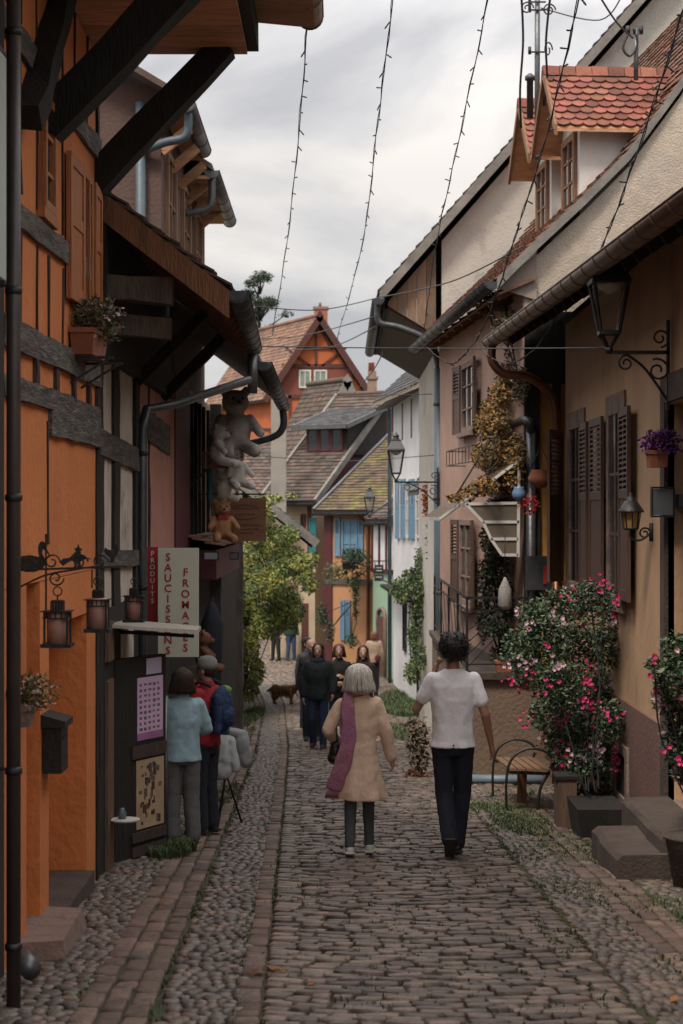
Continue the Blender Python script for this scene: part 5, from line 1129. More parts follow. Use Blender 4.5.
# R0: nearest right house
hR0 = thing('ochre_house', 'nearest house on the right, ochre render with brown louvred shutters and rose plinth', 'house', (3, 16, zg(16)))
fA = Fr((2.75, 6), (2.75, 22.1), 1)
if fA.n.x > 0: fA.n = -fA.n
TY = lambda y: y - 6
m_ochre = plaster('warm_ochre_render', (.52, .335, .20), (.42, .265, .16), c3=(.33, .21, .14), c3p=.6, c3s=1.1, st=(1, 1, .4))
m_plinth = plaster('rose_plinth', (.17, .088, .072), (.13, .068, .058))
dY0, dY1 = 13.55, 15.15       # door opening
mb = MB(); fA.box(mb, 0, TY(dY0), -2.2, 4.1, -6, 0); fA.box(mb, TY(dY1), 16.1, -2.2, 4.1, -6, 0); fA.box(mb, TY(dY0), TY(dY1), 2.7, 4.1, -6, 0); fA.box(mb, TY(dY0), TY(dY1), -2.2, 2.7, -6, -.3); mb.build('wall', m_ochre, hR0)
mb = MB(); fA.box(mb, 0, TY(dY0) - .22, -2.2, -.02, .002, .03); fA.box(mb, TY(dY1) + .22, 15.2, -2.2, -.02, .002, .03); fA.box(mb, 15.2, 16.1, -2.2, -.12, .002, .03); mb.build('plinth', m_plinth, hR0)
mb = MB(); fA.box(mb, TY(dY1), TY(dY1) + .2, -1.0, 2.72, -.05, .035); fA.box(mb, TY(dY0) - .2, TY(dY0), -1.0, 2.72, -.05, .035); fA.box(mb, TY(dY0) - .2, TY(dY1) + .2, 2.72, 2.95, -.05, .035); mb.build('door_surround', m_stone_d, hR0)
mb = MB(); fA.box(mb, TY(dY0), TY(dY1), -.62, 1.86, -.26, -.2); 
for a in (.1, .85): fA.box(mb, TY(dY0) + a, TY(dY0) + a + .62, -.4, .5, -.2, -.18); fA.box(mb, TY(dY0) + a, TY(dY0) + a + .62, .65, 1.7, -.2, -.18)
d_ = mb.build('door', wood('dark_door', (.035, .022, .018)), hR0)
mb = MB(); fA.box(mb, TY(dY0), TY(dY1), 1.9, 2.7, -.26, -.2); fA.box(mb, TY(dY0), TY(dY1), 1.84, 1.95, -.2, -.05); mb.build('transom', m_dark, hR0)
# windows with stone frames
for ya_, yb_ in ((20.32, 21.72), (17.42, 18.55)):
    ta, tb, z1, z0 = TY(ya_), TY(yb_), 2.78, .98
    mb = MB(); fA.box(mb, ta, ta + .16, z0, z1, .002, .025); fA.box(mb, tb - .16, tb, z0, z1, .002, .025); fA.box(mb, ta - .05, tb + .05, z1, z1 + .2, .002, .025); fA.box(mb, ta - .05, tb + .05, z0 - .16, z0, .002, .05); wo = mb.build('window', m_stone, hR0)
    mb = MB(); fA.box(mb, ta + .16, tb - .16, z0, z1, .001, .006); mb.build('pane', m_pane, wo)
    mb = MB(); m_ = (ta + tb) / 2; fA.box(mb, m_ - .03, m_ + .03, z0, z1, .007, .018)
    for k in (1, 2): fA.box(mb, ta + .16, m_ - .03, z0 + (z1 - z0) * k / 3 - .015, z0 + (z1 - z0) * k / 3 + .015, .007, .016); fA.box(mb, m_ + .03, tb - .16, z0 + (z1 - z0) * k / 3 - .015, z0 + (z1 - z0) * k / 3 + .015, .007, .016)
    mb.build('frame', m_bshut, wo)
for a, b in (((2.47, 21.5), (2.70, 22.0)), ((2.69, 20.3), (2.685, 19.68)), ((2.685, 19.42), (2.69, 18.57)), ((2.69, 17.42), (2.67, 16.72))): shutter(a, b, .96, 2.79, m_bshut, hR0)
# small upper window with purple flowers at right edge
mb = MB(); ta, tb = TY(14.35), TY(15.1)
window(fA, TY(14.35), TY(15.05), 2.0, 2.6, hR0, m_stone_d, m_pane, bars=(1, 0), fw=.06, o=.0) if False else None
# roof
prof0 = [(2.28, 12, 3.92), (1.92, 22.0, 3.84)]
def R0P(Yv, up):   # point on the roof plane at depth Yv, height up above the eave
    x = 2.28 - .036 * (Yv - 12); return Vector((x + up / .72, Yv, 3.80 + .009 * (Yv - 12) + up))
q = [R0P(5, 0), R0P(22.3, 0), R0P(22.3, 3.0), R0P(5, 3.0)]
mb = MB(); mb.hexa(q + [p + Vector((0, 0, .08)) for p in q]); q2 = [R0P(5, 3), R0P(22.3, 3), R0P(22.3, 3) + Vector((5, 0, -3.4)), R0P(5, 3) + Vector((5, 0, -3.4))]; mb.hexa(q2 + [p + Vector((0, 0, .08)) for p in q2]); ro0 = mb.build('roof', m_dark_timber, hR0)
mb = MB(); tiles(mb, [p + Vector((0, 0, .085)) for p in q], .22, .18); mb.build('roof_tiles', m_slate, ro0)
mb = MB()
y = 6.0
while y < 22: a = R0P(y, .02); mb.rough(a + Vector((.05, 0, -.06)), a + Vector((.95, 0, .58)), .09, .1, j=.008); y += .5
each(mb, 'rafter_end', m_dark_timber, ro0)
mb = MB(); fA.box(mb, 0, 16.1, 4.1, 4.19, -.4, -.004); mb.build('wall_plate', m_dark_timber, hR0)
mb = MB(); q = [R0P(5, -.06), R0P(22.2, -.06), R0P(22.2, .55), R0P(5, .55)]; q = [p + Vector((0.03, 0, .04)) for p in q]; mb.hexa(q + [p + Vector((0, 0, .03)) for p in q]); mb.build('eave_boards', m_dark_timber, ro0)
gutter(MB(), R0P(5, 0) + Vector((-.09, 0, .02)), R0P(22.1, 0) + Vector((-.09, 0, .02)), .1).build('gutter', m_copper_g, hR0)
g = R0P(21.9, 0) + Vector((-.09, 0, -.05))
pipe(MB(), curve_pts([g, g + Vector((0, 0, -.2)), g + Vector((.15, .0, -.36)), g + Vector((.45, 0, -.40)), Vector((2.56, 21.95, 3.2)), Vector((2.62, 21.95, 2.7)), Vector((2.62, 21.95, 1.5))], 6), .055).build('downpipe', m_copper, hR0)
pipe(MB(), [(2.62, 21.95, 1.5), (2.62, 21.95, -1.6)], .055).build('downpipe', m_copper, hR0)
mb = MB()
for z in (2.4, .8): mb.lathe((2.62, 21.95, z), [(.055, 0), (.066, .01), (.066, .04), (.055, .05)])
each(mb, 'pipe_clamp', m_iron, hR0)
# plinth niche
mb = MB(); t0, t1 = TY(17.0), TY(17.9); z0, z1 = pz(802, 17.5), pz(742, 17.5); z0 = max(z0, -1.2); fA.box(mb, t0, t1, z1 - .1, z1, .032, .06); fA.box(mb, t0, t1, z0, z0 + .08, .032, .06); fA.box(mb, t0, t0 + .12, z0 + .08, z1 - .1, .032, .06); fA.box(mb, t1 - .12, t1, z0 + .08, z1 - .1, .032, .06); n_ = mb.build('cellar_window', m_stone, hR0)
mb = MB(); fA.box(mb, t0 + .12, t1 - .12, z0 + .08, z1 - .1, .03, .035); mb.build('pane', m_dark, n_)
# steps
t = thing('stone_steps', 'two worn dark stone steps leading to the door at the right edge', 'steps', (2.35, 14.2, zg(14.2)))
def worn(x0, x1, y0, y1, z0, z1): 
    m_ = MB(); n = 6; rings = []
    for i in range(n + 1):
        y = y0 + (y1 - y0) * i / n; J = lambda a=.012: rnd.uniform(-a, a); s_ = .018 * math.sin(math.pi * i / n)
        rings.append([Vector((x0 + J(), y, z0)), Vector((x1, y, z0)), Vector((x1, y, z1)), Vector((x0 + .05 + J(), y, z1 - .01 - s_)), Vector((x0 + .012 + J(), y, z1 - .05 - s_))])
    return m_.ring(rings, False)
worn(2.02, 2.75, 13.3, 14.55, -1.35, pz(828, 14.4)).build('step', m_stone_d, t)
worn(2.36, 2.75, 13.4, 15.15, -1.35, pz(803, 14.8)).build('step', m_stone_d, t)
worn(2.62, 2.9, 13.5, 15.2, -1.2, -.62).build('step', m_stone, t)
# little grey plate beside the door
t = thing('wall_plate', 'blank grey metal plate mounted above the lantern beside the dark doorway', 'sign', (2.6, 15.0, 1.85)); Yp = 15.0
mb = MB(); mb.box(px(653, Yp), px(673, Yp), Yp, Yp + .05, pz(515, Yp), pz(489, Yp)); mb.build('plate', mat('grey_plate', (.10, .11, .115), (.08, .085, .09), rough=.5), t)
mb = MB(); a, b, c_, d2 = px(652.5, Yp), px(673.5, Yp), pz(515.5, Yp), pz(488.5, Yp); mb.box(a - .01, b + .01, Yp - .01, Yp + .06, c_ - .015, c_); mb.box(a - .01, b + .01, Yp - .01, Yp + .06, d2, d2 + .015); mb.box(a - .01, a, Yp - .01, Yp + .06, c_, d2); mb.box(b, b + .01, Yp - .01, Yp + .06, c_, d2); mb.build('rim', m_iron, t)
# terrace with front wall, railing, pipe
t = thing('terrace_wall', 'waist-high rendered terrace wall with a stone coping behind the man in white', 'wall', (2, 22.3, zg(22.3)))
mb = MB(); mb.box(1.52, 2.74, 22.2, 30.2, -2.6, -.26); mb.build('wall', plaster('brown_rough_render', (.19, .13, .09), (.14, .098, .07), bump=.9, bs=20, c3=(.14, .10, .075), c3p=.6, c3s=2), t)
mb = MB(); mb.box(1.47, 2.72, 22.12, 30.2, -.26, -.18); mb.build('coping', m_stone_d, t)
t = thing('terrace_railing', 'black iron railing with slanting bars along the terrace wall', 'railing', (1.55, 24, -.18)); mb = MB()
zt = pz(598, 22.2)
pts = [(1.55, 30.0), (1.55, 22.22), (2.3, 22.22)]
for (ax_, ay), (bx_, by) in zip(pts, pts[1:]):
    for z in (zt, zt - .16, -.08): mb.bar((ax_, ay, z), (bx_, by, z), .03 if z == zt else .018)
mb.build('rails', m_iron, t)
mb = MB()
for y in (22.22, 24, 26, 28, 30): mb.bar((1.55, y, -.18), (1.55, y, zt), .03)
mb.bar((2.3, 22.22, -.18), (2.3, 22.22, zt), .03); each(mb, 'post', m_iron, t)
mb = MB()
for k in range(5): x = 1.57 + k * .15; mb.bar((1.57 + k * .0, 22.22, -.1 + k * .15), (1.9 + k * .1, 22.22, min(zt - .02, .25 + k * .22)), .012)
for k in range(9): mb.bar((1.55, 22.4 + k * .8, -.08), (1.55, 23.3 + k * .8, zt - .16), .012)
each(mb, 'slanting_bar', m_iron, t)
t = MB(); pipe(t, [(1.5, 22.05, zg(22) + .07), (2.45, 22.0, zg(22) + .07)], .055); o = t.build('ground_pipe', mat('light_blue_pipe', (.16, .21, .26), (.13, .17, .21), rough=.5)); tag(o, 'light blue-grey pipe lying along the foot of the terrace wall', 'pipe')
# ================================================================ street lamps, cables, masts
m_lglass = mat('lamp_glass', (.9, .9, .9), (.85, .85, .86), rough=.04, spec=.5)
m_lglass.node_tree.nodes['Principled BSDF'].inputs['Transmission Weight'].default_value = 1.0
m_blackp = mat('black_enamel', (.03, .034, .042), (.02, .022, .028), rough=.35, bump=.1)
def scroll(mb, c, r, ax, turns=1.4, ph=0.0, d=1, w=.01): mb.tube(spiral(c, r, turns, ax, ph=ph, d=d), w, 6)
def street_lamp(label, c, s_, tip, group='lantern street lamps on wall brackets'):
    """c = foot of the lantern cage, tip = wall end of the bracket"""
    t = thing('street_lamp', label, 'street lamp', c, group); c = Vector(c); tip = Vector(tip)
    def sq(h, a): return [c + Vector((x * a * s_, y * a * s_, h * s_)) for x, y in ((-1, -1), (1, -1), (1, 1), (-1, 1))]
    mb = MB(); b, tt = sq(.14, .075), sq(.56, .145)
    for i in range(4):
        mb.bar(b[i], tt[i], .022 * s_); mb.bar(b[i], b[(i + 1) % 4], .03 * s_); mb.bar(tt[i], tt[(i + 1) % 4], .03 * s_); mb.bar(b[i], c + Vector((0, 0, 0)), .02 * s_)
    mb.ball(c, .035 * s_, n=10, m=7); mb.build('cage', m_iron, t)
    g = MB(); bi, ti = sq(.15, .068), sq(.55, .137)
    for i in range(4):
        j = (i + 1) % 4; nrm = ((bi[i] + bi[j]) / 2 - c); nrm.z = 0; nrm = nrm.normalized() * -.004; g.hexa([bi[i], bi[j], bi[j] + nrm, bi[i] + nrm, ti[i], ti[j], ti[j] + nrm, ti[i] + nrm])
    g.build('glass', m_lglass, t)
    h = MB(); h.ring([sq(.56, .165), sq(.585, .158), sq(.73, .09), sq(.745, .095), sq(.76, .08)], False); h.lathe(c + Vector((0, 0, .76 * s_)), [(.07 * s_, 0), (.05 * s_, .03 * s_), (.04 * s_, .035 * s_), (.06 * s_, .05 * s_), (.055 * s_, .075 * s_), (.02 * s_, .1 * s_), (.015 * s_, .13 * s_)], 14); h.build('hood', m_blackp, t)
    r = MB(); r.lathe(c + Vector((0, 0, .47 * s_)), [(.02 * s_, 0), (.07 * s_, .03 * s_), (.125 * s_, .085 * s_)], 14); r.build('reflector', m_white, t)
    k = MB(); e = tip - c; e.z = 0; L_ = e.length; e.normalize(); ax = (e.x, e.y)
    k.bar(c + Vector((0, 0, -.02 * s_)), c + e * L_ + Vector((0, 0, -.02 * s_)), .03 * s_)
    scroll(k, c + e * L_ * .28 + Vector((0, 0, -.11 * s_)), .07 * s_, ax, ph=1.2, w=.009 * s_); scroll(k, c + e * (L_ - .1 * s_) + Vector((0, 0, -.17 * s_)), .1 * s_, ax, ph=2.0, d=-1, w=.01 * s_)
    scroll(k, c + e * (L_ - .08 * s_) + Vector((0, 0, .1 * s_)), .08 * s_, ax, ph=-1.5, w=.009 * s_)
    k.tube(curve_pts([c + e * L_ * .3 + Vector((0, 0, -.04 * s_)), c + e * L_ * .6 + Vector((0, 0, -.16 * s_)), c + e * (L_ - .02) + Vector((0, 0, -.42 * s_))]), .012 * s_, 6)
    k.bar(c + e * (L_ - .015) + Vector((0, 0, -.5 * s_)), c + e * (L_ - .015) + Vector((0, 0, .25 * s_)), .03 * s_); k.build('bracket', m_iron, t)
    return t
street_lamp('large black lantern street lamp under the nearest right-hand gutter', at(609, 350, 15.0), 1.0, (2.735, 15.0, 0))
street_lamp('black lantern street lamp hanging over the street before the white house', at(396, 481, 30.3), .92, (1.64, 30.4, 0))
street_lamp('small distant lantern street lamp at the apricot house gutter', at(369.5, 517, 53.9), 1.05, (1.5, 54.05, 0))
t = thing('wall_lantern', 'small black wall lantern with amber panes between the shutters and the dark doorway', 'lantern', at(630, 530, 15.9)); c = Vector(at(631, 530, 15.9))
mb = MB(); mb.lathe(c, [(.06, 0), (.075, .02), (.02, .0 + .021)], 8); mb.lathe(c + Vector((0, 0, .155)), [(.12, 0), (.115, .015), (.055, .1), (.045, .105), (.045, .13), (.015, .14), (.012, .175)], 8)
for k in range(8): a = 6.2832 * k / 8; mb.bar(c + Vector((.065 * math.cos(a), .065 * math.sin(a), .02)), c + Vector((.085 * math.cos(a), .085 * math.sin(a), .155)), .009)
mb.build('cage', m_iron, t); MB().lathe(c + Vector((0, 0, .02)), [(.058, 0), (.078, .135)], 8, False).build('glass', mat('amber_glass', (.32, .19, .08), (.25, .14, .06), rough=.2), t)
mb = MB(); e = (1, 0); mb.tube(curve_pts([c + Vector((0, 0, 0)), c + Vector((.0, 0, -.07)), c + Vector((.08, 0, -.09)), c + Vector((.17, 0, -.03))]), .012, 6); scroll(mb, c + Vector((.12, 0, -.03)), .055, e, w=.009); mb.tube([c + Vector((.18, 0, -.1)), c + Vector((.18, 0, .06))], .02, 8); mb.bar(c + Vector((.17, 0, -.03)), Vector((2.745, c.y, c.z - .03)), .03); mb.build('bracket', m_iron, t)

m_wire = mat('black_cable', (.02, .02, .022), rough=.6); m_wire_w = mat('white_cable', (.45, .44, .42), rough=.5); m_bulb = mat('unlit_bulb', (.25, .24, .22), rough=.15)
def garland(label, pts, m=None, r=.006, sp=.34, group='unlit light strings over the street', white=False):
    P = curve_pts(pts, 10); t = thing('light_string', label, 'string lights', P[0], group)
    mb = MB(); mb.tube([p + Vector((rnd.uniform(-.006, .006), 0, rnd.uniform(-.006, .006))) for p in P], r, 5)
    mb.tube([p + Vector((.012 * math.cos(i * 1.3), 0.012 * math.sin(i * 1.3), 0)) for i, p in enumerate(P)], r * .8, 5); mb.build('wire', m or m_wire, t)
    acc = 0; nb = 0; last = P[0]
    for a, b in zip(P, P[1:]):
        acc += (b - a).length
        if acc > sp and nb < 90:
            acc = rnd.uniform(-.12, .12); nb += 1; d = Vector((rnd.choice([-1, 1]) * rnd.uniform(.02, .045), rnd.uniform(-.03, .03), rnd.uniform(-.05, .02))); q = MB(); q.tube([b, b + d * .5, b + d], [.006, .008, .007], 5); q.tube([b + d, b + d * 1.45], [.01, .005], 6); q.build('bulb', (m_bulb if white else m_wire), t)
    return t
garland('light string falling steeply above the red timbered gable, leftmost of the light strings', [at(309, -30, 15), at(303, 80, 19), at(288, 235, 28), at(272, 335, 42)], sp=.4)
garland('light string running down to the brick chimney area, just right of the leftmost string', [at(396, -30, 17), at(378, 120, 21), at(361, 250, 30), at(336, 342, 45)], sp=.42)
garland('light string ending at the plank-clad eave of the pale gable', [at(494, -30, 17), at(461, 130, 22), at(436, 245, 27), at(424, 330, 30.6)], sp=.4)
garland('light string crossing in front of the tiled dormers and looping below the stucco eave', [at(585, -30, 13), at(548, 130, 16), at(514, 240, 18.5), at(486, 322, 19.8), at(462, 357, 20.2), at(448, 363, 20.4), at(426, 347, 20.6)], sp=.3)
garland('light string hanging against the rough stucco gable behind the big lamp', [at(690, -10, 12), at(640, 145, 14.5), at(598, 255, 16.5), at(560, 312, 18), at(533, 351, 19), at(503, 363, 20), at(477, 347, 20.6)], sp=.3)
def cable(label, pts, r=.009, m=None, group='overhead cables'):
    mb = MB(); mb.tube(curve_pts(pts, 8), r, 5); o = mb.build('cable', m or m_wire); return tag(o, label, 'cable', group)
cable('straight span wire stretched across the street at the height of the big lamp', [at(228, 346, 20.6), at(430, 348.5, 20.6), at(612, 348, 15.2)], .007)
cable('sagging wire from the left gutter to the plank eave, upper of three near the chimney', [at(243, 305, 24), at(318, 310, 27), at(377, 298, 30.5)], .008)
cable('wire rising from the plank eave past the stucco eave to the dormers', [at(377, 298, 30.5), at(450, 282, 27), at(520, 248, 24), at(545, 235, 22.8)], .011)
cable('sloping wire from the tree side roof up to the plank eave', [at(232, 340, 45), at(300, 336, 40), at(377, 316, 30.6)], .011)
cable('lowest sloping wire reaching the plank eave from the red gable', [at(285, 350, 60), at(330, 347, 46), at(377, 326, 30.7)], .012)
cable('thin wire in front of the grey shed dormer roof', [at(262, 394, 44), at(340, 396, 44), at(432, 394, 30.5)], .008)
cable('thin wire in front of the tiled roofs above the blue shutters', [at(270, 457, 44), at(345, 461, 44), at(438, 455, 32)], .009)
cable('wire from the plank eave down over the white loft wall', [at(384, 350, 31), at(372, 372, 40), at(350, 398, 55)], .012)
cable('service wire leaving the top edge towards the small iron mast', [at(590, -20, 20), at(615, 20, 21), at(633, 38, 22)], .012)
cable('wire from the dormer mast up to the right top corner', [at(541, 8, 24.5), at(600, 20, 23), at(626, -12, 21)], .009)
cable('black twisted cable hanging left of the dormer mast', curve_pts([at(521, -10, 23), at(523, 40, 23.3), at(520, 90, 23.6), at(521, 128, 24)], 3), .016)
cable('black twisted cable hanging right of the dormer mast', curve_pts([at(551, -10, 23), at(546, 40, 23.3), at(547, 80, 23.6), at(544, 105, 24)], 3), .016)
# masts
t = thing('cable_mast', 'tall grey cable mast standing behind the tiled dormers', 'mast', at(537, 110, 24.6)); mb = MB(); mb.tube([at(537, 160, 24.6), at(537.5, -30, 24.6)], .038, 10); mb.build('pole', m_zinc, t)
mb = MB()
for y in (2, 10, 52): 
    p = at(537, y, 24.55); mb.bar(p - Vector((.12, 0, 0)), p + Vector((.12, 0, 0)), .02); mb.tube([p + Vector((-.1, 0, -.03)), p + Vector((-.1, 0, .07))], .022, 8)
mb.tube(spiral(at(527, 8, 24.5), .09, 1.6, (1, 0)), .011, 6); mb.tube(spiral(at(549, 10, 24.5), .09, 1.6, (1, 0)), .011, 6); mb.tube(spiral(at(548, 50, 24.5), .12, 1.2, (.5, 0)), .011, 6); each(mb, 'insulator', m_iron, t)
t = thing('cable_mast', 'small iron mast with a looped cable on the pale gable near the top right', 'mast', at(636, 70, 23)); mb = MB(); mb.tube([at(636, 80, 23), at(636, 28, 23)], .03, 8); mb.bar(at(627, 33, 23), at(643, 33, 23), .03); mb.build('pole', m_zinc, t)
mb = MB()
for x in (628, 635, 641): mb.tube([at(x, 34, 23), at(x, 26, 23)], .03, 8)
mb.tube(curve_pts([at(628, 34, 22.95), at(623, 48, 22.95), at(630, 56, 22.95), at(637, 46, 22.95), at(636, 34, 22.95)]), .016, 6); each(mb, 'insulator', m_iron, t)
t = MB(); t.lathe(at(530, 118, 24.2), [(.045, 0), (.045, .5), (.07, .51), (.07, .56), (.02, .6)], 10); o = t.build('vent_pipe', m_zinc_d); tag(o, 'short roof vent pipe just left of the cable mast', 'vent pipe')

# ================================================================ trees, vines, bushes
def tree_far():
    Y = 100.0; t = thing('tree', 'tall dark green tree beyond the roofs left of the red timbered gable', 'tree', (px(260, Y), Y, -1.5)); c = Vector((px(260, Y), Y, 0))
    mb = MB(); mb.tube([c + Vector((0, 0, -1.5)), c + Vector((.1, 0, 5)), c + Vector((0, .1, 10)), c + Vector((-.1, 0, 14.2))], [.35, .26, .15, .04], 9)
    bl = []
    for i in range(46):
        z = rnd.uniform(7.5, 15.2); r = 2.0 if z < 12 else 2.0 * (1 - (z - 12) / 4.2); a = rnd.uniform(0, 6.28); rr = r * rnd.uniform(.25, 1); p = c + Vector((rr * math.cos(a), rr * math.sin(a), z)); bl.append((p, rnd.uniform(.3, .7), rnd.uniform(.3, .7), rnd.uniform(.2, .38)))
        mb.tube([c + Vector((0, 0, z - .9)), c.lerp(p, .5) + Vector((0, 0, z / 2 - .25)) if False else Vector(((c.x + p.x) / 2, (c.y + p.y) / 2, z - .5)), p], [.07, .045, .02], 5)
    mb.build('trunk', m_dark_timber, t); lv = MB(); leaves(lv, 10500, in_blobs(bl, .1), .15, .2, .6); lv.build('crown', m_leaf_d, t)
tree_far()
def vine(label, Y0, Y1, spots, n, size, m, cat='climbing plant', name='climbing_vine', stems=None, second=None, base=None):
    bl = []
    for x, y, rx, ry in spots:
        Yv = rnd.uniform(Y0, Y1); s_ = Yv / F; bl.append((at(x, y, Yv), rx * s_, (Y1 - Y0) * .22 + .15, ry * s_))
    c0 = bl[0][0]; t = thing(name, label, cat, base or (c0.x, c0.y, zg(c0.y)))
    lv = MB(); leaves(lv, n, in_blobs(bl, .15), size, .45, .6); lv.build('foliage', m, t)
    if second: lv = MB(); leaves(lv, second[1], in_blobs(bl, .6), size, .4, .6); lv.build('bright_foliage', second[0], t)
    mb = MB()
    for k in range(10):
        a, b = rnd.choice(bl)[0], rnd.choice(bl)[0]; mb.tube([a, a.lerp(b, .5) + Vector((rnd.uniform(-.1, .1), rnd.uniform(-.1, .1), rnd.uniform(-.1, .1))), b], .012, 5)
    if stems:
        for st_ in stems: mb.tube(curve_pts(st_), .03, 6)
    mb.build('stems', m_dark_timber, t); return t
sp = [(262, 505, 9, 12), (254, 530, 12, 22), (272, 545, 18, 20), (250, 565, 12, 25), (290, 560, 18, 16), (270, 580, 22, 20), (303, 575, 12, 10), (252, 605, 12, 25), (285, 598, 18, 12), (266, 620, 14, 18), (250, 645, 10, 20), (256, 672, 9, 14), (250, 690, 9, 10), (308, 560, 10, 8), (310, 585, 8, 8), (280, 618, 14, 13), (294, 612, 11, 13), (284, 602, 18, 12), (262, 520, 14, 16), (285, 535, 14, 12), (300, 562, 12, 9), (275, 498, 9, 4), (292, 495, 6, 3)]
vine('large yellow-green climbing vine spilling over the left garden wall', 41, 46.5, sp, 15000, .095, m_leaf_y, stems=[[(-2.4, 43.5, zg(43)), (-2.35, 43.6, -1.5), (-2.1, 44, 0), (-1.6, 44, .8)]], second=(m_leaf, 6000))
vine('leafy creeper at the foot of the plank wall behind the shop', 32, 38, [(232, 650, 7, 20), (237, 680, 6, 14), (228, 630, 6, 12)], 900, .08, m_leaf_d, name='creeper')
sp = [(400, 590, 10, 14), (412, 580, 12, 14), (425, 590, 12, 16), (418, 610, 9, 14), (415, 635, 7, 16), (420, 655, 10, 14), (428, 668, 12, 16), (412, 672, 9, 12), (430, 690, 10, 8), (420, 560, 5, 14), (433, 640, 7, 18)]
vine('green climbing plant arching against the white house wall, behind the man in white', 36, 40, sp, 4200, .085, m_leaf, stems=[[(1.62, 38, zg(38)), (1.6, 38, -1.5), (1.55, 38, -.3), (1.3, 38, .2)]], second=(m_leaf_y, 700))
sp = [(485, 300, 12, 10), (505, 300, 16, 12), (518, 320, 9, 18), (505, 330, 14, 14), (515, 355, 10, 20), (520, 385, 7, 20)]
vine('tangled dry creeper under the stucco house eave', 22.5, 24.5, sp, 2800, .055, m_leaf_dry, second=(m_leaf_o, 350), name='creeper')
sp = [(486, 420, 10, 22), (482, 455, 10, 14), (500, 395, 12, 16), (508, 375, 12, 14), (512, 420, 12, 20), (505, 445, 16, 20), (517, 455, 10, 25), (498, 465, 14, 14), (485, 485, 14, 10), (468, 492, 12, 7), (510, 480, 12, 14), (515, 400, 8, 16), (455, 497, 8, 5), (522, 425, 6, 25), (500, 420, 12, 12)]
vine('orange autumn creeper hanging above the white framed glass awning', 22.4, 24.5, sp, 6500, .06, m_leaf_o, second=(m_leaf_dry, 1600), name='creeper')
sp = [(500, 510, 18, 14), (490, 540, 10, 22), (486, 580, 9, 26), (484, 620, 8, 22), (500, 530, 12, 22), (498, 565, 12, 22), (505, 600, 10, 20), (495, 620, 12, 16), (508, 640, 10, 14), (500, 655, 10, 10)]
vine('dark green ivy below the glass awning by the terrace', 22.8, 24.2, sp, 4200, .055, m_leaf_d, second=(m_leaf_dry, 1500), name='creeper')
vine('thin climbing plant against the apricot house wall between door and pipe', 57, 58, [(322, 615, 6, 14), (330, 630, 5, 14), (356, 600, 3, 28), (352, 640, 8, 8)], 900, .1, m_leaf_d, name='creeper')
pl = planter('window_box', 'window box of trailing greenery under the blue shutters of the apricot house', at(349, 569, 57.4), .45, 1.1, .22, m_dark_timber, 700, .7, m_leaf_d, size=.12)
lv = MB(); leaves(lv, 800, in_blobs([(at(x, y, 57.3), .3, .25, .28) for x, y in ((332, 568), (340, 572), (350, 575), (360, 570), (365, 562), (354, 582), (330, 578))], .2), .11, .5, .4); lv.build('hanging_foliage', m_leaf, pl)
# rose bushes
def rose(label, Y0, Y1, spots, n, nf, base, tubs):
    bl = []
    for x, y, rx, ry in spots:
        Yv = rnd.uniform(Y0, Y1); s_ = Yv / F; bl.append((at(x, y, Yv), rx * s_, .34, ry * s_))
    t = thing('flowering_bush', label, 'bush', base)
    lv = MB(); leaves(lv, n, in_blobs(bl, .2), .048, .25, .62); lv.build('foliage', m_leaf_d, t)
    lv = MB(); leaves(lv, n // 5, in_blobs(bl, .75), .048, 0, .62); lv.build('young_leaves', mat('pale_leaf', (.12, .17, .075), (.08, .12, .05), island=.4, rough=.5), t)
    for nm, mm, k in (('pink_blossoms', m_fl_pink, nf), ('pale_blossoms', m_fl_pale, nf * 2 // 3)):
        q = MB(); f = in_blobs(bl[2:] if nm[0] == 'p' and nm[1] == 'i' else bl, .85); cl = [f() for _ in range(max(4, k // 5))]
        for _ in range(k):
            c = rnd.choice(cl) + Vector((rnd.gauss(0, .045), rnd.gauss(0, .05) - .05, rnd.gauss(0, .045)))
            for j in range(7):
                a = 6.28 * j / 7 + rnd.uniform(-.2, .2); r = rnd.uniform(.014, .023); d = Vector((math.cos(a), rnd.uniform(-.6, .1), math.sin(a))) * r; e = Vector((-math.sin(a), 0, math.cos(a))) * r * .7
                q.add([c, c + d * .6 + e, c + d * 1.2 + Vector((0, -.006, 0)), c + d * .6 - e], [(0, 1, 2, 3)])
        q.build(nm, mm, t)
    mb = MB(); b = Vector(base)
    for k in range(16):
        p = rnd.choice(bl)[0]; mb.tube(curve_pts([b + Vector((rnd.uniform(-.1, .1), rnd.uniform(-.15, .15), .15)), b.lerp(p, .5) + Vector((rnd.uniform(-.1, .1), rnd.uniform(-.1, .1), .1)), p], 4), .007, 5)
    mb.build('stems', m_dark_timber, t); return t
sp = [(535, 615, 20, 16), (560, 605, 26, 18), (590, 600, 28, 20), (614, 605, 16, 22), (518, 640, 16, 12), (545, 640, 28, 24), (580, 645, 34, 30), (612, 640, 18, 28), (530, 672, 18, 18), (560, 685, 28, 28), (592, 692, 26, 30), (614, 680, 10, 24), (570, 725, 22, 22), (592, 740, 24, 24), (549, 715, 22, 18), (598, 770, 18, 16), (572, 760, 18, 18), (516, 655, 16, 16), (610, 720, 16, 24), (580, 782, 24, 16), (601, 792, 16, 12), (575, 745, 22, 18), (598, 755, 16, 20), (585, 765, 20, 16), (556, 742, 14, 16), (588, 715, 26, 22)]
rose('large flowering bush with pink and white blossoms beside the bench', 17.0, 19.3, sp, 17000, 320, (2.3, 16.7, zg(16.7) + .25), None)
sp = [(678, 650, 14, 18), (672, 680, 16, 22), (680, 710, 14, 24), (665, 700, 10, 16), (676, 745, 12, 20), (682, 770, 8, 14), (655, 665, 6, 10), (690, 690, 14, 40)]
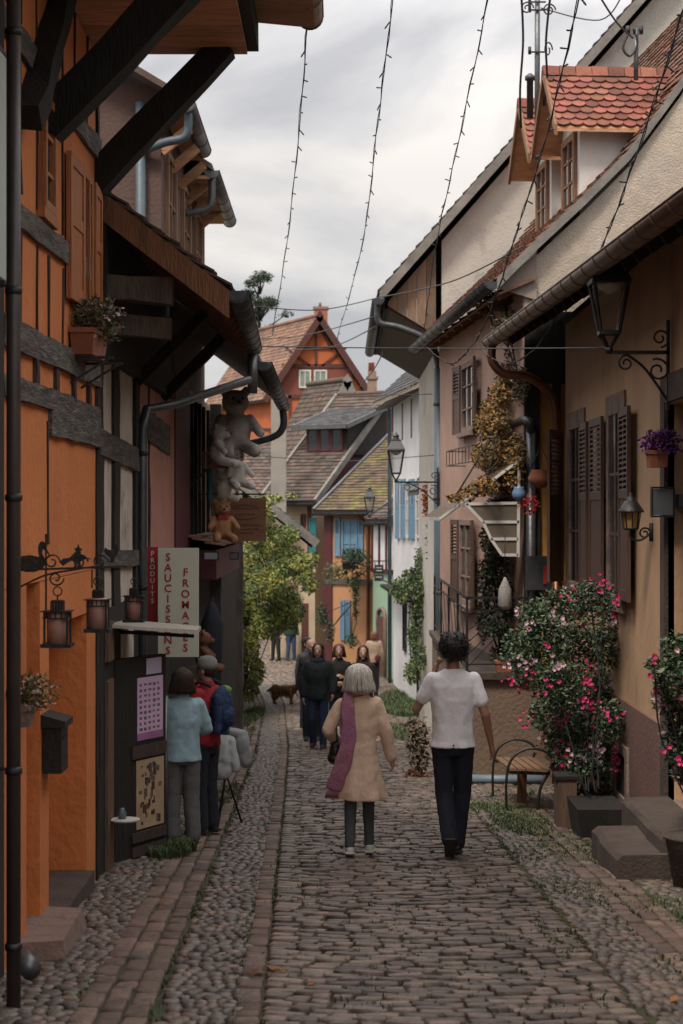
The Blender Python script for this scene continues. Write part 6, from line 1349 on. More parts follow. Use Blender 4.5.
rose('flowering bush with red-pink blossoms in front of the dark doorway at the right edge', 12.9, 13.7, sp, 2800, 110, (2.55, 13.0, zg(13) + .35), None)
t = thing('plant_tub', 'dark square tub under the large flowering bush', 'planter', (2.3, 16.4, zg(16.4))); z = zg(16.4)
mb = MB(); mb.hexa([(2.14, 16.05, z), (2.5, 16.05, z), (2.5, 16.75, z), (2.14, 16.75, z), (2.1, 16.01, z + .3), (2.54, 16.01, z + .3), (2.54, 16.79, z + .3), (2.1, 16.79, z + .3)]); mb.build('tub', m_dark_timber, t)
t = thing('plant_tub', 'tall wooden planter box at the foot of the bush next to the bench', 'planter', (2.12, 17, zg(17))); z = zg(17)
MB().box(2.03, 2.21, 16.9, 17.2, z, z + .48).build('tub', wood('tub_wood', (.15, .09, .055), (.09, .055, .04)), t); mb = MB(); mb.box(2.01, 2.23, 16.88, 17.22, z + .48, z + .51); mb.build('rim', m_dark_timber, t)
t = thing('plant_tub', 'dark stone tub holding the red-pink bush by the doorway steps', 'planter', (2.55, 13.0, zg(13))); z = zg(13); MB().lathe((2.55, 12.95, z), [(.16, 0), (.22, .36), (.24, .38), (.2, .36)], 18).build('tub', m_stone_d, t)
# dried plant near the man
t = thing('dried_plant', 'dry grey-brown plant standing left of the man in white', 'plant', (1.0, 23.2, zg(23.2))); b = Vector((1.0, 23.2, zg(23.2)))
lv = MB(); leaves(lv, 650, in_blobs([(b + Vector((-.02, 0, .5)), .16, .16, .32), (b + Vector((.0, 0, .25)), .13, .13, .2), (b + Vector((-.08, 0, .7)), .1, .1, .12)], .2), .085, .9, .45); lv.build('foliage', mat('dead_foliage', (.24, .19, .14), (.14, .105, .08), island=.4, rough=.8), t)
mb = MB()
for k in range(8): mb.tube([b, b + Vector((rnd.uniform(-.12, .12), rnd.uniform(-.1, .1), rnd.uniform(.5, .75)))], .006, 5)
mb.build('stems', m_dark_timber, t); 
lv = MB(); leaves(lv, 160, in_blobs([(b + Vector((-.05, -.1, .06)), .16, .12, .06)], .1), .06, 0, .6); o = lv.build('low_plant', mat('rusty_leaf', (.22, .09, .05), (.12, .08, .03), island=.4)); tag(o, 'low rusty-leaved plant at the foot of the dry plant', 'plant')
# purple flowers and small pots
planter('hanging_pot', 'purple flowering plant in a pot hanging beside the top of the dark doorway', (2.62, 14.95, 2.17), .16, .2, .14, m_terra, 240, .26, mat('purple_leaf', (.10, .02, .12), (.05, .02, .06), island=.4), flowers=(m_fl_purple, 260), size=.05)
planter('flower_pot', 'terracotta pot on the terrace wall coping', (2.0, 22.25, -.175), .2, .2, .14, m_terra, 120, .1, m_leaf_d)
c = Vector(at(519, 490, 21.8)); o = MB().lathe(c + Vector((0, 0, -.13)), [(.03, 0), (.08, .04), (.085, .1), (.06, .15), (.065, .17)], 14).build('blue_jug', mat('blue_enamel', (.16, .26, .42), (.12, .2, .34), rough=.3)); tag(o, 'pale blue enamel jug hanging at the grey downpipe', 'jug')
c = Vector(at(541, 478, 22.0)); t = thing('hanging_pot', 'round brown hanging pot next to the blue jug', 'pot', c); MB().lathe(c + Vector((0, 0, -.12)), [(.05, 0), (.14, .06), (.16, .12), (.12, .2), (.13, .22)], 16).build('pot', m_terra, t); MB().tube([c + Vector((-.13, 0, .1)), c + Vector((0, 0, .4)), c + Vector((.13, 0, .1))], .008, 5).build('hanger', m_iron, t)
c = Vector(at(530, 503, 21.8)); lv = MB(); leaves(lv, 110, in_blobs([(c, .12, .1, .14)], .3), .07, .4, .35); o = lv.build('dried_flower_bunch', m_fl_red); tag(o, 'bunch of orange-red dried flowers hanging below the brown pot', 'flowers')
c = Vector(at(505, 595, 22.1)); t = thing('lattice_lantern', 'white pierced hanging lantern above the terrace', 'lantern', c); mb = MB(); mb.lathe(c + Vector((0, 0, -.18)), [(.05, 0), (.09, .05), (.08, .25), (.04, .34), (.01, .4)], 10)
mb.build('shade', mat('lattice_white', (.34, .32, .30), (.2, .18, .18), ns=40), t); MB().tube([c + Vector((0, 0, .2)), c + Vector((0, 0, .75))], .006, 5).build('cord', m_iron, t)
# glass awning
t = thing('glass_awning', 'white framed glass awning with stepped side panes over the terrace', 'awning', at(495, 510, 22.5)); Ya = 22.3
m_aw = mat('smoky_glass', (.16, .13, .10), (.12, .10, .08), rough=.15, spec=.6)
fr_ = [(466, 504, 519, 503), (483, 522, 519, 522), (491, 539, 518, 539), (502, 555, 518, 555)]
mb = MB()
for x0, y0, x1, y1 in fr_: mb.bar(at(x0, y0, Ya), at(x1, y1, Ya), .035)
mb.bar(at(466, 504, Ya), at(483, 522, Ya), .035); mb.bar(at(483, 522, Ya), at(491, 539, Ya), .035); mb.bar(at(491, 539, Ya), at(502, 555, Ya), .035); mb.bar(at(519, 470, Ya), at(518, 557, Ya), .035)
mb.bar(at(440, 519, Ya + .6), at(523, 458, Ya), .035); mb.bar(at(440, 519, Ya + .6), Vector(at(440, 519, Ya + .6)) + Vector((-.1, 2.4, 0)), .035); mb.bar(at(466, 504, Ya), at(459, 505, Ya + .3), .03)
mb.build('frame', m_white, t)
for (a, b) in zip(fr_, fr_[1:]): MB().poly([at(a[0] + 3, a[1] + 1, Ya), at(a[2], a[3] + 1, Ya), at(b[2], b[3] - 1, Ya), at(b[0], b[1] - 1, Ya)], (0, .006, 0)).build('side_pane', m_aw, t)
a, b = Vector(at(441, 518, Ya + .6)), Vector(at(522, 459, Ya)); MB().hexa([a, b, b + Vector((-.1, 2.6, 0)), a + Vector((-.1, 2.3, 0))] + [p + Vector((0, 0, .008)) for p in (a, b, b + Vector((-.1, 2.6, 0)), a + Vector((-.1, 2.3, 0)))]).build('roof_pane', m_aw, t)
# iron flower shelf on the pink wall
t = thing('balcony_basket', 'small black iron window basket on the pink wall above the awning', 'railing', fR.P(4.4, 2.55, .2)); mb = MB(); ta, tb = fR.T(494), fR.T(466)
ta, tb = min(ta, tb), max(ta, tb)
for z in (2.5, 2.72): mb.bar(fR.P(ta, z, .3), fR.P(tb, z, .3), .015); mb.bar(fR.P(ta, z, 0), fR.P(ta, z, .3), .015); mb.bar(fR.P(tb, z, 0), fR.P(tb, z, .3), .015)
for k in range(9): mb.bar(fR.P(ta + (tb - ta) * k / 8, 2.5, .3), fR.P(ta + (tb - ta) * k / 8, 2.72, .3), .01)
mb.build('basket', m_iron, t)
t = thing('terrace_box', 'dark blank panel with a red tag hanging on the timber wall behind the bush', 'panel', (2.45, 22.3, .1)); MB().box(2.28, 2.66, 22.3, 22.34, pz(590, 22.3), pz(556, 22.3)).build('panel', m_zinc_d, t); MB().box(2.5, 2.54, 22.28, 22.298, pz(584, 22.3), pz(566, 22.3)).build('red_tag', m_red, t)
# bench
t = thing('park_bench', 'bench with curved black iron arms and wooden slats by the flowering bush', 'bench', (1.95, 19.4, zg(19.4)))
ya, yb = 18.55, 20.2; zb = zg(19.4)
m_slat = wood('bench_slat', (.22, .12, .06), (.14, .075, .04))
for y in (ya, yb):
    z = zg(y); mb = MB(); mb.tube(curve_pts([(1.70, y, z), (1.70, y, z + .35), (1.76, y, z + .56), (1.93, y, z + .66), (2.12, y, z + .62), (2.2, y, z + .5)]), .014, 7); mb.tube(curve_pts([(2.02, y, z), (2.05, y, z + .25), (2.15, y, z + .45), (2.26, y, z + .85)]), .016, 7); mb.bar((1.71, y, z + .42), (2.15, y, z + .40), .03); mb.lathe((1.70, y, z + .0), [(.10, 0), (.10, .015), (.02, .03)], 14); mb.lathe((2.02, y, z), [(.06, 0), (.06, .015), (.02, .03)], 12); mb.build('iron_frame', m_iron, t)
zs = lambda y: zg(19.4)
for k in range(5): MB().hexa([(1.73 + k * .088, ya - .04, zg(ya) + .435), (1.80 + k * .088, ya - .04, zg(ya) + .435), (1.80 + k * .088, yb + .04, zg(yb) + .435), (1.73 + k * .088, yb + .04, zg(yb) + .435), (1.73 + k * .088, ya - .04, zg(ya) + .46), (1.80 + k * .088, ya - .04, zg(ya) + .46), (1.80 + k * .088, yb + .04, zg(yb) + .46), (1.73 + k * .088, yb + .04, zg(yb) + .46)]).build('seat_slat', m_slat, t)
for k in range(4):
    h = .52 + k * .085; x = 2.16 + k * .024; MB().hexa([(x, ya - .04, zg(ya) + h), (x + .02, ya - .04, zg(ya) + h), (x + .02, yb + .04, zg(yb) + h), (x, yb + .04, zg(yb) + h), (x + .02, ya - .04, zg(ya) + h + .065), (x + .04, ya - .04, zg(ya) + h + .065), (x + .04, yb + .04, zg(yb) + h + .065), (x + .02, yb + .04, zg(yb) + h + .065)]).build('back_slat', m_slat, t)
MB().rough((1.95, 19.5, zg(19.5) - .02), (1.95, 19.5, zg(19.5) + .43), .1, .1, up=(0, 1, 0)).build('leg', m_barge, t)
# ================================================================ people
def lb(mb, name, m, parent):
    me = bpy.data.meshes.new(name); me.from_pydata([tuple(v) for v in mb.v], [], mb.f); me.polygons.foreach_set('use_smooth', mb.sm); me.materials.append(m); me.update()
    o = bpy.data.objects.new(name, me); COL.objects.link(o); o.parent = parent; return o
m_skin = mat('skin', (.40, .24, .18), (.35, .2, .15), rough=.55, ns=6)
m_skin_tan = mat('tanned_skin', (.34, .18, .12), (.29, .15, .10), rough=.5, ns=6)
def cloth(name, c, k=.8, **kw): kw.setdefault('bump', .75); kw.setdefault('bs', 9); kw.setdefault('st', (1.2, 1.2, .7)); return mat(name, c, tuple(x * k for x in c), rough=.92, ns=4, **kw)
def hairm(name, c, k=.5): return mat(name, c, tuple(x * k for x in c), rough=.5, ns=10, island=.55, st=(6, 6, 1), bump=.5, bs=20)
def person(label, x, y, heading, H, pose=None, skin=None, top=None, bottom=None, shoes=None, hair=None, vox=.009, group=None, extra=None):
    """heading 0 = looking down the street (+Y)"""
    t = thing('person', label, 'person', (x, y, zg(y) + .028), group); t.rotation_euler = (0, 0, heading); skin = skin or m_skin
    J = dict(head=(0, 0, 0), lean=0, sL=(-.094, -.004, .797), sR=(.094, -.004, .797), eL=(-.13, -.01, .63), eR=(.13, -.01, .63), wL=(-.14, .03, .49), wR=(.14, .03, .49), hL=(-.052, 0, .5), hR=(.052, 0, .5), kL=(-.055, .012, .28), kR=(.055, .012, .28), aL=(-.058, -.01, .045), aR=(.058, -.01, .045), fL=(0, 1, -.12), fR=(0, 1, -.12), dL=None, dR=None)
    if pose: J.update(pose)
    V = lambda a: Vector(a) * H
    hx, hy, hz = J['head']; hc = Vector((hx, hy, hz))
    def C(a, ra, b, rb): return ('c', V(a), ra * H, V(b), rb * H)
    parts = []
    # head, neck
    rotm = Matrix.Rotation(J.get('turn', 0), 3, 'Z'); pv = Vector((0, 0, .90)) + hc
    def HP(a): return (rotm @ (Vector(a) - Vector((0, 0, .90))) + pv) * H
    q = rotm.to_3x3()
    parts += [('e', HP((0, -.008, .944)), .045 * H, .055 * H, .053 * H, q), ('e', HP((0, .012, .908)), .0365 * H, .042 * H, .045 * H, q), ('c', HP((0, .05, .925)), .006 * H, HP((0, .062, .911)), .009 * H), ('e', HP((0, .045, .93)), .03 * H, .012 * H, .01 * H, q), ('e', HP((0, .05, .893)), .014 * H, .009 * H, .007 * H, q), ('e', HP((-.046, -.005, .918)), .006 * H, .012 * H, .018 * H, q), ('e', HP((.046, -.005, .918)), .006 * H, .012 * H, .018 * H, q), ('e', HP((0, .04, .872)), .016 * H, .014 * H, .011 * H, q)]
    parts.append(('c', V((0, -.012, .83)), .03 * H, V(Vector((0, -.005, .885)) + hc), .028 * H))
    # trunk
    parts.append(('l', [(V((0, 0, .47)), .07 * H, .05 * H), (V((0, 0, .52)), .085 * H, .06 * H), (V((0, .0, .60)), .07 * H, .05 * H), (V((0, .005, .70)), .085 * H, .06 * H), (V((0, 0, .78)), .092 * H, .055 * H), (V((0, -.005, .825)), .075 * H, .04 * H), (V((0, -.01, .845)), .035 * H, .03 * H)]))
    for s_ in 'LR':
        S, E, Wt, Hh, K, A, fd = J['s' + s_], J['e' + s_], J['w' + s_], J['h' + s_], J['k' + s_], J['a' + s_], Vector(J['f' + s_]).normalized()
        parts += [C(S, .028, E, .021), C(E, .022, Wt, .0145), C(Hh, .048, K, .031), C(K, .031, A, .02), C(A, .016, tuple(Vector(A) + fd * .055 + Vector((0, 0, -.024))), .011)]
        # hand
        d = Vector(J['d' + s_]).normalized() if J['d' + s_] else (Vector(Wt) - Vector(E)).normalized()
        sg = -1 if s_ == 'L' else 1; W0 = Vector(Wt); pn = Vector((sg, 0, 0)); pn = (pn - d * pn.dot(d)).normalized(); wd = d.cross(pn).normalized()   # across the knuckles
        if wd.y < 0: wd = -wd
        pc = W0 + d * .03; parts.append(('c', V(W0 + d * .012), .0125 * H, V(pc + d * .012), .0145 * H))
        for k, (off, ln) in enumerate(((.017, .036), (.006, .041), (-.005, .038), (-.016, .030))):
            b = pc + d * .012 + wd * off; c1 = b + d * ln * .5 - pn * .004; c2 = c1 + d * ln * .35 - pn * ln * .38
            parts += [C(W0 + wd * off * .4, .0085, b, .0065), C(b, .0058, c1, .0052), C(c1, .0052, c2, .0045)]
        th0 = W0 + d * .012 + wd * .012; th1 = th0 + d * .018 + wd * .016 - pn * .006; parts += [C(th0, .0075, th1, .0062), C(th1, .006, th1 + d * .016 + wd * .002 - pn * .004, .005)]
    blob('body', parts, min(vox, .0075), skin, t, 2)
    # face
    e = MB()
    for sx in (-.0165, .0165): e.ball(HP((sx, .047, .925)), .0062 * H, n=8, m=6)
    lb(e, 'eye_whites', mat('eye_white', (.6, .57, .54), rough=.3), t)
    e = MB()
    for sx in (-.0165, .0165): e.ball(HP((sx, .0515, .925)), .0034 * H, n=8, m=6)
    lb(e, 'irises', mat('iris_dark', (.03, .02, .015), rough=.2), t)
    e = MB()
    for sx in (-.0165, .0165): e.tube([HP((sx - .01, .047, .9365)), HP((sx, .054, .9395)), HP((sx + .01, .047, .9365))], .0022 * H, 5)
    hm, hk = hair
    lb(e, 'eyebrows', hm if hm else m_skin_tan, t)
    e = MB(); e.tube([HP((-.013, .052, .893)), HP((0, .0585, .8925)), HP((.013, .052, .893))], .0028 * H, 5); lb(e, 'mouth', mat('lip', (.32, .11, .09), rough=.5), t)
    # hair
    hs = J.get('hs', 1.0)
    def strands(n, z_end, rxy, back_only=False, rad=.0016, front=.35, jit=.006, wave=0):
        sm = MB()
        for _ in range(n):
            a = rnd.uniform(0, 6.2832); kk = rnd.uniform(.97, 1.06)
            if math.sin(a) > front: continue
            rx, ry = rxy; pts = []
            ze = z_end + rnd.uniform(-.006, .006); nz = 6
            for k in range(5):
                el = (1 - k / 4.0) * math.pi / 2; pts.append(HP((.055 * hs * math.cos(el) * math.cos(a) * 1.02 + rnd.gauss(0, .001), -.014 + .062 * hs * math.cos(el) * math.sin(a), .948 + .057 * (hs * .5 + .5) * math.sin(el))))
            z = .945
            while z > ze:
                z -= .016; u = (.945 - z) / max(.01, .945 - ze); u = min(1, u); pts.append(HP(((.055 * hs + (rx - .055 * hs) * u) * kk * math.cos(a) + .0018 * math.sin(z * 140 + a * 7) + wave * math.sin(z * 300 + a * 3), -.014 + (.062 * hs + (ry - .062 * hs) * u) * math.sin(a) + rnd.gauss(0, .0008), z)))
            sm.tube(pts, [rad * H * (1 if i < len(pts) - 2 else .6) for i in range(len(pts))], 4)
        return sm
    if hk == 'bob':
        parts = [('e', HP((0, -.016, .950)), .054 * hs * H, .058 * hs * H, .054 * H * (hs * .5 + .5), q), ('l', [(HP((0, -.03, .872)), .056 * hs * H, .036 * H), (HP((0, -.026, .888)), .066 * hs * H, .044 * H), (HP((0, -.02, .92)), .062 * hs * H, .047 * H), (HP((0, -.016, .95)), .052 * hs * H, .05 * H)])]
        o = blob('hair', parts, .008, hm, t, 3, .008, .03); lb(strands(520, .872, (.068 * hs, .06 * hs), front=.2), 'hair_strands', hm, t)
    elif hk == 'long':
        parts = [('e', HP((0, -.014, .946)), .05 * H, .056 * H, .056 * H, q), ('l', [(HP((0, -.035, .78)), .05 * H, .02 * H), (HP((0, -.03, .86)), .06 * H, .034 * H), (HP((0, -.02, .92)), .053 * H, .043 * H), (HP((0, -.014, .95)), .048 * H, .05 * H)]), ('c', HP((-.049, -.002, .93)), .012 * H, HP((-.062, .022, .80)), .017 * H), ('c', HP((.049, -.002, .93)), .012 * H, HP((.062, .022, .80)), .017 * H)]
        blob('hair', parts, .009, hm, t, 2, .01, .04); lb(strands(260, .80, (.062, .055), front=.2, wave=.002), 'hair_strands', hm, t)
    elif hk == 'short':
        parts = [('e', HP((0, -.016, .950)), .0495 * hs * H, .057 * hs * H, .054 * H * (hs * .6 + .4), q), ('e', HP((0, -.03, .915)), .043 * hs * H, .034 * hs * H, .036 * H, q)]
        blob('hair', parts, .007, hm, t, 2, .012, .02); sm = MB()
        for _ in range(380):
            v = Vector((rnd.gauss(0, 1), rnd.gauss(-.35, 1), rnd.gauss(.35, .8))).normalized()
            if v.y > .55 and v.z < .4: continue
            p = Vector((v.x * .049 * hs, -.014 + v.y * .056 * hs, .946 + v.z * .054 * (hs * .6 + .4))); tdir = Vector((rnd.gauss(0, 1), rnd.gauss(0, 1), rnd.gauss(-.5, 1))).normalized() * .014; sm.tube([HP(p), HP(p + v * .005 + tdir * .5), HP(p + v * .004 + tdir), HP(p + v * .001 + tdir * 1.25)], [.0022 * H, .002 * H, .0017 * H, .0008 * H], 4)
        lb(sm, 'hair_locks', hm, t)
    elif hk == 'cap':
        blob('hair', [('e', HP((0, -.022, .93)), .047 * H, .045 * H, .045 * H, q)], .009, hm, t, 2, .006, .03)
        mb = MB(); mb.ring([[HP((rr * math.cos(6.2832 * k / 18), -.008 + rr * 1.12 * math.sin(6.2832 * k / 18), z)) for k in range(18)] for rr, z in ((.052, .935), (.054, .96), (.05, .985), (.034, 1.003), (.008, 1.01))]); mb.hexa([HP((-.035, .04, .948)), HP((.035, .04, .948)), HP((.028, .1, .94)), HP((-.028, .1, .94)), HP((-.035, .04, .954)), HP((.035, .04, .954)), HP((.028, .1, .945)), HP((-.028, .1, .945))]); lb(mb, 'cap', cloth('grey_cap', (.22, .22, .2)), t)
    elif hk == 'fringe': 
        blob('hair', [('e', HP((0, -.022, .942)), .0485 * H, .047 * H, .05 * H, q)], .009, hm, t, 2, .003, .03)
    # garments
    def legs(r0, r1, r2, flare=0, seat=.084): 
        g = [('l', [(V((0, 0, .455)), (seat - .02) * H, .06 * H), (V((0, -.003, .50)), seat * H, .072 * H), (V((0, 0, .56)), (seat - .006) * H, .062 * H), (V((0, 0, .60)), (seat - .014) * H, .056 * H)])]
        for s_ in 'LR':
            Hh, K, A = J['h' + s_], J['k' + s_], J['a' + s_]; A2 = Vector(A) + Vector((0, 0, .0)); g += [C(Hh, r0, K, r1), C(K, r1, tuple(A2), r2)]
        return g
    bk = bottom; blob('trousers', legs(*bk[1]), vox, bk[0], t, 3, .012 * bk[2] if len(bk) > 2 else .012, .06)
    for s_ in 'LR':
        A, fd = Vector(J['a' + s_]), Vector(J['f' + s_]).normalized(); side = Vector((1, 0, 0)); up_ = side.cross(fd) if False else Vector((0, 0, 1)); toe = A + fd * .095; 
        o_ = [('c', V(A + Vector((0, 0, -.01))), .027 * H, V(A + fd * .035 + Vector((0, 0, -.019)) ), .025 * H), ('c', V(A - fd * .018 + Vector((0, 0, -.022))), .022 * H, V(toe + Vector((0, 0, -.024))), .021 * H)]
        blob('shoe', o_, .008, shoes[0], t, 2)
        mb = MB(); nrm = fd.cross(Vector((1, 0, 0))).normalized(); nrm = nrm if nrm.z > 0 else -nrm; c0 = A - fd * .04 - nrm * .042; c1 = A + fd * .115 - nrm * .042; w_ = Vector((.024, 0, 0)); mb.hexa([V(c0 - w_), V(c0 + w_), V(c1 + w_ * .8), V(c1 - w_ * .8)] + [V(p + nrm * .012) for p in (c0 - w_, c0 + w_, c1 + w_ * .8, c1 - w_ * .8)]); lb(mb, 'sole', shoes[1], t)
    kind, mt = top[0], top[1]; k = dict(w=1.0, hem=.5, flare=0, sleeve=1.0, sr=(.033, .029, .023), disp=.014)
    if len(top) > 2: k.update(top[2])
    w = k['w']; hem = k['hem']; fl = k['flare']; hemx = (.088 * w + fl)
    rp = k.get('rp', .02)
    rings = [(V((k.get('hx', 0), 0, hem)), hemx * H, (.07 * w + fl * .7) * H, rp * 1.6)]
    if hem < .47: rings += [(V((k.get('hx', 0) * .5, 0, (hem + .5) / 2)), (hemx * .5 + .046 * w) * H, (.072 * w + fl * .4) * H, rp)]
    rings += [(V((0, 0, .53)), .09 * w * H, .071 * w * H, rp), (V((0, 0, .61)), .086 * w * H, .065 * w * H, rp * .8), (V((0, .003, .70)), .097 * w * H, .071 * w * H, rp * .5), (V((0, 0, .765)), .104 * w * H, .064 * w * H), (V((0, -.005, .805)), .098 * w * H, .05 * w * H), (V((0, -.008, .829)), .066 * w * H, .044 * H), (V((0, -.01, .846)), .040 * H, .038 * H)]
    if kind != 'shirt': rings.append((V((0, -.008, .868)), .038 * H, .036 * H))
    g = [('l', rings)]
    for s_ in 'LR':
        S, E, Wt = Vector(J['s' + s_]), Vector(J['e' + s_]), Vector(J['w' + s_]); a, b, c_ = k['sr']
        if k['sleeve'] < .6: M_ = S.lerp(E, .62); g += [C(S, a * 1.04, tuple(M_), b * 1.08)]
        else: g += [C(S, a, E, b), C(E, b, tuple(E.lerp(Wt, .9)), c_)]
    blob(kind, g, vox, mt, t, 3, k['disp'], k.get('ds', .07))
    if extra: extra(t, V, HP, C, vox)
    return t
m_jeans = cloth('navy_jeans', (.012, .015, .028)); m_black = cloth('black_cloth', (.012, .012, .014)); m_blackshoe = mat('black_shoe', (.015, .014, .014), rough=.5); m_sole = mat('sole_rubber', (.03, .028, .026), rough=.8)
# the man in the white T-shirt
def man_extra(t, V, HP, C, vox):
    mb = MB(); mb.tube([V((-.062, .10, .868)), V((-.05, .105, .88))], .02, 8); lb(mb, 'snack', cloth('biscuit', (.4, .25, .12)), t)
person('man in a white T-shirt and dark jeans walking away, left hand raised to his face', px(453, 14.75), 14.75, 0, 1.80,
    dict(eL=(-.165, .03, .66), wL=(-.085, .10, .81), dL=(.35, .35, .9), eR=(.145, -.02, .64), wR=(.175, .02, .50), hL=(-.048, 0, .5), hR=(.048, 0, .5), kL=(-.040, -.005, .275), aL=(-.022, -.11, .085), fL=(0, .55, -.85), hs=1.38, kR=(.045, .045, .28), aR=(.02, .03, .045), turn=R(10)),
    skin=m_skin_tan, top=('shirt', cloth('white_cotton', (.84, .83, .88), .96, bump=.8), dict(w=1.06, hem=.49, flare=.012, rp=.035, sleeve=.5, sr=(.033, .032, .03), disp=.016, ds=.11)), bottom=(m_jeans, (.051, .042, .037)), shoes=(m_blackshoe, m_sole), hair=(hairm('black_hair', (.014, .011, .01)), 'short'), vox=.008, extra=man_extra)
# the woman in the beige coat
m_coat = cloth('beige_coat', (.68, .50, .37), .92, bump=.8)
m_scarf = mat('pink_scarf', (.40, .17, .19), (.24, .09, .15), rough=.95, ns=9, bump=.6, bs=60, c3=(.34, .16, .30), c3p=.55, c3s=5)
def woman_extra(t, V, HP, C, vox):
    sc = MB(); pts = [(.045, .03, .855), (.02, -.045, .868), (-.045, -.05, .86), (-.06, -.075, .80), (-.055, -.092, .70), (-.06, -.095, .60), (-.085, -.10, .50), (-.115, -.10, .42), (-.135, -.09, .36)]
    P = curve_pts([V(p) for p in pts], 5); rings = []; n = len(P)
    for i, p in enumerate(P):
        w_ = (.022 + .020 * min(1, i / n * 1.6)) * 1.55; d = (P[min(i + 1, n - 1)] - P[max(i - 1, 0)]).normalized(); a = d.cross(Vector((0, -1, 0))).normalized() if abs(d.y) < .9 else Vector((0, 0, 1)); b = a.cross(d).normalized(); rg = []
        for k in range(14):
            th = 6.2832 * k / 14; f_ = .012 + .006 * math.sin(5 * th + i * .3); rg.append(p + a * math.cos(th) * w_ * (1 + .06 * math.sin(i * .9)) + b * math.sin(th) * f_)
        rings.append(rg)
    sc.ring(rings)
    lb(sc, 'scarf', m_scarf, t); fr_ = MB(); e = P[-1]
    for k in range(26): x = -.055 + .11 * k / 25; fr_.tube([e + Vector((x * .8, 0, .01)), e + Vector((x * .9 - .01, rnd.uniform(-.01, .01), -.035)), e + Vector((x - .015, rnd.uniform(-.01, .01), -.07))], .0022, 4)
    lb(fr_, 'scarf_fringe', m_scarf, t)
    mb = MB(); mb.ring([[V((r_ * math.cos(6.2832 * k / 20), -.012 + r_ * .95 * math.sin(6.2832 * k / 20), z_ - .012 * math.sin(6.2832 * k / 20))) for k in range(20)] for r_, z_ in ((.048, .842), (.056, .846), (.052, .866), (.043, .88), (.040, .878), (.040, .85))]); lb(mb, 'collar', m_coat, t)
    mb = MB(); mb.tube([V((.004, -.0905, .44)), V((.006, -.105, .36)), V((.006, -.117, .305))], .0018, 5); lb(mb, 'back_vent', m_scarf if False else m_coat, t)
    blob('handbag', [('e', V((-.125, .02, .545)), .05, .09, .085), ('e', V((-.13, .02, .51)), .06, .10, .05)], .008, m_blackshoe, t, 2)
    mb = MB(); mb.tube(curve_pts([V((-.125, .05, .60)), V((-.125, .02, .72)), V((-.115, -.02, .60))]), .008, 6); lb(mb, 'bag_strap', m_blackshoe, t)
person('woman with a grey bob in a beige coat and long pink scarf walking away', px(359, 14.7), 14.7, 0, 1.545,
    dict(eL=(-.162, -.02, .66), wL=(-.125, .07, .60), eR=(.142, -.01, .64), wR=(.17, .02, .51), hL=(-.045, 0, .5), hR=(.045, 0, .5), kL=(-.045, -.015, .275), aL=(-.048, -.075, .055), fL=(0, 1, -.35), kR=(.05, .05, .28), aR=(.055, .07, .045), hs=1.28, turn=R(-8)),
    top=('coat', m_coat, dict(w=1.1, hem=.30, flare=.05, rp=.035, hx=.0, sr=(.038, .037, .032), disp=.026, ds=.13)), bottom=(cloth('grey_jeans', (.075, .08, .088)), (.046, .034, .026)), shoes=(mat('white_trainer', (.55, .54, .52), rough=.6), mat('white_sole', (.6, .6, .58), rough=.6)), hair=(hairm('silver_hair', (.70, .66, .58), .65), 'bob'), vox=.008, extra=woman_extra)
# left couple at the shop
person('woman with short brown hair in a pale blue jacket standing at the shop counter', px(182, 15.55), 15.55, R(14), 1.50,
    dict(eL=(-.145, .03, .655), wL=(-.02, .10, .66), dL=(1, .2, 0), eR=(.145, .03, .655), wR=(.02, .11, .66), dR=(-1, .2, 0), hs=1.12, kL=(-.055, .01, .28), aR=(.062, -.03, .045)),
    top=('jacket', cloth('pale_blue_fleece', (.30, .44, .50), .88), dict(w=1.15, hem=.475, flare=.014, sr=(.042, .042, .032), disp=.02, ds=.1)), bottom=(cloth('grey_trousers', (.13, .125, .125)), (.056, .050, .044, 0, .092)), shoes=(m_blackshoe, m_sole), hair=(hairm('brown_hair', (.045, .022, .014)), 'bob'), vox=.009)
def pack_extra(t, V, HP, C, vox):
    blob('backpack', [('e', V((0, -.105, .73)), .14, .09, .18), ('e', V((0, -.09, .65)), .14, .1, .12), ('e', V((0, -.15, .67)), .09, .05, .09), ('c', V((-.08, -.12, .60)), .04, V((-.09, -.13, .78)), .035)], .01, cloth('blue_backpack', (.02, .045, .11), c3=(.05, .02, .08), c3p=.55, c3s=3), t, 2, .03, .05)
    blob('backpack_lid', [('e', V((.03, -.10, .815)), .09, .07, .045)], .012, cloth('lime_cloth', (.16, .3, .04)), t, 2)
    mb = MB()
    for s_ in (-1, 1): mb.tube(curve_pts([V((.06 * s_, -.07, .84)), V((.072 * s_, .01, .86)), V((.07 * s_, .075, .78)), V((.085 * s_, .03, .66)), V((.07 * s_, -.07, .62))]), .016, 6)
    lb(mb, 'straps', m_black, t); blob('sleeve_yoke', [('c', V((-.094, 0, .797)), .037 * 1.6, V((-.115, 0, .73)), .035 * 1.6), ('c', V((.094, 0, .797)), .037 * 1.6, V((.115, .03, .77)), .036 * 1.6)], .012, cloth('teal_cloth', (.03, .12, .16)), t, 2)
person('person in a red and teal jacket, grey cap and blue backpack, arm raised', px(206, 16.3), 16.3, R(62), 1.60,
    dict(eR=(.15, .10, .74), wR=(.10, .19, .86), dR=(0, .5, .9), eL=(-.14, .03, .65), wL=(-.08, .13, .62)),
    top=('jacket', cloth('red_jacket', (.36, .02, .03)), dict(w=1.08, hem=.5, sr=(.038, .036, .03))), bottom=(cloth('navy_trousers', (.016, .018, .028)), (.052, .046, .038)), shoes=(mat('brown_shoe', (.06, .04, .03), rough=.6), m_sole), hair=(hairm('brown_hair', (.05, .03, .02)), 'cap'), vox=.01, extra=pack_extra)
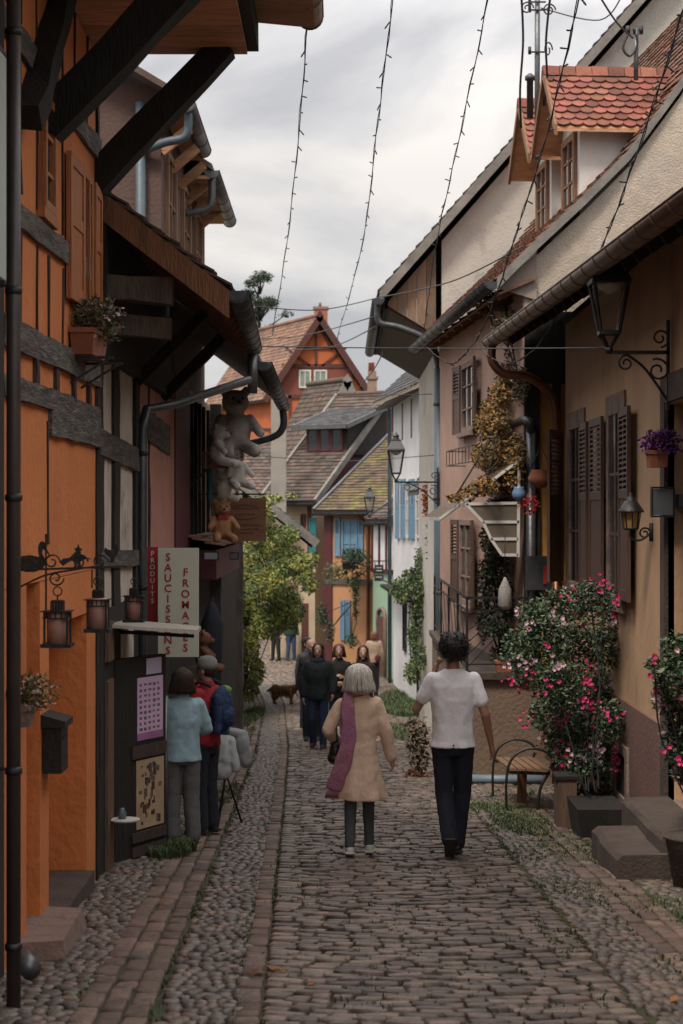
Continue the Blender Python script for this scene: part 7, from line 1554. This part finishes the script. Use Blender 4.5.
# the group coming up the street
G_ = R(180)
def collar_blue(t, V, HP, C, vox): blob('scarf', [('l', [(V((0, .0, .80)), .075, .06), (V((0, 0, .835)), .10, .085), (V((0, 0, .865)), .085, .08)])], .011, cloth('teal_collar', (.02, .06, .08)), t, 2)
person('person in a dark quilted jacket and jeans walking towards us, front of the group', px(318, 29.0), 29.0, G_ + R(-6), 1.68, dict(kL=(-.055, .03, .28), aL=(-.055, .04, .045), aR=(.055, -.06, .05), eL=(-.15, .0, .65), eR=(.15, 0, .65), wL=(-.15, .06, .53)), top=('jacket', cloth('dark_quilted', (.014, .02, .024)), dict(w=1.2, hem=.47, sr=(.05, .044, .034))), bottom=(cloth('blue_jeans', (.022, .038, .085)), (.056, .044, .036)), shoes=(mat('dark_brown_shoe', (.05, .025, .02)), m_sole), hair=(hairm('dark_brown_hair', (.03, .018, .012)), 'long'), vox=.013, extra=collar_blue)
person('balding man in dark clothes just behind the front walker', px(312, 31.2), 31.2, G_, 1.76, dict(turn=R(8), eL=(-.15, 0, .65), wL=(-.15, .04, .5)), top=('jacket', m_black, dict(w=1.2, hem=.44)), bottom=(m_jeans, (.056, .044, .036)), shoes=(m_blackshoe, m_sole), hair=(hairm('grey_brown_hair', (.08, .06, .05)), 'fringe'), vox=.014)
person('person with dark hair and black jacket at the back left of the group', px(308, 35.5), 35.5, G_ + R(25), 1.78, dict(turn=R(20)), top=('jacket', cloth('charcoal_cloth', (.03, .03, .035)), dict(w=1.15)), bottom=(m_jeans, (.056, .044, .036)), shoes=(m_blackshoe, m_sole), hair=(hairm('black_hair', (.014, .011, .01)), 'short'), vox=.014)
person('young brown-haired person in black, hands held in front, middle of the group', px(339, 29.8), 29.8, G_ + R(8), 1.67, dict(eL=(-.14, .02, .65), wL=(-.03, .11, .68), dL=(.8, .3, .4), eR=(.14, .02, .65), wR=(.05, .12, .62), dR=(-.8, .3, .1), turn=R(-10)), top=('jacket', m_black, dict(w=1.12, hem=.46)), bottom=(m_jeans, (.054, .042, .034)), shoes=(m_blackshoe, m_sole), hair=(hairm('chestnut_hair', (.06, .03, .018)), 'bob'), vox=.013)
person('woman with long dark hair in a black top at the right of the group', px(363, 30.2), 30.2, G_ + R(-10), 1.64, dict(turn=R(12)), top=('jacket', cloth('black_plum', (.02, .012, .014)), dict(w=1.1, hem=.48)), bottom=(m_jeans, (.054, .042, .034)), shoes=(m_blackshoe, m_sole), hair=(hairm('dark_wine_hair', (.028, .012, .010)), 'long'), vox=.013)
def redbag(t, V, HP, C, vox): blob('shoulder_bag', [('e', V((.05, -.085, .53)), .1, .06, .12)], .015, cloth('dark_red_bag', (.09, .016, .014)), t, 2)
person('red-haired person in a beige jacket with a dark red bag, beyond the group', px(374, 52.5), 52.5, R(10), 1.66, None, top=('jacket', cloth('sand_jacket', (.42, .30, .22)), dict(w=1.35, hem=.46, sr=(.05, .045, .035))), bottom=(m_jeans, (.056, .044, .036)), shoes=(m_blackshoe, m_sole), hair=(hairm('auburn_hair', (.22, .09, .045)), 'bob'), vox=.017, extra=redbag)
person('standing person in black at the far bend, left of two', px(276, 60.7), 60.7, R(150), 1.74, dict(aL=(-.07, 0, .045), aR=(.075, 0, .045)), top=('jacket', m_black, dict(w=1.2)), bottom=(m_black, (.056, .044, .036)), shoes=(m_blackshoe, m_sole), hair=(hairm('black_hair', (.014, .011, .01)), 'short'), vox=.018)
person('standing person in blue jeans and dark green jacket at the far bend, right of two', px(291, 60.6), 60.6, R(-160), 1.72, dict(aL=(-.07, 0, .045), aR=(.075, 0, .045)), top=('jacket', cloth('dark_green_cloth', (.02, .04, .02)), dict(w=1.2)), bottom=(cloth('denim_blue', (.03, .055, .12)), (.056, .044, .036)), shoes=(m_blackshoe, m_sole), hair=(hairm('brown_hair', (.05, .03, .02)), 'short'), vox=.018)
# dog
Yd = 47.5; t = thing('dog', 'shaggy reddish-brown dog standing in the street before the vine', 'dog', (px(284, Yd), Yd, zg(Yd) + .02)); t.rotation_euler = (0, 0, R(-12))
S = 1.12; D_ = lambda *a: Vector(a) * S
pts = [('l', [(D_(-.27, 0, .34), .01, .01)] * 1 + [(D_(-.26, 0, .34), .02, .02)])] if False else []
pts += [('e', D_(-.2, 0, .36), .13, .11, .12), ('e', D_(-.02, 0, .34), .2, .11, .115), ('e', D_(.14, 0, .33), .13, .115, .14), ('c', D_(.2, 0, .38), .085, D_(.32, 0, .42), .06), ('e', D_(.38, 0, .43), .085, .07, .07), ('c', D_(.42, 0, .41), .04, D_(.50, 0, .385), .026), ('c', D_(.36, -.06, .45), .025, D_(.36, -.085, .36), .03), ('c', D_(.36, .06, .45), .025, D_(.36, .085, .36), .03), ('c', D_(-.28, 0, .38), .035, D_(-.40, 0, .30), .03)]
for y in (-.065, .065):
    pts += [('c', D_(.17, y, .26), .05, D_(.18, y, .13), .032), ('c', D_(.18, y, .13), .03, D_(.17, y, .03), .025), ('c', D_(.17, y, .025), .028, D_(.20, y, .02), .024), ('c', D_(-.2, y, .3), .07, D_(-.15, y, .2), .045), ('c', D_(-.15, y, .2), .042, D_(-.25, y, .12), .028), ('c', D_(-.25, y, .12), .026, D_(-.23, y, .03), .022), ('c', D_(-.23, y, .022), .027, D_(-.19, y, .02), .022)]
m_fur = mat('ginger_fur', (.20, .085, .035), (.12, .05, .022), rough=.95, ns=9, bump=1, bs=50); blob('body', pts, .014, m_fur, t, 2, .03, .035)
sm = MB()
for _ in range(900):
    b = rnd.choice([(D_(-.2, 0, .34), .13, .12, .12), (D_(0, 0, .33), .2, .115, .12), (D_(.14, 0, .32), .13, .12, .14), (D_(.3, 0, .4), .09, .09, .09), (D_(-.2, 0, .24), .08, .1, .1)]); v = Vector((rnd.gauss(0, 1), rnd.gauss(0, 1), rnd.gauss(-.2, 1))).normalized(); p = b[0] + Vector((v.x * b[1], v.y * b[2], v.z * b[3])); sm.tube([p, p + v * .02 + Vector((-.015, 0, -.03)), p + v * .025 + Vector((-.03, 0, -.065))], [.006, .005, .002], 4)
lb(sm, 'fur', m_fur, t); e = MB(); e.ball(D_(.52, 0, .395), .016, n=8, m=5); e.ball(D_(.43, -.045, .45), .009, n=8, m=5); e.ball(D_(.43, .045, .45), .009, n=8, m=5); lb(e, 'nose_and_eyes', m_blackshoe, t)
# jackets draped on a stand behind the couple
t = thing('clothes_stand', 'white and grey jackets draped over a thin black stand beside the backpack', 'clothes stand', (px(226, 17.3), 17.3, zg(17.3))); b = Vector((px(226, 17.3), 17.3, zg(17.3)))
mb = MB()
for a in (0, 2.1, 4.2): mb.tube([b + Vector((.16 * math.cos(a), .16 * math.sin(a), 0)), b + Vector((0, 0, .5)), b + Vector((0, 0, .95))], .011, 6)
mb.build('stand', m_iron, t)
t2 = b
def wb(name, parts, m, **k):
    o = blob(name, parts, .012, m, t, 3, .03, .12); o.location = -Vector(t.location) + Vector((0, 0, 0)); return o
wb('white_jacket', [('e', b + Vector((-.03, 0, .72)), .12, .09, .22), ('e', b + Vector((-.05, 0, .55)), .13, .08, .12), ('c', b + Vector((.05, -.02, .82)), .05, b + Vector((.1, -.03, .55)), .045)], cloth('white_fabric', (.52, .54, .56), .85))
wb('grey_jacket', [('e', b + Vector((.16, 0, .78)), .075, .08, .13), ('e', b + Vector((.19, 0, .66)), .07, .07, .12), ('c', b + Vector((.02, 0, .9)), .05, b + Vector((.16, 0, .87)), .05)], cloth('grey_fabric', (.30, .30, .32), .85))
wb('dark_blue_hood', [('e', b + Vector((-.06, 0, .98)), .1, .1, .09), ('e', b + Vector((-.02, .02, .9)), .09, .09, .07)], cloth('petrol_cloth', (.02, .06, .10)))
